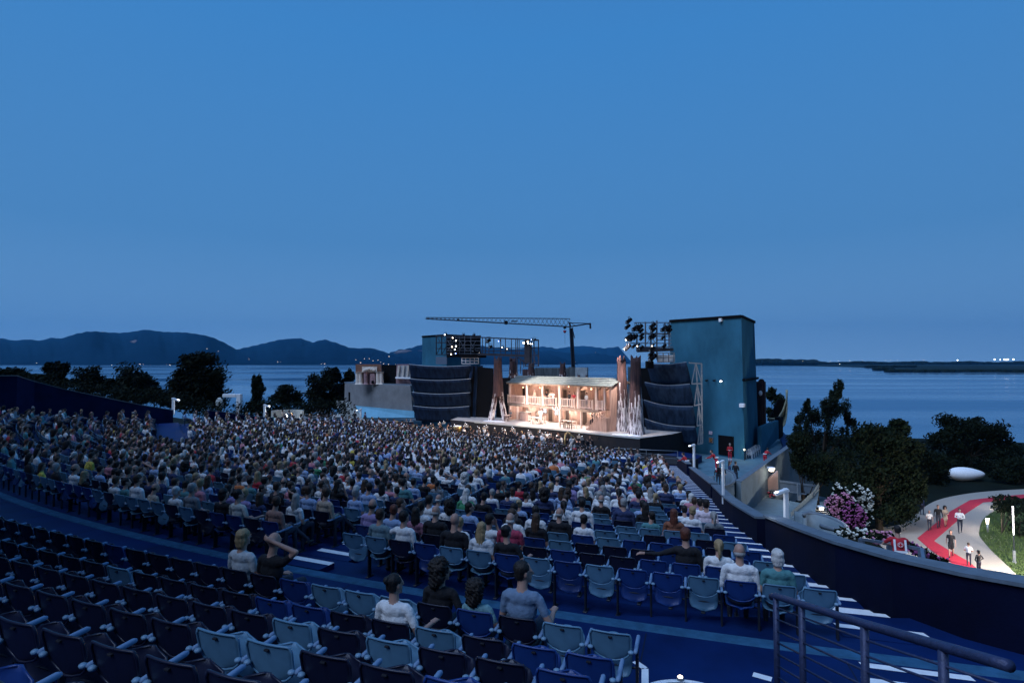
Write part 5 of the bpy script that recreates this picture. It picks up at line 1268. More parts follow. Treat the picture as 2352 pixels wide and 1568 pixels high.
# white portal at far left
t = thing('white_portal', 'white square portal frame near the big tree behind the left wall', 'portal', W(560,950,72))
def PP(x, y, d=72): return W(*q1(x, y), d)
b = MB(); b.cbox(PP(2165,935), PP(2208,752)+Vector((0,.6,0)), .03); b.build('pillar', m_wmetal, t)
b = MB(); b.cbox(PP(2040,782), PP(2163,752)+Vector((0,.6,0)), .03); b.build('lintel', m_wmetal, t)
tag(MB().ell(PP(2015,848), (.55,.3,.9), 10, 8).build('white_shrub_sign', M('pale_dapple', (.55,.6,.6), .8, vscale=6, col2=(.05,.07,.05), thr=(.45,.55)), smooth=True), 'pale dappled oval shape left of the white portal', 'sign')
# ---- lighting of the stage (from the gantry lamps) and the orchestra
WARM = (1.0,.84,.76)
hc = hworld(HLEN/2, .6, 2.0)
lamp('SPOT', BGp(503,338,-1.2)+Vector((-6,-6,1.0)), 26000, WARM, .5, hworld(HLEN*.42,.8,1.9), 46, .6, 'stage_spot')
lamp('SPOT', RG(110,265,55.5), 10000, WARM, .4, hworld(HLEN*.55,.8,1.2), 80, .8, 'stage_spot')
lamp('SPOT', RG(110,350,55.5)+Vector((-2,-3,-.5)), 2600, (1,.86,.80), .4, W(*q3(1700,1250),56), 40, .7, 'stage_spot')
for k in range(4): lamp('POINT', hworld(HLEN*(.12+.2*k), 1.4, 1.75), 230, WARM, .04, name='ground_floor_lamp')
for k in range(4): lamp('POINT', hworld(HLEN*(.14+.24*k), 1.3, EZ-.35), 95, (1,.72,.60), .04, name='balcony_lamp')
# musicians
mus = 0
PITL = [(-10.5,66.8),(-3,60.8),(3,57.0),(8.4,53.4)]
def pitp(s_, r_):
    x = -10+18*s_; y = float(np.interp(x, [p[0] for p in PITL], [p[1] for p in PITL])); return Vector((x+.5*r_*.66, y+r_*.85, -8.50))
INST = ['violin','violin','cello','horn']
for r_ in range(4):
    for i in range(19):
        if random.random() < .12: continue
        p = pitp((i+.5*(r_%2)+random.uniform(-.15,.15))/19, r_*.95); 
        a = math.atan2(-(2-p.x), 60.5-p.y)+random.uniform(-.5,.5)+(0 if r_ < 2 else math.pi*.7)
        sh = random.random() < .35; mus += 1
        low_item(dict(pose=random.choice((3,4,0)), style=random.choice(('short','short','long','bob')), top='white' if sh else 'black', hair=random.choices(list(HAIRS), HAIRW)[0]), p, a, 1.0)
        if (i+r_)%3 == 0 and r_ in (0,1,2,3):
            q_ = p+Vector((-math.sin(a)*.75, math.cos(a)*.75, 0)); t = thing('music_stand', f'music stand with small lamp, desk {i+1} of line {r_+1} in the pit', 'music stand', q_, a, 'music stands in the pit')
            b = MB(); b.tube((0,0,0),(0,0,1.05),.018); [b.tube((0,0,.12),(.25*math.cos(k*2.09),.25*math.sin(k*2.09),0),.012) for k in range(3)]; b.build('pole', m_black, t, local=True)
            b = MB(); b.slab([(-.20,-.04,1.02),(.20,-.04,1.02),(.20,.10,1.27),(-.20,.10,1.27)], .015); b.build('sheet_rest', M('sheet_paper', (.22,.20,.18), .8), t, local=True)
            b = MB(); b.ell((0,-.02,1.40),(.032,.028,.028),8,6); b.build('lamp', M('stand_lamp', (1,1,1), .5, emit=(.80,.84,1.0), es=3), t, local=True)
tag(merged('audience_crowd', items, m_attr), 'mass of seated spectators and musicians filling the farther rows and the pit', 'crowd', kind='stuff')
print('musicians', mus)
for k in range(7): p = pitp(.06+.14*k, 1.6); lamp('POINT', p+Vector((0,0,3.2)), 170, (1,.72,.45), .04, name='pit_lamp')
# harp and podium
hp = pitp(.93,.2); hp = W(*q3(1000,1490),53.5); hp.z = -8.5
t = thing('harp', 'golden concert harp standing at the right end of the orchestra', 'harp', hp); m_gold = M('gilt', (.65,.42,.16), .35, .6)
b = MB(); b.path([hp+Vector((-.4,0,.1)), hp+Vector((-.42,0,1.0)), hp+Vector((-.38,0,1.75))], .06, 8, 0); b.build('pillar', m_gold, t, True)
b = MB(); b.path([hp+Vector((-.38,0,1.75)), hp+Vector((-.15,0,1.95)), hp+Vector((.1,0,1.72)), hp+Vector((.38,0,1.55)), hp+Vector((.52,0,1.40))], [.07,.09,.08,.06,.05], 8); b.build('neck', m_gold, t, True)
b = MB(); b.path([hp+Vector((-.35,0,.12)), hp+Vector((.1,0,.7)), hp+Vector((.52,0,1.40))], [.16,.12,.06], 8); b.build('soundboard', m_wood, t, True)
t = thing('timpani', 'gold-coloured kettledrum at the left end of the orchestra pit', 'drum', W(*q2(1850,1120),64)); p = t.location
b = MB(); b.path([p+Vector((0,0,.2)),p+Vector((0,0,.3)),p+Vector((0,0,.6)),p+Vector((0,0,.9))],[.12,.36,.46,.48],14); b.build('kettle', m_gold, t, True); b = MB(); b.tube(p+Vector((0,0,.9)),p+Vector((0,0,.94)),.47,n=14); b.build('drumhead', m_white, t)
# rails in front of the pit
def railing(name, label, pts, h=1.0, bars=3, r=.03, m=m_galv, post=2.0, group=None, cat='railing'):
    P = [Vector(p) for p in pts]; t = thing(name, label, cat, P[0], 0, group)
    b = MB(); b.path([p+Vector((0,0,h)) for p in P], r, 8); b.build('top_rail', m, t, True)
    b = MB()
    for k in range(1, bars): [b.tube(P[i]+Vector((0,0,h*k/bars)), P[i+1]+Vector((0,0,h*k/bars)), r*.45, n=6) for i in range(len(P)-1)]
    if bars > 1: b.build('wires', m, t)
    for i in range(len(P)-1):
        n = max(1, round((P[i+1]-P[i]).length/post))
        for k in range(n+(i == len(P)-2)): q_ = P[i].lerp(P[i+1], k/n); mb = MB(); mb.tube(q_, q_+Vector((0,0,h-.01)), r*.9, n=8); mb.build('post', m, t)
    return t
railing('pit_railing', 'thin metal railing at the right end in front of the black pit wall', [(9.3,52.0,-8.8),(12,50.9,-8.8),(14.6,50.2,-8.8)], 1.0, 3)
railing('pit_railing', 'thin metal railing between the front row and the orchestra', [(-13.2,68.9,-8.3),(-7.5,63.1,-8.55),(1,56.9,-8.75),(7.6,52.7,-8.8)], .95, 2)
struct(MB().prism([(8.6,53.6),(9.4,51.4),(15.2,49.6),(18,54),(16.5,57),(13.4,54.2)], -10.3, -8.82).build('front_floor', m_floor))
# ================================================================== right side: terrace, garden, lamps
TERR = -9.4
tp = [(14.2,47.3),(12.45,38.5),(11.7,35.6),(10.6,31.5),(12.3,34.5),(14.5,38.3),(16.6,41.5)]
T1_ = [(16.2,49.5),(14.3,47.2),(12.5,38.4),(11.75,35.4),(12.5,35.0)]+[tuple(G(px,py,TERR)[:2]) for px,py in ((1662,1106),(1695,1096))]+[(20.0,47.5),(23.5,53.5),(29.5,61.5),(33,70),(22,72)]
struct(MB().prism(T1_, -14, TERR).build('upper_terrace', M('terrace_floor', (.075,.16,.21), .8, var=.25, vscale=1.2, bump=.2)))
LOWZ = -10.95
T2_ = [(11.6,35.1)]+[(xright(y)+.32, y) for y in (33,29,25,20,16.5)]+[(9.5,14),(14.5,24.5)]+[tuple(G(px,py,LOWZ)[:2]) for px,py in ((1850,1215),(1868,1160),(1815,1150),(1735,1140),(1700,1110))]
struct(MB().prism(T2_, -14, LOWZ).build('lower_terrace', M('landing_floor', (.13,.19,.21), .8, var=.2, vscale=1.5, bump=.2)))
m_rw = M('retaining_wall', (.14,.19,.22), .8, var=.22, vscale=.8, bump=.3, bscale=12)
A_, B_, C_, D_ = G(1690,1103,-8.3), G(1788,1036,-8.3), G(1838,1000,-8.0), G(1862,992,-7.8)
wall('retaining_wall', 'tall retaining wall climbing from the entrance stairs towards the lake with a man leaning on it', [(A_.x,A_.y),(B_.x,B_.y),(C_.x,C_.y),(D_.x,D_.y)], [-8.3,-8.3,-8.1,-7.9], .35, -14, 1, matw=m_rw)
# ramp behind it, up to the tower's rear court wall
struct(MB().prism([(24.5,54.3),(B_.x-.3,B_.y+.2),(C_.x-.3,C_.y+.5),(C_.x+4,C_.y+14),(29.5,62)], -14, lambda x, y: -9.38+max(0,(y-54))*.04).build('ramp', m_floor))
b = MB(); b.slab([W(*q4(1290,1330),59),W(*q4(1450,1180),66),W(*q4(1447,1020),66),W(*q4(1290,1080),61)], .4); tag(b.build('court_wall', m_teal), 'low blue-green wall with a doorway gap running back from the tower', 'wall')
b = MB(); b.slab([W(*q4(1447,1190),66.5),W(*q4(1482,1160),68),W(*q4(1480,985),68),W(*q4(1447,995),66.5)], .5); tag(b.build('court_pier', m_black), 'narrow black pier at the end of the court wall', 'pier')
t = thing('stored_scenery', 'dark reddish scenery tower with a round top stored behind the tall tower', 'scenery', W(*q4(1325,1075),66))
b = MB(); b.slab([W(*q4(1290,1080),66),W(*q4(1370,1050),65.5),W(*q4(1366,670),65.5),W(*q4(1280,668),66)], .8); b.build('panel', m_bark, t)
b = MB(); b.slab([W(*q4(1320+24*math.cos(a),670+26*math.sin(a)),65.2) for a in [2*math.pi*k/12 for k in range(12)]][::-1], .3); b.build('roundel', m_bark, t)
b = MB(); b.ell(W(*q4(1318,775),65),(.2,.2,.3)); b.build('white_mark', m_white, t)
t = thing('stored_hull', 'pale curved boat-like scenery shell standing upright by the lake', 'scenery', W(*q4(1500,1100),69))
def hull(u, v):
    x0 = 1385+45*(v**1.0)*0+ (1-v)*0; L = [(1385,985),(1400,1000),(1470,1000),(1515,930),(1545,840),(1556,745)]; Rr = [(1480,1100),(1500,1110),(1545,1060),(1562,980),(1566,880),(1558,742)]
    k = u*5; i = min(4, int(k)); f = k-i; a = [L[i][j]*(1-f)+L[i+1][j]*f for j in (0,1)]; c = [Rr[i][j]*(1-f)+Rr[i+1][j]*f for j in (0,1)]
    return W(*q4(a[0]*(1-v)+c[0]*v, a[1]*(1-v)+c[1]*v), 69+math.sin(math.pi*v)*1.0)
b = MB(); b.shell(hull, 16, 4, .15); b.build('shell', M('pale_hull', (.28,.30,.22), .7, var=.25), t, True)
b = MB(); b.slab([W(*q4(1400,990),69.6),W(*q4(1480,985),69.6),W(*q4(1538,835),69.6),W(*q4(1468,832),69.6)], .3); b.build('dark_panel', m_black, t)
# curved balustrade round the terrace end
b = MB()
def cur(u, v):
    pts = [(1641,1118),(1665,1116),(1684,1109),(1690,1100),(1686,1088),(1670,1079)]; k = u*5; i = min(4, int(k)); f = k-i
    px = pts[i][0]*(1-f)+pts[i+1][0]*f; py = pts[i][1]*(1-f)+pts[i+1][1]*f; p = G(px, py, -8.35); return Vector((p.x, p.y, -11+2.65*v))
b.shell(cur, 20, 2, .18); t = tag(b.build('curved_balustrade', m_rw, smooth=True), 'curved pale balustrade wall rounding the terrace end behind the first lamp gap', 'wall')
e = MB(); e.path([cur(u,1)+Vector((0,0,.03)) for u in np.linspace(0,1,20)], .09, 6); e.build('rim', m_cap, t)
b = MB(); b.shell(lambda u, v: (lambda p: Vector((p.x,p.y,-11+2.6*v)))(G(1600+42*u, 1086+8*math.sin(u*2), -8.4)), 8, 2, .15); tag(b.build('curved_balustrade', m_rw, smooth=True), 'short curved screen wall behind the lamp nearest the tower', 'wall')
# lit wall panel by the stair
t = thing('stair_wall', 'salmon-pink lit triangular wall panel below the oval wall lamp', 'wall', G(*q5(1300,700), -10.9))
dB = G(*q5(1300,690),-10.9).y
def S(x, y, d=dB): return W(*q5(x, y), d)
b = MB(); b.slab([S(1240,700),S(1370,640),S(1365,435),S(1240,535)], .2); b.build('panel', M('salmon_render', (.60,.40,.33), .8, var=.12, vscale=2), t)
b = MB(); b.slab([S(1225,712,dB-.4),S(1300,650,dB-.4),S(1450,672,dB-.4),S(1450,735,dB-.4),S(1300,720,dB-.4)], .2); b.build('planter_wall', m_conc2, t)
# glass balustrade
gd = G(*q5(1600,760),LOWZ).y
t = thing('glass_balustrade', 'grey-framed glass balustrade behind the tall white lamp post', 'balustrade', G(*q5(1600,770),LOWZ))
b = MB(); b.bar(S(1395,552,gd+1),S(1838,608,gd),.16); b.bar(S(1838,608,gd),S(1770,710,gd-2),.16); b.bar(S(1500,672,gd+.5),S(1700,700,gd),.08); b.bar(S(1612,585,gd+.2),S(1618,770,gd+.2),.22); b.build('frame', m_cap, t)
b = MB(); b.slab([S(1400,668,gd+1),S(1830,700,gd),S(1832,614,gd),S(1400,560,gd+1)], .03); b.build('pane', m_glass, t)
# sloping stair parapets
b = MB(); b.slab([S(1520,1010,gd-6),S(1770,1090,gd-7),S(1840,700,gd),S(1835,615,gd),S(1770,715,gd-2),S(1515,960,gd-6)], .35); tag(b.build('stair_parapet', m_rw), 'sloping grey stair parapet between the glass balustrade and the lamp post', 'wall')
b = MB(); b.shell(lambda u, v: W(*q5(1560+215*u+ 0*v, 1080-190*v+20*math.sin(math.pi*u)), gd-7-1.2*math.sin(math.pi*u)), 10, 3, .2); tag(b.build('stair_drum', m_rw, smooth=True), 'rounded concrete drum at the foot of the sloping parapet', 'wall')
b = MB(); sd = gd-3
for i in range(7): p = S(1800,1000-22*i,sd-3+.5*i); b.cbox((p.x-.9,p.y-.3,p.z-.3),(p.x+1.1,p.y+.25,p.z),.01)
o = b.build('garden_stair', m_black); tag(o, 'dark steps with pale treads going down between the drum and the ring wall', 'stair')
tr = MB()
for i in range(7): p = S(1800,1000-22*i,sd-3+.5*i); tr.cbox((p.x-.88,p.y-.32,p.z+.001),(p.x+1.08,p.y-.22,p.z+.02),.004)
tr.build('treads', m_conc2, o)
b = MB(); b.slab([S(1795,990,sd+1),S(1900,998,sd+1),S(1905,900,sd+2),S(1850,890,sd+2)], .2); tag(b.build('stair_landing', m_conc2), 'small pale landing lit by the wall lamp above the dark steps', 'landing')
b = MB(); b.slab([S(1840,720,gd+2),S(1965,745,gd+1),S(1912,990,gd-3),S(1850,800,gd)], .25); tag(b.build('stair_side_wall', m_rw), 'thin grey wall edge between the wall lamp and the flowering shrub', 'wall')
# ring wall
rc = S(1905,1060,24)
b = MB(); b.shell(lambda u, v: Vector((rc.x+.60*math.cos(R_(-150+280*u)), rc.y+.60*math.sin(R_(-150+280*u))*2.2, rc.z-1.6+1.8*v)), 22, 2, .14); t = tag(b.build('ring_wall', m_rw, smooth=True), 'small curved ring wall with a pale rim just beyond the long curved wall', 'wall')
e = MB(); e.path([Vector((rc.x+.57*math.cos(R_(-150+280*u)), rc.y+.57*math.sin(R_(-150+280*u))*2.2, rc.z+.2)) for u in np.linspace(0,1,24)], .09, 6); e.build('rim', m_cap, t, True)
# gallery beyond the long wall with rail, and first-aider
struct(MB().prism([(7.4,14.6),(7.1,11.5),(7.3,9.9),(9.2,8.4),(14,8.4),(15.5,16.5),(14,18.6),(11,18.6)], -14, -6.75).build('gallery_floor', m_conc2))
ga, gb, gc = W(*q7(1095,205),17.6), W(*q7(1560,285),15.6), W(*q7(1575,380),14.2)
t = thing('gallery_railing', 'dark metal railing frame behind the long curved wall, where the first-aider leans', 'railing', (ga.x,ga.y,-6.75))
b = MB(); b.bar(ga, gb, .08); b.bar(gb, gc, .08); b.bar(ga-Vector((0,0,.38)), gb-Vector((0,0,.38)), .05); b.build('top_rail', m_grey, t)
for p in (ga, ga.lerp(gb,.5), gb): mb = MB(); mb.bar(p, (p.x,p.y,-6.74), .13); mb.build('post', m_grey, t)
m_vest = M('red_vest', (.50,.02,.04), .75, var=.12, vscale=10)
fp = W(*q7(1385,143),16.0); 
fa = person((fp.x,fp.y,fp.z-1.66), math.atan2(-.30,.9)+.05, dict(armsp='rail', lean=.22, wide=1.12), 'red', 'dark-haired', 'short', 'first-aider in a red vest with white bands and cross, leaning on the gallery railing', 'Red Cross volunteers' if 0 else None, standing, 'st', 1.02, topcol=(.50,.02,.035))
def vest(o, lean=.22, cross=True):
    # reflective braces, hem band and the round red-cross badge, following the back of the torso
    def bk(x, z): 
        t_ = (z-.93)/.5; return (x, -.128+lean*.42*t_+.25*x*x-.005*math.sin(t_*3), z)
    b = MB()
    for sx in (-1,1): b.slab([bk(sx*.155,1.12),bk(sx*.105,1.12),bk(sx*.105,1.40),bk(sx*.155,1.40)][::sx], .008)
    b.slab([bk(-.155,1.06),bk(.155,1.06),bk(.155,1.115),bk(-.155,1.115)], .012); b.slab([bk(-.15,.86),bk(.15,.86),bk(.15,.90),bk(-.15,.90)], .03)
    b.build('reflective_bands', m_refl, o, local=True)
    if cross:
        c = Vector(bk(0,1.27))+Vector((0,-.012,0)); b = MB(); n = 20
        b.tube(c, c+Vector((0,-.006,0)), .072, n=n); b.build('badge', m_refl, o, local=True)
        b = MB(); k = c+Vector((0,-.010,0)); b.box((k.x-.045,k.y,k.z-.015),(k.x+.045,k.y+.003,k.z+.015)); b.box((k.x-.015,k.y-.0005,k.z-.045),(k.x+.015,k.y+.0035,k.z+.045))
        for i in range(n): a0, a1 = 2*math.pi*i/n, 2*math.pi*(i+1)/n; b.bar(k+Vector((.062*math.cos(a0),0,.062*math.sin(a0))), k+Vector((.062*math.cos(a1),0,.062*math.sin(a1))), .007)
        b.build('cross_emblem', m_red, o, local=True)
vest(fa)
# volunteers in red on the terrace
red = dict(topcol=(.48,.02,.03), mats=[None,None,m_vest])
def hem(o, seated_=False):
    b = MB()
    for z, r in ((.22,.062),(.30,.06)):
        for sx in (-1,1): b.tube((sx*.10,0.02,z),(sx*.10,0.02,z+.045),r,n=12)
    b.build('trouser_bands', m_refl, o, local=True)
    b = MB(); b.tube((0,.01,1.10),(0,.01,1.15),.172,n=14); b.build('jacket_band', m_refl, o, local=True)
g = G(1677,1061,TERR); o = person(g, math.pi-.5, dict(armsp='front', sleeve='long'), 'red', 'grey-haired', 'short', 'volunteer in a full red uniform standing before the dark tower door', 'volunteers in red uniforms', standing, 'st', 1.0, **red); hem(o)
g = G(1590,1075,TERR); o = person(W(1578,1050,41.5)+Vector((0,0,-1.35)), .9, dict(armsp='rail', lean=.5, sleeve='long'), 'red', 'dark-haired', 'short', 'volunteer in red leaning on the parapet beside the farthest lamp', 'volunteers in red uniforms', standing, 'st', 1.0, **red); hem(o)
o = person(W(1645,1040,43)+Vector((0,0,-1.45)), 1.3, dict(armsp='rail', lean=.6, sleeve='long'), 'red', 'dark-haired', 'short', 'volunteer in red bending over the curved screen left of the door', 'volunteers in red uniforms', standing, 'st', 1.0, **red); hem(o)
bz = W(1772,1020,51); o = person((bz.x-.6,bz.y,-9.3), -1.0, dict(armsp='rail', lean=.75, sleeve='long'), 'red', 'dark-haired', 'short', 'volunteer in red bending over the retaining wall right of the white chairs', 'volunteers in red uniforms', standing, 'st', 1.0, **red); hem(o)
for i, (px, py, lab, top) in enumerate(((1650,1118,'person in black standing in the terrace doorway beside the second lamp','black'),(1661,1122,'person in dark clothes behind the second lamp post','black'),(1676,1112,'dark-clothed brown-haired person nearest the curved balustrade','navy'),(1690,1112,'person in dark jacket holding a glowing phone by the balustrade','black'))):
    g = G(px, py, TERR); person(g, math.pi*.8+i, dict(armsp='front', sleeve='long') if i%2 else dict(armsp='down', sleeve='long'), top, 'brown-haired' if i > 1 else 'dark-haired', 'long' if i == 2 else 'short', lab, None, standing, 'st')
# white plastic chairs stacked in a row by the tower
def plastic_chair(p, rz, label):
    t = thing('garden_chair', label, 'chair', p, rz, 'white plastic chairs by the tower')
    b = MB(); b.shell(lambda u, v: (-.22+.44*u, -.20+.42*v, .42+.02*math.sin(math.pi*u)*-1), 4, 4, .02); b.build('seat', m_white, t, local=True)
    b = MB()
    for k in range(5): x = -.18+.09*k; b.bar((x,-.21,.44),(x,-.33,.84),.035)
    b.path([(-.22,-.20,.43),(-.22,-.33,.84),(-.12,-.35,.90),(.12,-.35,.90),(.22,-.33,.84),(.22,-.20,.43)], .022, 6); b.build('backrest', m_white, t, local=True)
    for sx in (-1,1):
        b = MB(); b.path([(sx*.24,-.28,.66),(sx*.26,.0,.66),(sx*.26,.18,.64)], .028, 6); b.build('armrest', m_white, t, local=True)
        for y, yy in ((.18,.22),(-.2,-.28)): b = MB(); b.path([(sx*.25,y,.64 if y > 0 else .44),(sx*.26,yy,0)], [.026,.02], 6); b.build('leg', m_white, t, local=True)
pa, pb = G(*q4(1215,1370),TERR), G(*q4(1290,1320),TERR)
for i in range(5):
    p = pa.lerp(pb, i/4); plastic_chair(p, math.atan2(pb.y-pa.y, pb.x-pa.x)-math.pi/2+.15, ['white plastic chair nearest the viewer in the row by the tower','white plastic chair, second of the row by the tower','white plastic chair, middle of the row by the tower','white plastic chair, fourth of the row by the tower','white plastic chair farthest back in the row by the tower'][i])
p = W(*q4(1168,1275),54.6)
t = thing('uplight', 'small yellowish spotlight glowing at the foot of the tower corner', 'light', (p.x,p.y,TERR)); b = MB(); b.tube((p.x,p.y,TERR),(p.x,p.y,TERR+1.0),.03); b.build('stem', m_dark, t); b = MB(); b.ell((p.x,p.y,TERR+1.05),(.08,.08,.08)); b.build('bulb', M('yellow_glow', (1,.9,.5), .5, emit=(1,.9,.55), es=5), t)
lamp('POINT', (p.x-.25,p.y-.3,TERR+1.15), 18, (1,.88,.55), .08)
# ---- white lamp posts on the parapets
def street_lamp(px, py_head, py_base, d, side, label, power, hw=.05, gl=m_glowW):
    a = W(px, py_base, d); h = W(px, py_head, d); a.z -= .6
    t = thing('lamp_post', label, 'lamp', a, 0, 'white angular lamp posts along the walls'); H = h.z-a.z
    b = MB(); b.cbox((-hw,-hw,0),(hw,hw,H),.01); b.build('post', m_wmetal, t, local=True)
    k = side*hw*5.5; x0, x1 = sorted((side*hw*.2, k)); 
    b = MB(); b.slab([(side*-hw*.9,-hw*1.4,H+.001),(side*-hw*.9,hw*1.4,H+.001),(k,hw*1.4,H-hw*2.2*1),(k,-hw*1.4,H-hw*2.2)][::side*1], hw*1.2); b.build('head', m_wmetal, t, local=True)
    b = MB(); b.ell((k*.75,0,H-hw*2.2),(hw*1.25,hw*1.2,hw*.75),10,6); b.build('glowing_panel', gl, t, local=True)
    if power: lamp('POINT', a+Vector((k*2.2,-.05,H-hw*9)), power*.6, (.93,.96,1.0), .08)
    return t
street_lamp(1594,1019,1057,36.5,-1,'white lamp post nearest the tower, beside the volunteer in red',12,.06)
street_lamp(1661,1056,1119,21.0,-1,'white lamp post at the middle of the striped stairs parapet',9,.042)
street_lamp(1806,1121,1200,14.6,-1,'largest white lamp post at the start of the long curved wall',9,.052)
def wall_head(px, py, d, label, sz):
    p = W(px, py, d); t = thing('wall_lamp', label, 'lamp', p); b = MB(); b.cbox((p.x-sz*.3,p.y-.1,p.z),(p.x+sz*1.2,p.y+.35,p.z+sz*.5),.02); b.build('housing', m_wmetal, t)
    b = MB(); b.ell((p.x+sz*.25,p.y-.12,p.z-sz*.12),(sz*.6,sz*.4,sz*.30),12,8); b.build('glowing_panel', m_glowWarm, t, True); return p
p = wall_head(*q5(1285,420), dB-1.2, 'oval glowing lamp on the retaining wall above the salmon panel', .34); lamp('POINT', p+Vector((.1,-.7,-.35)), 30, (1,.86,.74), .1)
p = wall_head(*q5(1850,858), gd-3.4, 'bright oval lamp on the stair wall beside the flowering shrub', .26); lamp('POINT', p+Vector((.2,-.7,-.2)), 22, (1,.86,.74), .1)
for px, yh, yb, d, sd, lab, hw, pw in ((398,913,937,52.5,1,'white lamp post at the entrance gap of the far left wall',.10,35),(608,928,951,59.5,1,'white lamp post on the wall in front of the narrow cypress',.10,35),(828,938,963,67,-1 if 0 else -1,'white lamp post below the concrete side building',.10,40)):
    street_lamp(px, yh, yb, d, 1 if px < 700 else -1, lab, pw, hw)
p = W(661,953,60.5); t = thing('floodlight', 'brilliant bare floodlight on a stand behind the left seating wall', 'lamp', (p.x,p.y,p.z-1.8)); b = MB(); b.tube((p.x,p.y,p.z-1.8),(p.x,p.y,p.z-.1),.03); b.build('pole', m_dark, t); b = MB(); b.ell(p,(.20,.1,.20)); b.build('lens', M('flood_glow', (1,1,1), .5, emit=(1,1,1), es=14), t)
lamp('POINT', p+Vector((.1,-.5,0)), 70, (1,.95,.88), .12)
# ---- handrail in the lower right
def hr(px, py, d): return W(px, py, d)
T0, T1p, T2p = hr(1782,1368,5.3), hr(1985,1432,3.9), hr(2262,1512,2.95)
t = thing('handrail', 'blue-grey tubular handrail with thin bars in the lower right corner', 'handrail', (T0.x,T0.y,T0.z-1.1))
b = MB(); ext = T2p+(T2p-T1p)*.15; b.path([T0+Vector((-.02,.05,-.03)), T0, T1p, T2p, ext], .030, 12); b.build('top_rail', m_rail, t, True)
dn = Vector((0,0,-1))
for k in range(10):
    b = MB(); off = dn*(.104*(k+1)); b.path([T0+off, T1p+off, ext+off], .0085, 6); b.build('thin_bar', m_rail, t, True)
for tt in (0, .36, 1.0, 1.62):
    p = T0.lerp(T1p, tt) if tt <= 1 else T1p.lerp(ext, tt-1); b = MB(); b.tube(p+dn*.01, p+dn*1.15, .026, n=10); b.build('post', m_rail, t, True)
# ---- garden path with red carpet
ZP = ZG+.02
PA = [q6(x,y) for x,y in ((2600,362),(2352,370),(2000,390),(1700,420),(1400,480),(1250,550),(1180,620),(1050,710),(950,780),(620,815))]
PBt = [q6(x,y) for x,y in ((600,900),(900,1150),(1400,1330),(2600,1560),(2600,1500),(2352,1410),(2250,1320),(2150,1220),(2050,1130),(1960,1040),(1900,970),(1840,900),(1850,800),(1880,720),(1950,660),(2050,600),(2075,560),(2060,525),(2040,470),(2200,445),(2352,436),(2600,420))]
def smoothpoly(pts, it=2):
    for _ in range(it):
        out = []
        for i in range(len(pts)): a, c = pts[i], pts[(i+1)%len(pts)]; out += [(a[0]*.75+c[0]*.25,a[1]*.75+c[1]*.25),(a[0]*.25+c[0]*.75,a[1]*.25+c[1]*.75)]
        pts = out
    return pts
pp = [tuple(G(px,py,ZP)[:2]) for px,py in smoothpoly(PA+PBt, 2)]
struct(MB().prism(pp[::-1], ZG-.2, ZP).build('path', m_path))
cp = [q6(x,y) for x,y in ((2600,428),(2352,430),(2050,456),(1740,495),(1520,620),(1145,925),(1330,1085),(1640,1268),(1900,1400),(2100,1430),(1840,1285),(1730,1190),(1500,1060),(1335,955),(1690,650),(1890,520),(2050,508),(2352,470),(2600,462))]
cc_ = [tuple(G(px,py,ZP+.01)[:2]) for px,py in cp]
cpt = MB().prism(cc_[::-1], ZP-.01, ZP+.014).build('red_carpet', m_carpet); struct(cpt)
gp = [tuple(G(px,py,ZG+.006)[:2]) for px,py in [q6(x,y) for x,y in ((1830,880),(1900,640),(2080,560),(2700,560),(2900,1700),(2500,1600),(2250,1330),(2050,1140),(1900,980))]]
struct(MB().prism(gp[::-1], ZG-.1, ZG+.012).build('lawn', m_grass))
gr = MB()
rr = random.Random(5)
def inpoly(x, y, P):
    c = False; n = len(P)
    for i in range(n):
        x0,y0 = P[i]; x1,y1 = P[(i+1)%n]
        if (y0 > y) != (y1 > y) and x < (x1-x0)*(y-y0)/(y1-y0)+x0: c = not c
    return c
xs = [p[0] for p in gp]; ys = [p[1] for p in gp]; cnt = 0
while cnt < 9000:
    x, y = rr.uniform(min(xs),min(max(xs),48)), rr.uniform(min(ys),max(ys))
    if inpoly(x,y,gp) and not inpoly(x,y,pp):
        h = rr.uniform(.08,.22); a = rr.uniform(0,3.14); w = .03; dx, dy = w*math.cos(a), w*math.sin(a); z = ZG+.01
        gr.add([(x-dx,y-dy,z),(x+dx,y+dy,z),(x+rr.uniform(-.06,.06),y+rr.uniform(-.06,.06),z+h)], [(0,1,2)]); cnt += 1
    else: cnt += .02
tag(gr.build('grass', M('grass_blade', (.06,.10,.025), .8, var=.5, vscale=1.5)), 'short grass beside the garden path', 'grass', kind='stuff')
# pale pebble sculpture
a = G(*q6(1700,275), ZG); sc_ = MB(); 
def peb(u, v):
    th = 2*math.pi*u; ph = math.pi*v; k = 1-.28*math.cos(th)*math.sin(ph)
    return Vector((a.x+2.15*math.cos(th)*math.sin(ph), a.y+.9*math.sin(th)*math.sin(ph), a.z+.78+.78*(-math.cos(ph))*k))
sc_.grid(peb, 28, 16); tag(sc_.build('pebble_sculpture', m_white, smooth=True), 'large smooth white pebble-shaped stone on the dark ground beyond the path', 'sculpture')
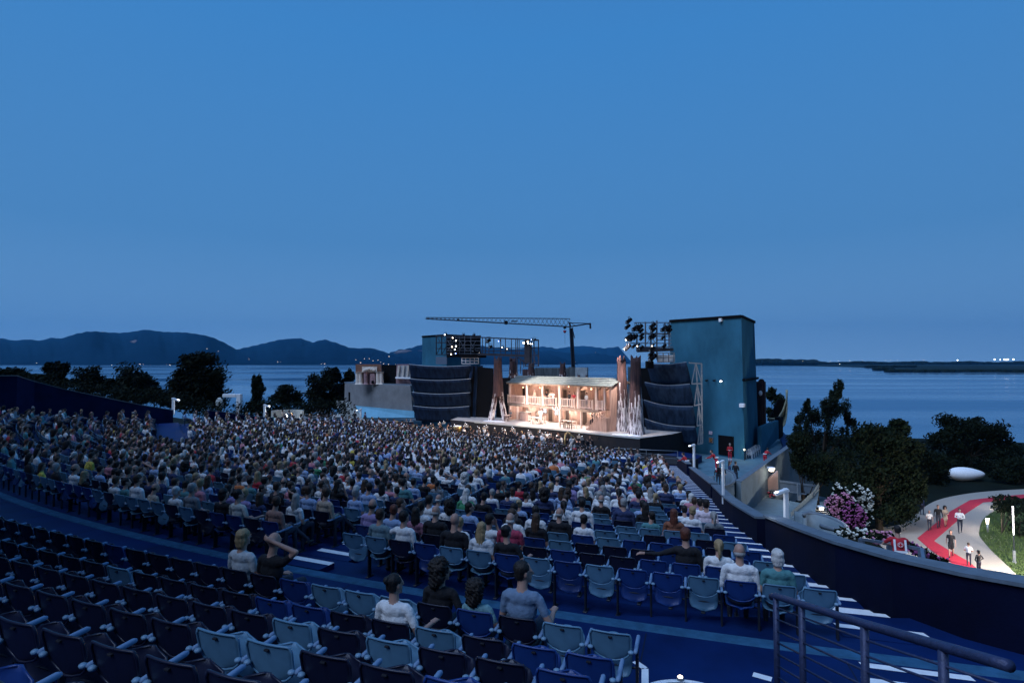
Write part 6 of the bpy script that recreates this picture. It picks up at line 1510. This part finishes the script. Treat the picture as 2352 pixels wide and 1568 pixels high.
# walkers
def walker(px, py, head_py, rz, pose, top, hair, style, label, col=None, mats=None):
    g = G(px, py, ZP+.01); d = g.y; h = (py-head_py)/F*d; s_ = max(.88, min(1.1, h/1.74)); return person(g, rz, pose, top, hair, style, label, None, standing, 'st', s_, topcol=col, mats=mats)
Z6 = lambda x, y: q6(x, y)
def wk(x, y, hy, *a, **k): px, py = q6(x, y); return walker(px, py, q6(x, hy)[1], *a, **k)
wk(1285,835,618,2.6,dict(armsp='one',stride=.6,sleeve='short'),'white','grey-haired','short','person in a white shirt and dark trousers carrying a bag, leftmost of the carpet group')
wk(1385,805,560,2.8,dict(armsp='down',stride=.4,sleeve='long',wide=1.12),'black','dark-haired','short','tall man all in black walking on the red carpet')
wk(1465,790,572,2.9,dict(armsp='front',stride=.5,dress=True),'beige','dark-haired','curly','curly-haired woman in a beige dress beside the tall man in black')
wk(1630,862,580,2.6,dict(armsp='front',stride=.5,sleeve='long',wide=1.12),'white','dark-haired','short','stout man in a white shirt and black trousers right of the red carpet')
wk(1530,1130,848,2.5,dict(armsp='down',stride=.9,dress=True),'black','auburn','bob','woman in a short black dress striding across the carpet')
wk(1730,1235,985,-.6,dict(armsp='front'),'white','brown-haired','short','brown-haired man in a white shirt facing the person in black coat')
wk(1845,1345,1072,.3,dict(armsp='hip',sleeve='long',wide=1.12),'black','dark-haired','bob','person in a black coat with an elbow out, nearest the viewer on the path')
wk(1198,660,462,-1.2,dict(armsp='down',stride=.3,sleeve='long'),'navy','grey-haired','short','man in a dark vest with white sleeves standing at the edge of the path')
for x, y, lab in ((1382,957,'white-shirted usher standing in front of the left hull screen'),(1422,962,'second usher in white and black beside the first, nearer the pit')):
    g = W(*q2(x, 1010), 73); person((g.x,g.y,-9.0), 3.0, dict(armsp='front'), 'white', 'dark-haired', 'short', lab, None, standing, 'st')
g = W(*q1(1740,1290),38); person((g.x,g.y,g.z), -.5, dict(armsp='front', sleeve='long'), 'white', 'dark-haired', 'short', 'man in a white shirt standing up in the crowd near the entrance ramp', None, standing, 'st')
for x, y, top, lab in ((240,1110,'beige','person standing by the curved entrance screen holding a coat'),(300,1130,'grey','person in grey standing below the floodlight'),(1000,1030,'navy','person in navy standing at the boundary wall under the side building'),(905,1040,'black','person in black standing at the boundary wall by the lamp')):
    g = W(*q2(x, y), 58 if x < 500 else 66.5); person((g.x,g.y,zrow(Rof(g.x,g.y))), random.uniform(-1,1), dict(armsp='front', sleeve='long'), top, 'dark-haired', 'short', lab, None, standing, 'st')
# bollards and the slim light column
def bollard(x, y, hy, label, power):
    px, py = q6(x, y); g = G(px, py, ZG); h = (py-q6(x,hy)[1])/F*g.y; t = thing('bollard_light', label, 'bollard', g, 0, 'glowing path bollards')
    b = MB(); b.path([(0,0,0),(0,0,h*.62)], [.075,.085], 10); b.build('post', m_galv, t, True, True); b = MB(); b.path([(0,0,h*.62),(0,0,h*.97)], [.075,.11], 10); b.build('glowing_head', m_glowWarm, t, True, True)
    b = MB(); b.tube((0,0,h*.97),(0,0,h),.13,n=12); b.build('cap', m_galv, t, local=True)
    lamp('POINT', g+Vector((0,0,h+.12)), power, (1,.88,.80), .1)
bollard(1942,860,708,'glowing conical bollard at the bend of the path by the lawn',260)
bollard(2078,600,510,'smaller glowing bollard farther back near the dark shrub',140)
px, py = q6(2245,1210); g = G(px, py, ZG); t = thing('light_column', 'very slim tall column with a glowing tube on the lawn', 'lamp', g); ht = (py-q6(0,580)[1])/F*g.y
b = MB(); b.tube((0,0,0),(0,0,.12),.13,n=12); b.tube((0,0,.12),(0,0,.9),.09,n=12); b.build('base', m_galv, t, local=True); b = MB(); b.tube((0,0,.9),(0,0,ht*.5),.035); b.build('pole', m_dark, t, local=True)
b = MB(); b.tube((0,0,ht*.5),(0,0,ht),.035,.05); b.build('light_tube', M('tube_glow', (.9,.9,1), .4, emit=(.78,.74,.85), es=1.3), t, local=True)
# path lamp just outside the frame on the right, the same make as the posts above
lx = G(2440,1345,ZG); t = thing('lamp_post', 'white angular lamp post on the lawn edge past the right border', 'lamp', lx, 0, 'white angular lamp posts along the walls'); b = MB(); b.cbox((-.08,-.08,0),(.08,.08,4.2),.01); b.build('post', m_wmetal, t, local=True); b = MB(); b.ell((-.3,0,4.1),(.22,.16,.14)); b.build('glowing_panel', m_glowWarm, t, local=True)
lamp('POINT', lx+Vector((-.45,0,3.75)), 4500, (1,.90,.80), .15)
# ================================================================== trees and shrubs
def leafcloud(b, c, r, n, size, rnd, hollow=.55, mi=0):
    for _ in range(n):
        d = Vector((rnd.gauss(0,1), rnd.gauss(0,1), rnd.gauss(0,1))).normalized(); k = hollow+(1-hollow)*rnd.random()**.6
        k *= 1+.18*math.sin(d.x*5+c[0])*math.sin(d.z*6+c[2])
        p = Vector((c[0]+d.x*r[0]*k, c[1]+d.y*r[1]*k, c[2]+d.z*r[2]*k)); a = Vector((rnd.gauss(0,1), rnd.gauss(0,1), rnd.gauss(0,1))).normalized(); t_ = a.orthogonal().normalized(); s_ = size*rnd.uniform(.6,1.4)
        b.add([p-t_*s_, p+a.cross(t_)*s_*.45, p+t_*s_, p-a.cross(t_)*s_*.45], [(0,1,2,3)], mi)
def tree(label, base, H, blobs, lm, seed, leaf=.16, dens=1.0, name='tree', cat='tree', group=None, trunk_r=.18, feather=False):
    """blobs: (dx, dz, rx, rz) of crown clumps; trunk and limbs reach into each clump"""
    rnd = random.Random(seed); t = thing(name, label, cat, base, 0, group); cr2 = MB(); tk_ = MB()
    fork = Vector((0,0,H*.30)); tk_.path([(0,0,-.3),(rnd.uniform(-.1,.1),0,H*.15),fork], [trunk_r*1.3,trunk_r,trunk_r*.8], 8)
    for dx, dz, rx, rz_ in blobs:
        c = Vector((dx, rnd.uniform(-.35,.35)*rx, dz)); tk_.path([fork, fork.lerp(c,.5)+Vector((rnd.uniform(-.2,.2),0,.1)), c], [trunk_r*.5,trunk_r*.3,trunk_r*.12], 6)
        sub = 9 if not feather else 9
        for k in range(sub):
            d = Vector((rnd.uniform(-1,1), rnd.uniform(-1,1), rnd.uniform(-1,1)))*.62; cc2 = c+Vector((d.x*rx, d.y*rx, d.z*rz_)); q_ = rnd.uniform(.42,.72)
            tk_.path([c, cc2], [trunk_r*.12,trunk_r*.05], 4)
            if feather: leafcloud(cr2, cc2, (rx*q_*.55, rx*q_*.55, rz_*q_*.95), int(110*dens), leaf*.8, rnd, .1)
            else: leafcloud(cr2, cc2, (rx*q_, rx*q_, rz_*q_), int(190*dens), leaf, rnd, .15)
    cr2.build('crown', lm, t, local=True); tk_.build('trunk', m_trunk, t, local=True); return t
def tree_px(label, px, base_py, d, blobs_px, lm, seed, zb=ZG, **k):
    """crown clumps given as picture ellipses at one distance"""
    bx = W(px, base_py, d); base = Vector((bx.x, d, zb)); bl = []
    for cx, cy, rx, ry in blobs_px: p = W(cx, cy, d); bl.append((p.x-bx.x, p.z-zb, rx/F*d, ry/F*d))
    H = max(b_[1] for b_ in bl); return tree(label, base, H, bl, lm, seed, **k)
GL = 'dark trees behind the left boundary wall'
tree_px('largest round dark tree on the left, beside the white portal', 455, 945, 76, [(455,862,50,45),(450,845,42,28),(425,885,38,38),(490,885,34,42),(448,832,38,20),(470,915,50,30),(400,915,30,25)], m_leaf, 1, leaf=.22, dens=1.6)
tree_px('medium round dark tree left of the largest one', 292, 915, 84, [(292,862,42,28),(268,885,30,22),(325,885,35,25),(350,905,28,20),(292,905,45,20)], m_leaf, 2, leaf=.22, dens=1.2)
tree_px('rounded dark tree at far left under the long hill', 205, 900, 84, [(205,860,28,20),(190,885,35,20),(225,885,30,20)], m_leaf, 3, leaf=.22)
tree_px('dark tree with a double top at far left', 132, 890, 84, [(125,845,16,16),(145,850,13,16),(135,872,30,18),(110,885,30,15)], m_leaf, 4, leaf=.22)
tree_px('dark low tree at the left picture edge', 40, 880, 70, [(10,865,35,18),(60,872,30,14),(90,875,25,14)], m_leaf2, 5, leaf=.2, dens=.9)
tree_px('narrow olive-green cypress-like tree right of the white portal', 590, 945, 82, [(590,885,10,20),(590,905,15,22),(588,928,20,20)], m_leaf2, 6, leaf=.18, dens=1.3)
tree_px('small dark tree behind the bushes in front of the lake', 655, 948, 88, [(655,900,24,16),(645,918,32,14),(672,915,22,16)], m_leaf, 7, leaf=.2)
tree_px('large dark tree left of the concrete side building', 745, 955, 90, [(760,872,25,25),(740,885,30,25),(770,900,35,30),(750,925,50,22),(725,915,25,20),(772,858,12,14)], m_leaf, 8, leaf=.22, dens=1.3)
tree_px('small dark conifer against the corner of the side building', 804, 930, 92, [(803,865,12,18),(800,885,16,18),(802,908,18,16)], m_leaf, 9, leaf=.2, dens=.9)
def shrub(label, px, py, d, blobs, lm, seed, name='shrub', leaf=.10, dens=1.0, group=None, zb=None, flowers=None, fsz=.05, fn=60, cat='shrub'):
    rnd = random.Random(seed); g = W(px, py, d); z = g.z if zb is None else zb; t = thing(name, label, cat, (g.x, d, z), 0, group); b = MB(); fl2 = MB(); tk_ = MB()
    for cx, cy, rx, ry in blobs:
        p = W(cx, cy, d)-Vector((g.x, d, z)); R1, R2 = rx/F*d, ry/F*d
        leafcloud(b, p, (R1,R1*.8,R2), int(260*dens), leaf, rnd, .5); tk_.path([(0,0,0),(p.x*.5,0,p.z*.5),tuple(p)], [.05,.035,.015], 5)
        if flowers:
            for k in range(max(1,int(fn*(R1*R2)))):
                dd = Vector((rnd.gauss(0,1), -abs(rnd.gauss(0,1)), rnd.gauss(0,1))).normalized(); q_ = p+Vector((dd.x*R1*1.02, dd.y*R1*.85, dd.z*R2*1.02)); s_ = fsz*rnd.uniform(.7,1.5)
                for j in range(3): q2_ = q_+Vector((rnd.uniform(-1,1),rnd.uniform(-1,1),rnd.uniform(-1,1)))*s_*1.3; fl2.ell(q2_, (s_,s_,s_*.8), 5, 4)
    b.build('foliage', lm, t, local=True); tk_.build('stem', m_trunk, t, local=True)
    if flowers and fl2.v: fl2.build('blossom', flowers, t, local=True)
    return t
for i, (px, py, bl, lm) in enumerate(((620,945,[(620,925,25,16),(600,935,20,12)],m_leaf2),(680,948,[(680,935,28,14),(705,940,18,10)],m_leaf2),(640,955,[(645,945,30,10),(610,948,25,10)],m_leaf2),(720,958,[(722,948,26,12),(750,950,22,10)],M('leaf_rust', (.10,.06,.035), .7, var=.5, vscale=1.5)))):
    shrub(['olive bush right of the narrow tree','olive bush in front of the lake left of the big tree','low bush directly above the left wall near the floodlight','rusty-brown bush left of the outside stair'][i], px, py, 78+i, bl, lm, 20+i, leaf=.16)
# far-left hedge mass below the trees
hb = MB(); rnd = random.Random(77)
for i in range(46):
    px = 60+i*10; py = np.interp(px, [60,200,330,420,520], [876,888,896,912,938])-4; p = W(px, py, 66+2*math.sin(i)); leafcloud(hb, (p.x,p.y,p.z-.8), (1.0,1.2,1.2), 130, .16, rnd, .3)
for i in range(26):
    px = 545+i*10; py = 927+5*math.sin(i*1.3)-(8 if i > 14 else 0); p = W(px, py, 72); leafcloud(hb, (p.x,p.y,p.z-.9), (1.1,1.2,1.2), 130, .17, rnd, .3)
tag(hb.build('hedge', m_leaf), 'dark continuous hedge running behind the left boundary wall', 'hedge', kind='stuff')
# right side trees
tree_px('tall airy willow-like tree in front of the lake, right of the tower', 1880, 1100, 52, [(1922,892,12,22),(1921,908,18,20),(1905,925,34,30),(1890,960,30,32),(1930,945,32,34),(1950,975,22,30),(1870,1000,35,30),(1850,1010,30,30),(1900,1050,55,35),(1960,1030,30,30),(1920,1010,40,30),(1855,935,14,22),(1860,955,20,24),(1842,975,18,24)], m_leaf3, 31, feather=True, leaf=.13, dens=1.35, trunk_r=.2)
tree_px('broad rounded bushy tree right of the airy tree', 2020, 1180, 48, [(2020,1010,50,36),(2060,1030,45,40),(1985,1010,35,32),(2075,1075,42,45),(2030,1090,60,60),(1975,1085,50,60),(2060,980,24,18),(1960,1150,50,45),(2040,1160,60,40),(2090,1130,30,50)], m_leaf2, 32, leaf=.15, dens=1.5, trunk_r=.25)
tree_px('dark spreading tree above the white pebble sculpture', 2230, 1090, 74, [(2200,985,35,28),(2250,982,42,30),(2290,1000,35,30),(2170,1010,30,25),(2310,1030,25,30),(2230,1030,60,40),(2270,1060,60,35),(2180,1060,40,35)], m_leaf, 33, leaf=.2, dens=1.5, trunk_r=.25)
tree_px('low dark tree at the right picture edge behind the path', 2340, 1110, 66, [(2335,1070,30,20),(2360,1090,35,25),(2310,1085,25,18)], m_leaf, 34, leaf=.2)
tree_px('feathery dark shrub tree left of the airy tree, below the hull scenery', 1845, 1100, 46, [(1835,1020,22,25),(1850,1060,30,35),(1880,1070,30,35),(1830,1060,14,30),(1915,1080,34,34)], m_leaf2, 35, leaf=.12, dens=1.0, trunk_r=.12)
tree_px('small round tree behind the stored scenery shell', 1775, 1000, 84, [(1772,905,14,14),(1782,925,18,20),(1775,950,16,18)], m_leaf2, 36, leaf=.18)
tree_px('low bushy tree on the dark bank between the two big right-hand trees', 2115, 1100, 66, [(2110,1050,25,28),(2140,1060,30,28),(2105,1090,30,30),(2150,1095,35,30)], m_leaf, 37, leaf=.18, dens=.9)
for i, (px, py, d, bl, lab) in enumerate(((2300,1190,47,[(2310,1150,25,14),(2330,1160,25,18),(2300,1165,18,12)],'dark shrub beside the farther bollard'),(2340,1230,46,[(2345,1190,26,30),(2352,1220,26,30)],'dark shrub behind the slim light column'),(2320,1130,58,[(2320,1148,40,9)],'low dark hedge along the inside of the path bend'))):
    shrub(lab, px, py, d, bl, m_leaf, 50+i, leaf=.14, zb=ZG)
m_fw = M('white_blossom', (.70,.70,.62), .6); m_fp = M('pink_blossom', (.62,.26,.38), .6, var=.2); m_fm = M('magenta_blossom', (.40,.10,.28), .6, var=.2)
dW = 30
shrub('tall white-flowering oleander beside the entrance stair', 1965, 1205, dW, [(1925,1125,16,14),(1960,1128,22,16),(1985,1145,18,25),(1990,1175,12,30),(1945,1150,22,22)], m_leaf2, 60, flowers=m_fw, fn=190, fsz=.036, zb=ZG, leaf=.12, dens=.9)
shrub('pink-flowering oleander in front of the white-flowering one', 1935, 1210, dW-1.5, [(1915,1155,20,18),(1935,1145,20,14),(1925,1175,22,16)], m_leaf2, 61, flowers=m_fp, fn=330, fsz=.034, zb=ZG, leaf=.11, dens=.7)
shrub('magenta-flowering oleander lower right of the pink one', 1960, 1215, dW-2.2, [(1955,1175,20,22),(1975,1190,14,18),(1950,1200,16,12)], m_leaf, 62, flowers=m_fm, fn=330, fsz=.034, zb=ZG, leaf=.11, dens=.7)
shrub('low white-flowering bush at the foot of the oleanders', 1960, 1235, 21, [(1942,1222,22,10),(1972,1225,24,10)], m_leaf2, 63, flowers=m_fw, fn=240, fsz=.04, leaf=.07, zb=None, dens=.9)
shrub('pink flower hedge left of the first-aider', 2020, 1245, 20, [(2010,1232,20,12),(2035,1235,18,13)], m_leaf2, 64, flowers=m_fp, fn=200, fsz=.035, leaf=.07, dens=.9)
shrub('pink flower hedge right of the first-aider along the wall', 2110, 1275, 17.5, [(2088,1255,18,10),(2112,1266,18,11),(2135,1278,18,10),(2160,1288,16,8)], m_leaf, 65, flowers=m_fm, fn=260, fsz=.032, leaf=.06, dens=.8)
shrub('small red-flowering plant at the salmon panel', 1773, 1140, dB-.8, [(1775,1133,12,6)], m_leaf2, 66, flowers=M('red_blossom', (.5,.05,.08), .6), fn=60, fsz=.07, leaf=.07, dens=.4)
lamp('POINT', W(1930,1215,24)+Vector((.3,-1.0,1.2)), 55, (1,.84,.78), .15, name='shrub_uplight')
# ================================================================== far shore life
rnd = random.Random(11); VG = 'lit houses along the far lake shore'
def far_house(px, py, d, w, lab, em=m_glowTown):
    p = W(px, py, d); t = thing('distant_house', lab, 'house', p, 0, VG); s_ = w/F*d
    b = MB(); b.cbox((-s_,0,0),(s_,s_,s_*.7),s_*.03); b.build('wall', m_conc, t, local=True); b = MB(); b.prism([(-s_*1.05,-.05*s_),(s_*1.05,-.05*s_),(s_*1.05,s_*1.05),(-s_*1.05,s_*1.05)], s_*.7, s_*.86); b.build('roof', m_quarry, t, local=True)
    b = MB(); b.cbox((-s_*.7,-.04*s_,s_*.12),(s_*.7,-.01*s_,s_*.5),s_*.01); b.build('lit_windows', em, t, local=True)
for x, y in [(190,497),(335,468),(410,510),(645,505),(720,492),(915,500),(980,506),(1025,486),(1250,492),(1285,480),(1315,478),(1350,490),(1385,488),(1450,492),(1495,494),(1530,480),(1548,492),(1560,488)]:
    px, py = q1(x, y); far_house(px, py, 3150, rnd.uniform(.6,1.5), 'tiny lit house on the far shore below the long left hill')
for x, y in [(1900,338),(2005,360),(2285,432),(945,182)]:
    px, py = q1(x, y); far_house(px, py, 3120 if y > 200 else 4200, rnd.uniform(.6,1.2), 'tiny lit house high on the slope of the long left hill')
for x, y in [(200,458),(225,460),(240,494),(268,496),(430,492),(462,493),(600,474),(630,475),(917,437),(995,428),(1040,430),(1075,446),(1120,440),(1145,460),(960,465),(1222,408),(1170,475),(1215,480),(1280,482)]:
    px, py = q2(x, y); far_house(px, py, 3100, rnd.uniform(.5,1.3), 'tiny lit house on the far shore below the middle hills')
for x, y in [(1290,456),(1070,556)]:
    px, py = q3(x, y); far_house(px, py, 5000, .6, 'tiny lit house beneath the hazy hills right of the crane')
for x, y, w in [(380,366,1.2),(625,368,1.2),(700,362,1),(800,362,1.4),(915,360,1),(1120,358,.9),(1165,358,1),(1228,358,1),(1388,358,.9),(1460,356,1.2),(1435,340,.6),(710,392,1.6)]:
    px, py = q8(x, y); far_house(px, py, 2900 if w < 1.6 else 1500, w*.8, 'tiny lit house on the low shore across the lake at right')
for i, (x, y, w) in enumerate([(1760,356,1.2),(2090,350,1.4),(2140,352,.9),(2178,350,1.4),(2193,352,1.3),(2210,350,1.5),(2258,350,1.4)]):
    px, py = q8(x, y); p = W(px, py, 2400); t = thing('distant_floodlight', 'bright white floodlight mast on the low right-hand shore', 'floodlight', p-Vector((0,0,8)), 0, 'floodlights across the lake'); b = MB(); b.tube((0,0,0),(0,0,8),.3); b.build('mast', m_galv, t, local=True); b = MB(); b.ell((0,0,8),(w*1.5,w*1.5,w*1.9)); b.build('lamp_head', m_glowW, t, local=True)
# tree belts on the low shore
def belt(x0, x1, ytop, ybot, d, seed, n, name='far_wood', lm=m_leaf, lab=''):
    b = MB(); rn = random.Random(seed)
    for i in range(n):
        px = x0+(x1-x0)*rn.random(); yt = ytop(px); p0 = W(px, ybot(px), d*(1+.04*rn.random())); h = (ybot(px)-yt)/F*d*rn.uniform(.55,1.05); w = h*rn.uniform(.7,1.6)
        b.ell((p0.x, p0.y, p0.z+h*.45), (w, w, h*.55), 7, 5)
    o = b.build(name, lm); return tag(o, lab, 'wood', kind='stuff')
belt(1738, 1870, lambda x: 826-2.0*abs(math.sin(x*.11))-(1.5 if 1742<x<1800 else 0), lambda x: 838, 2950, 1, 150, lab='low dark wood on the far shore just right of the tower')
belt(1860, 2352, lambda x: 829.5+1.0*math.sin(x*.05), lambda x: 836, 2700, 2, 420, lab='thin line of woods along the whole right far shore')
belt(2010, 2050, lambda x: 842, lambda x: 850, 1120, 3, 40, lab='dark clump at the tip of the nearer spit')
belt(2040, 2420, lambda x: 847.5, lambda x: 855.5, 900, 4, 520, lab='reeds along the edge of the nearer spit')
belt(1990, 2100, lambda x: 838, lambda x: 843, 1600, 6, 120, lab='scrub on the middle of the spit')
# unseen trees added behind the back left of the bowl to shade its seats
pw_ = MB(); rnd = random.Random(3)
for i in range(17):
    cx = -14.5-2.3*i+rnd.uniform(-.6,.6); Rt = 88+rnd.uniform(0,1.5); cy = CY-math.sqrt(max(0, Rt*Rt-(CX-cx)**2)); hz_ = rnd.uniform(20,24) if cx < -9 else 12
    if cx > -.95*cy-6: cx = -.95*cy-6.2
    pw_.tube((cx,cy,-5),(cx,cy,hz_-2),.4,.2); leafcloud(pw_, (cx,cy,hz_*.3), (2.8,2.8,4.5), 500, .6, rnd, .2); leafcloud(pw_, (cx,cy,hz_-1), (3.2,3.2,3.4), 800, .55, rnd, .2); leafcloud(pw_, (cx,cy,hz_-6), (2.8,2.8,4.5), 650, .55, rnd, .2)
tag(pw_.build('added_shade_trees', m_leaf), 'unseen trees added to shade the back left corner of the seating', 'wood', kind='stuff')
# evening air over the lake
hz = MB(); hz.add([(-16000,-500,-19),(16000,-500,-19),(16000,13500,-19),(-16000,13500,-19),(-16000,-500,900),(16000,-500,900),(16000,13500,900),(-16000,13500,900)], [(0,3,2,1),(4,5,6,7),(0,1,5,4),(1,2,6,5),(2,3,7,6),(3,0,4,7)])
me = bpy.data.materials.new('evening_haze'); me.use_nodes = True; n = me.node_tree.nodes; n.clear(); o_ = n.new('ShaderNodeOutputMaterial'); v_ = n.new('ShaderNodeVolumePrincipled')
v_.inputs['Color'].default_value = (.12,.54,1,1); v_.inputs['Density'].default_value = HAZE; v_.inputs['Anisotropy'].default_value = .2
me.node_tree.links.new(v_.outputs[0], o_.inputs['Volume']); hzo = hz.build('haze', me); tag(hzo, kind='stuff')
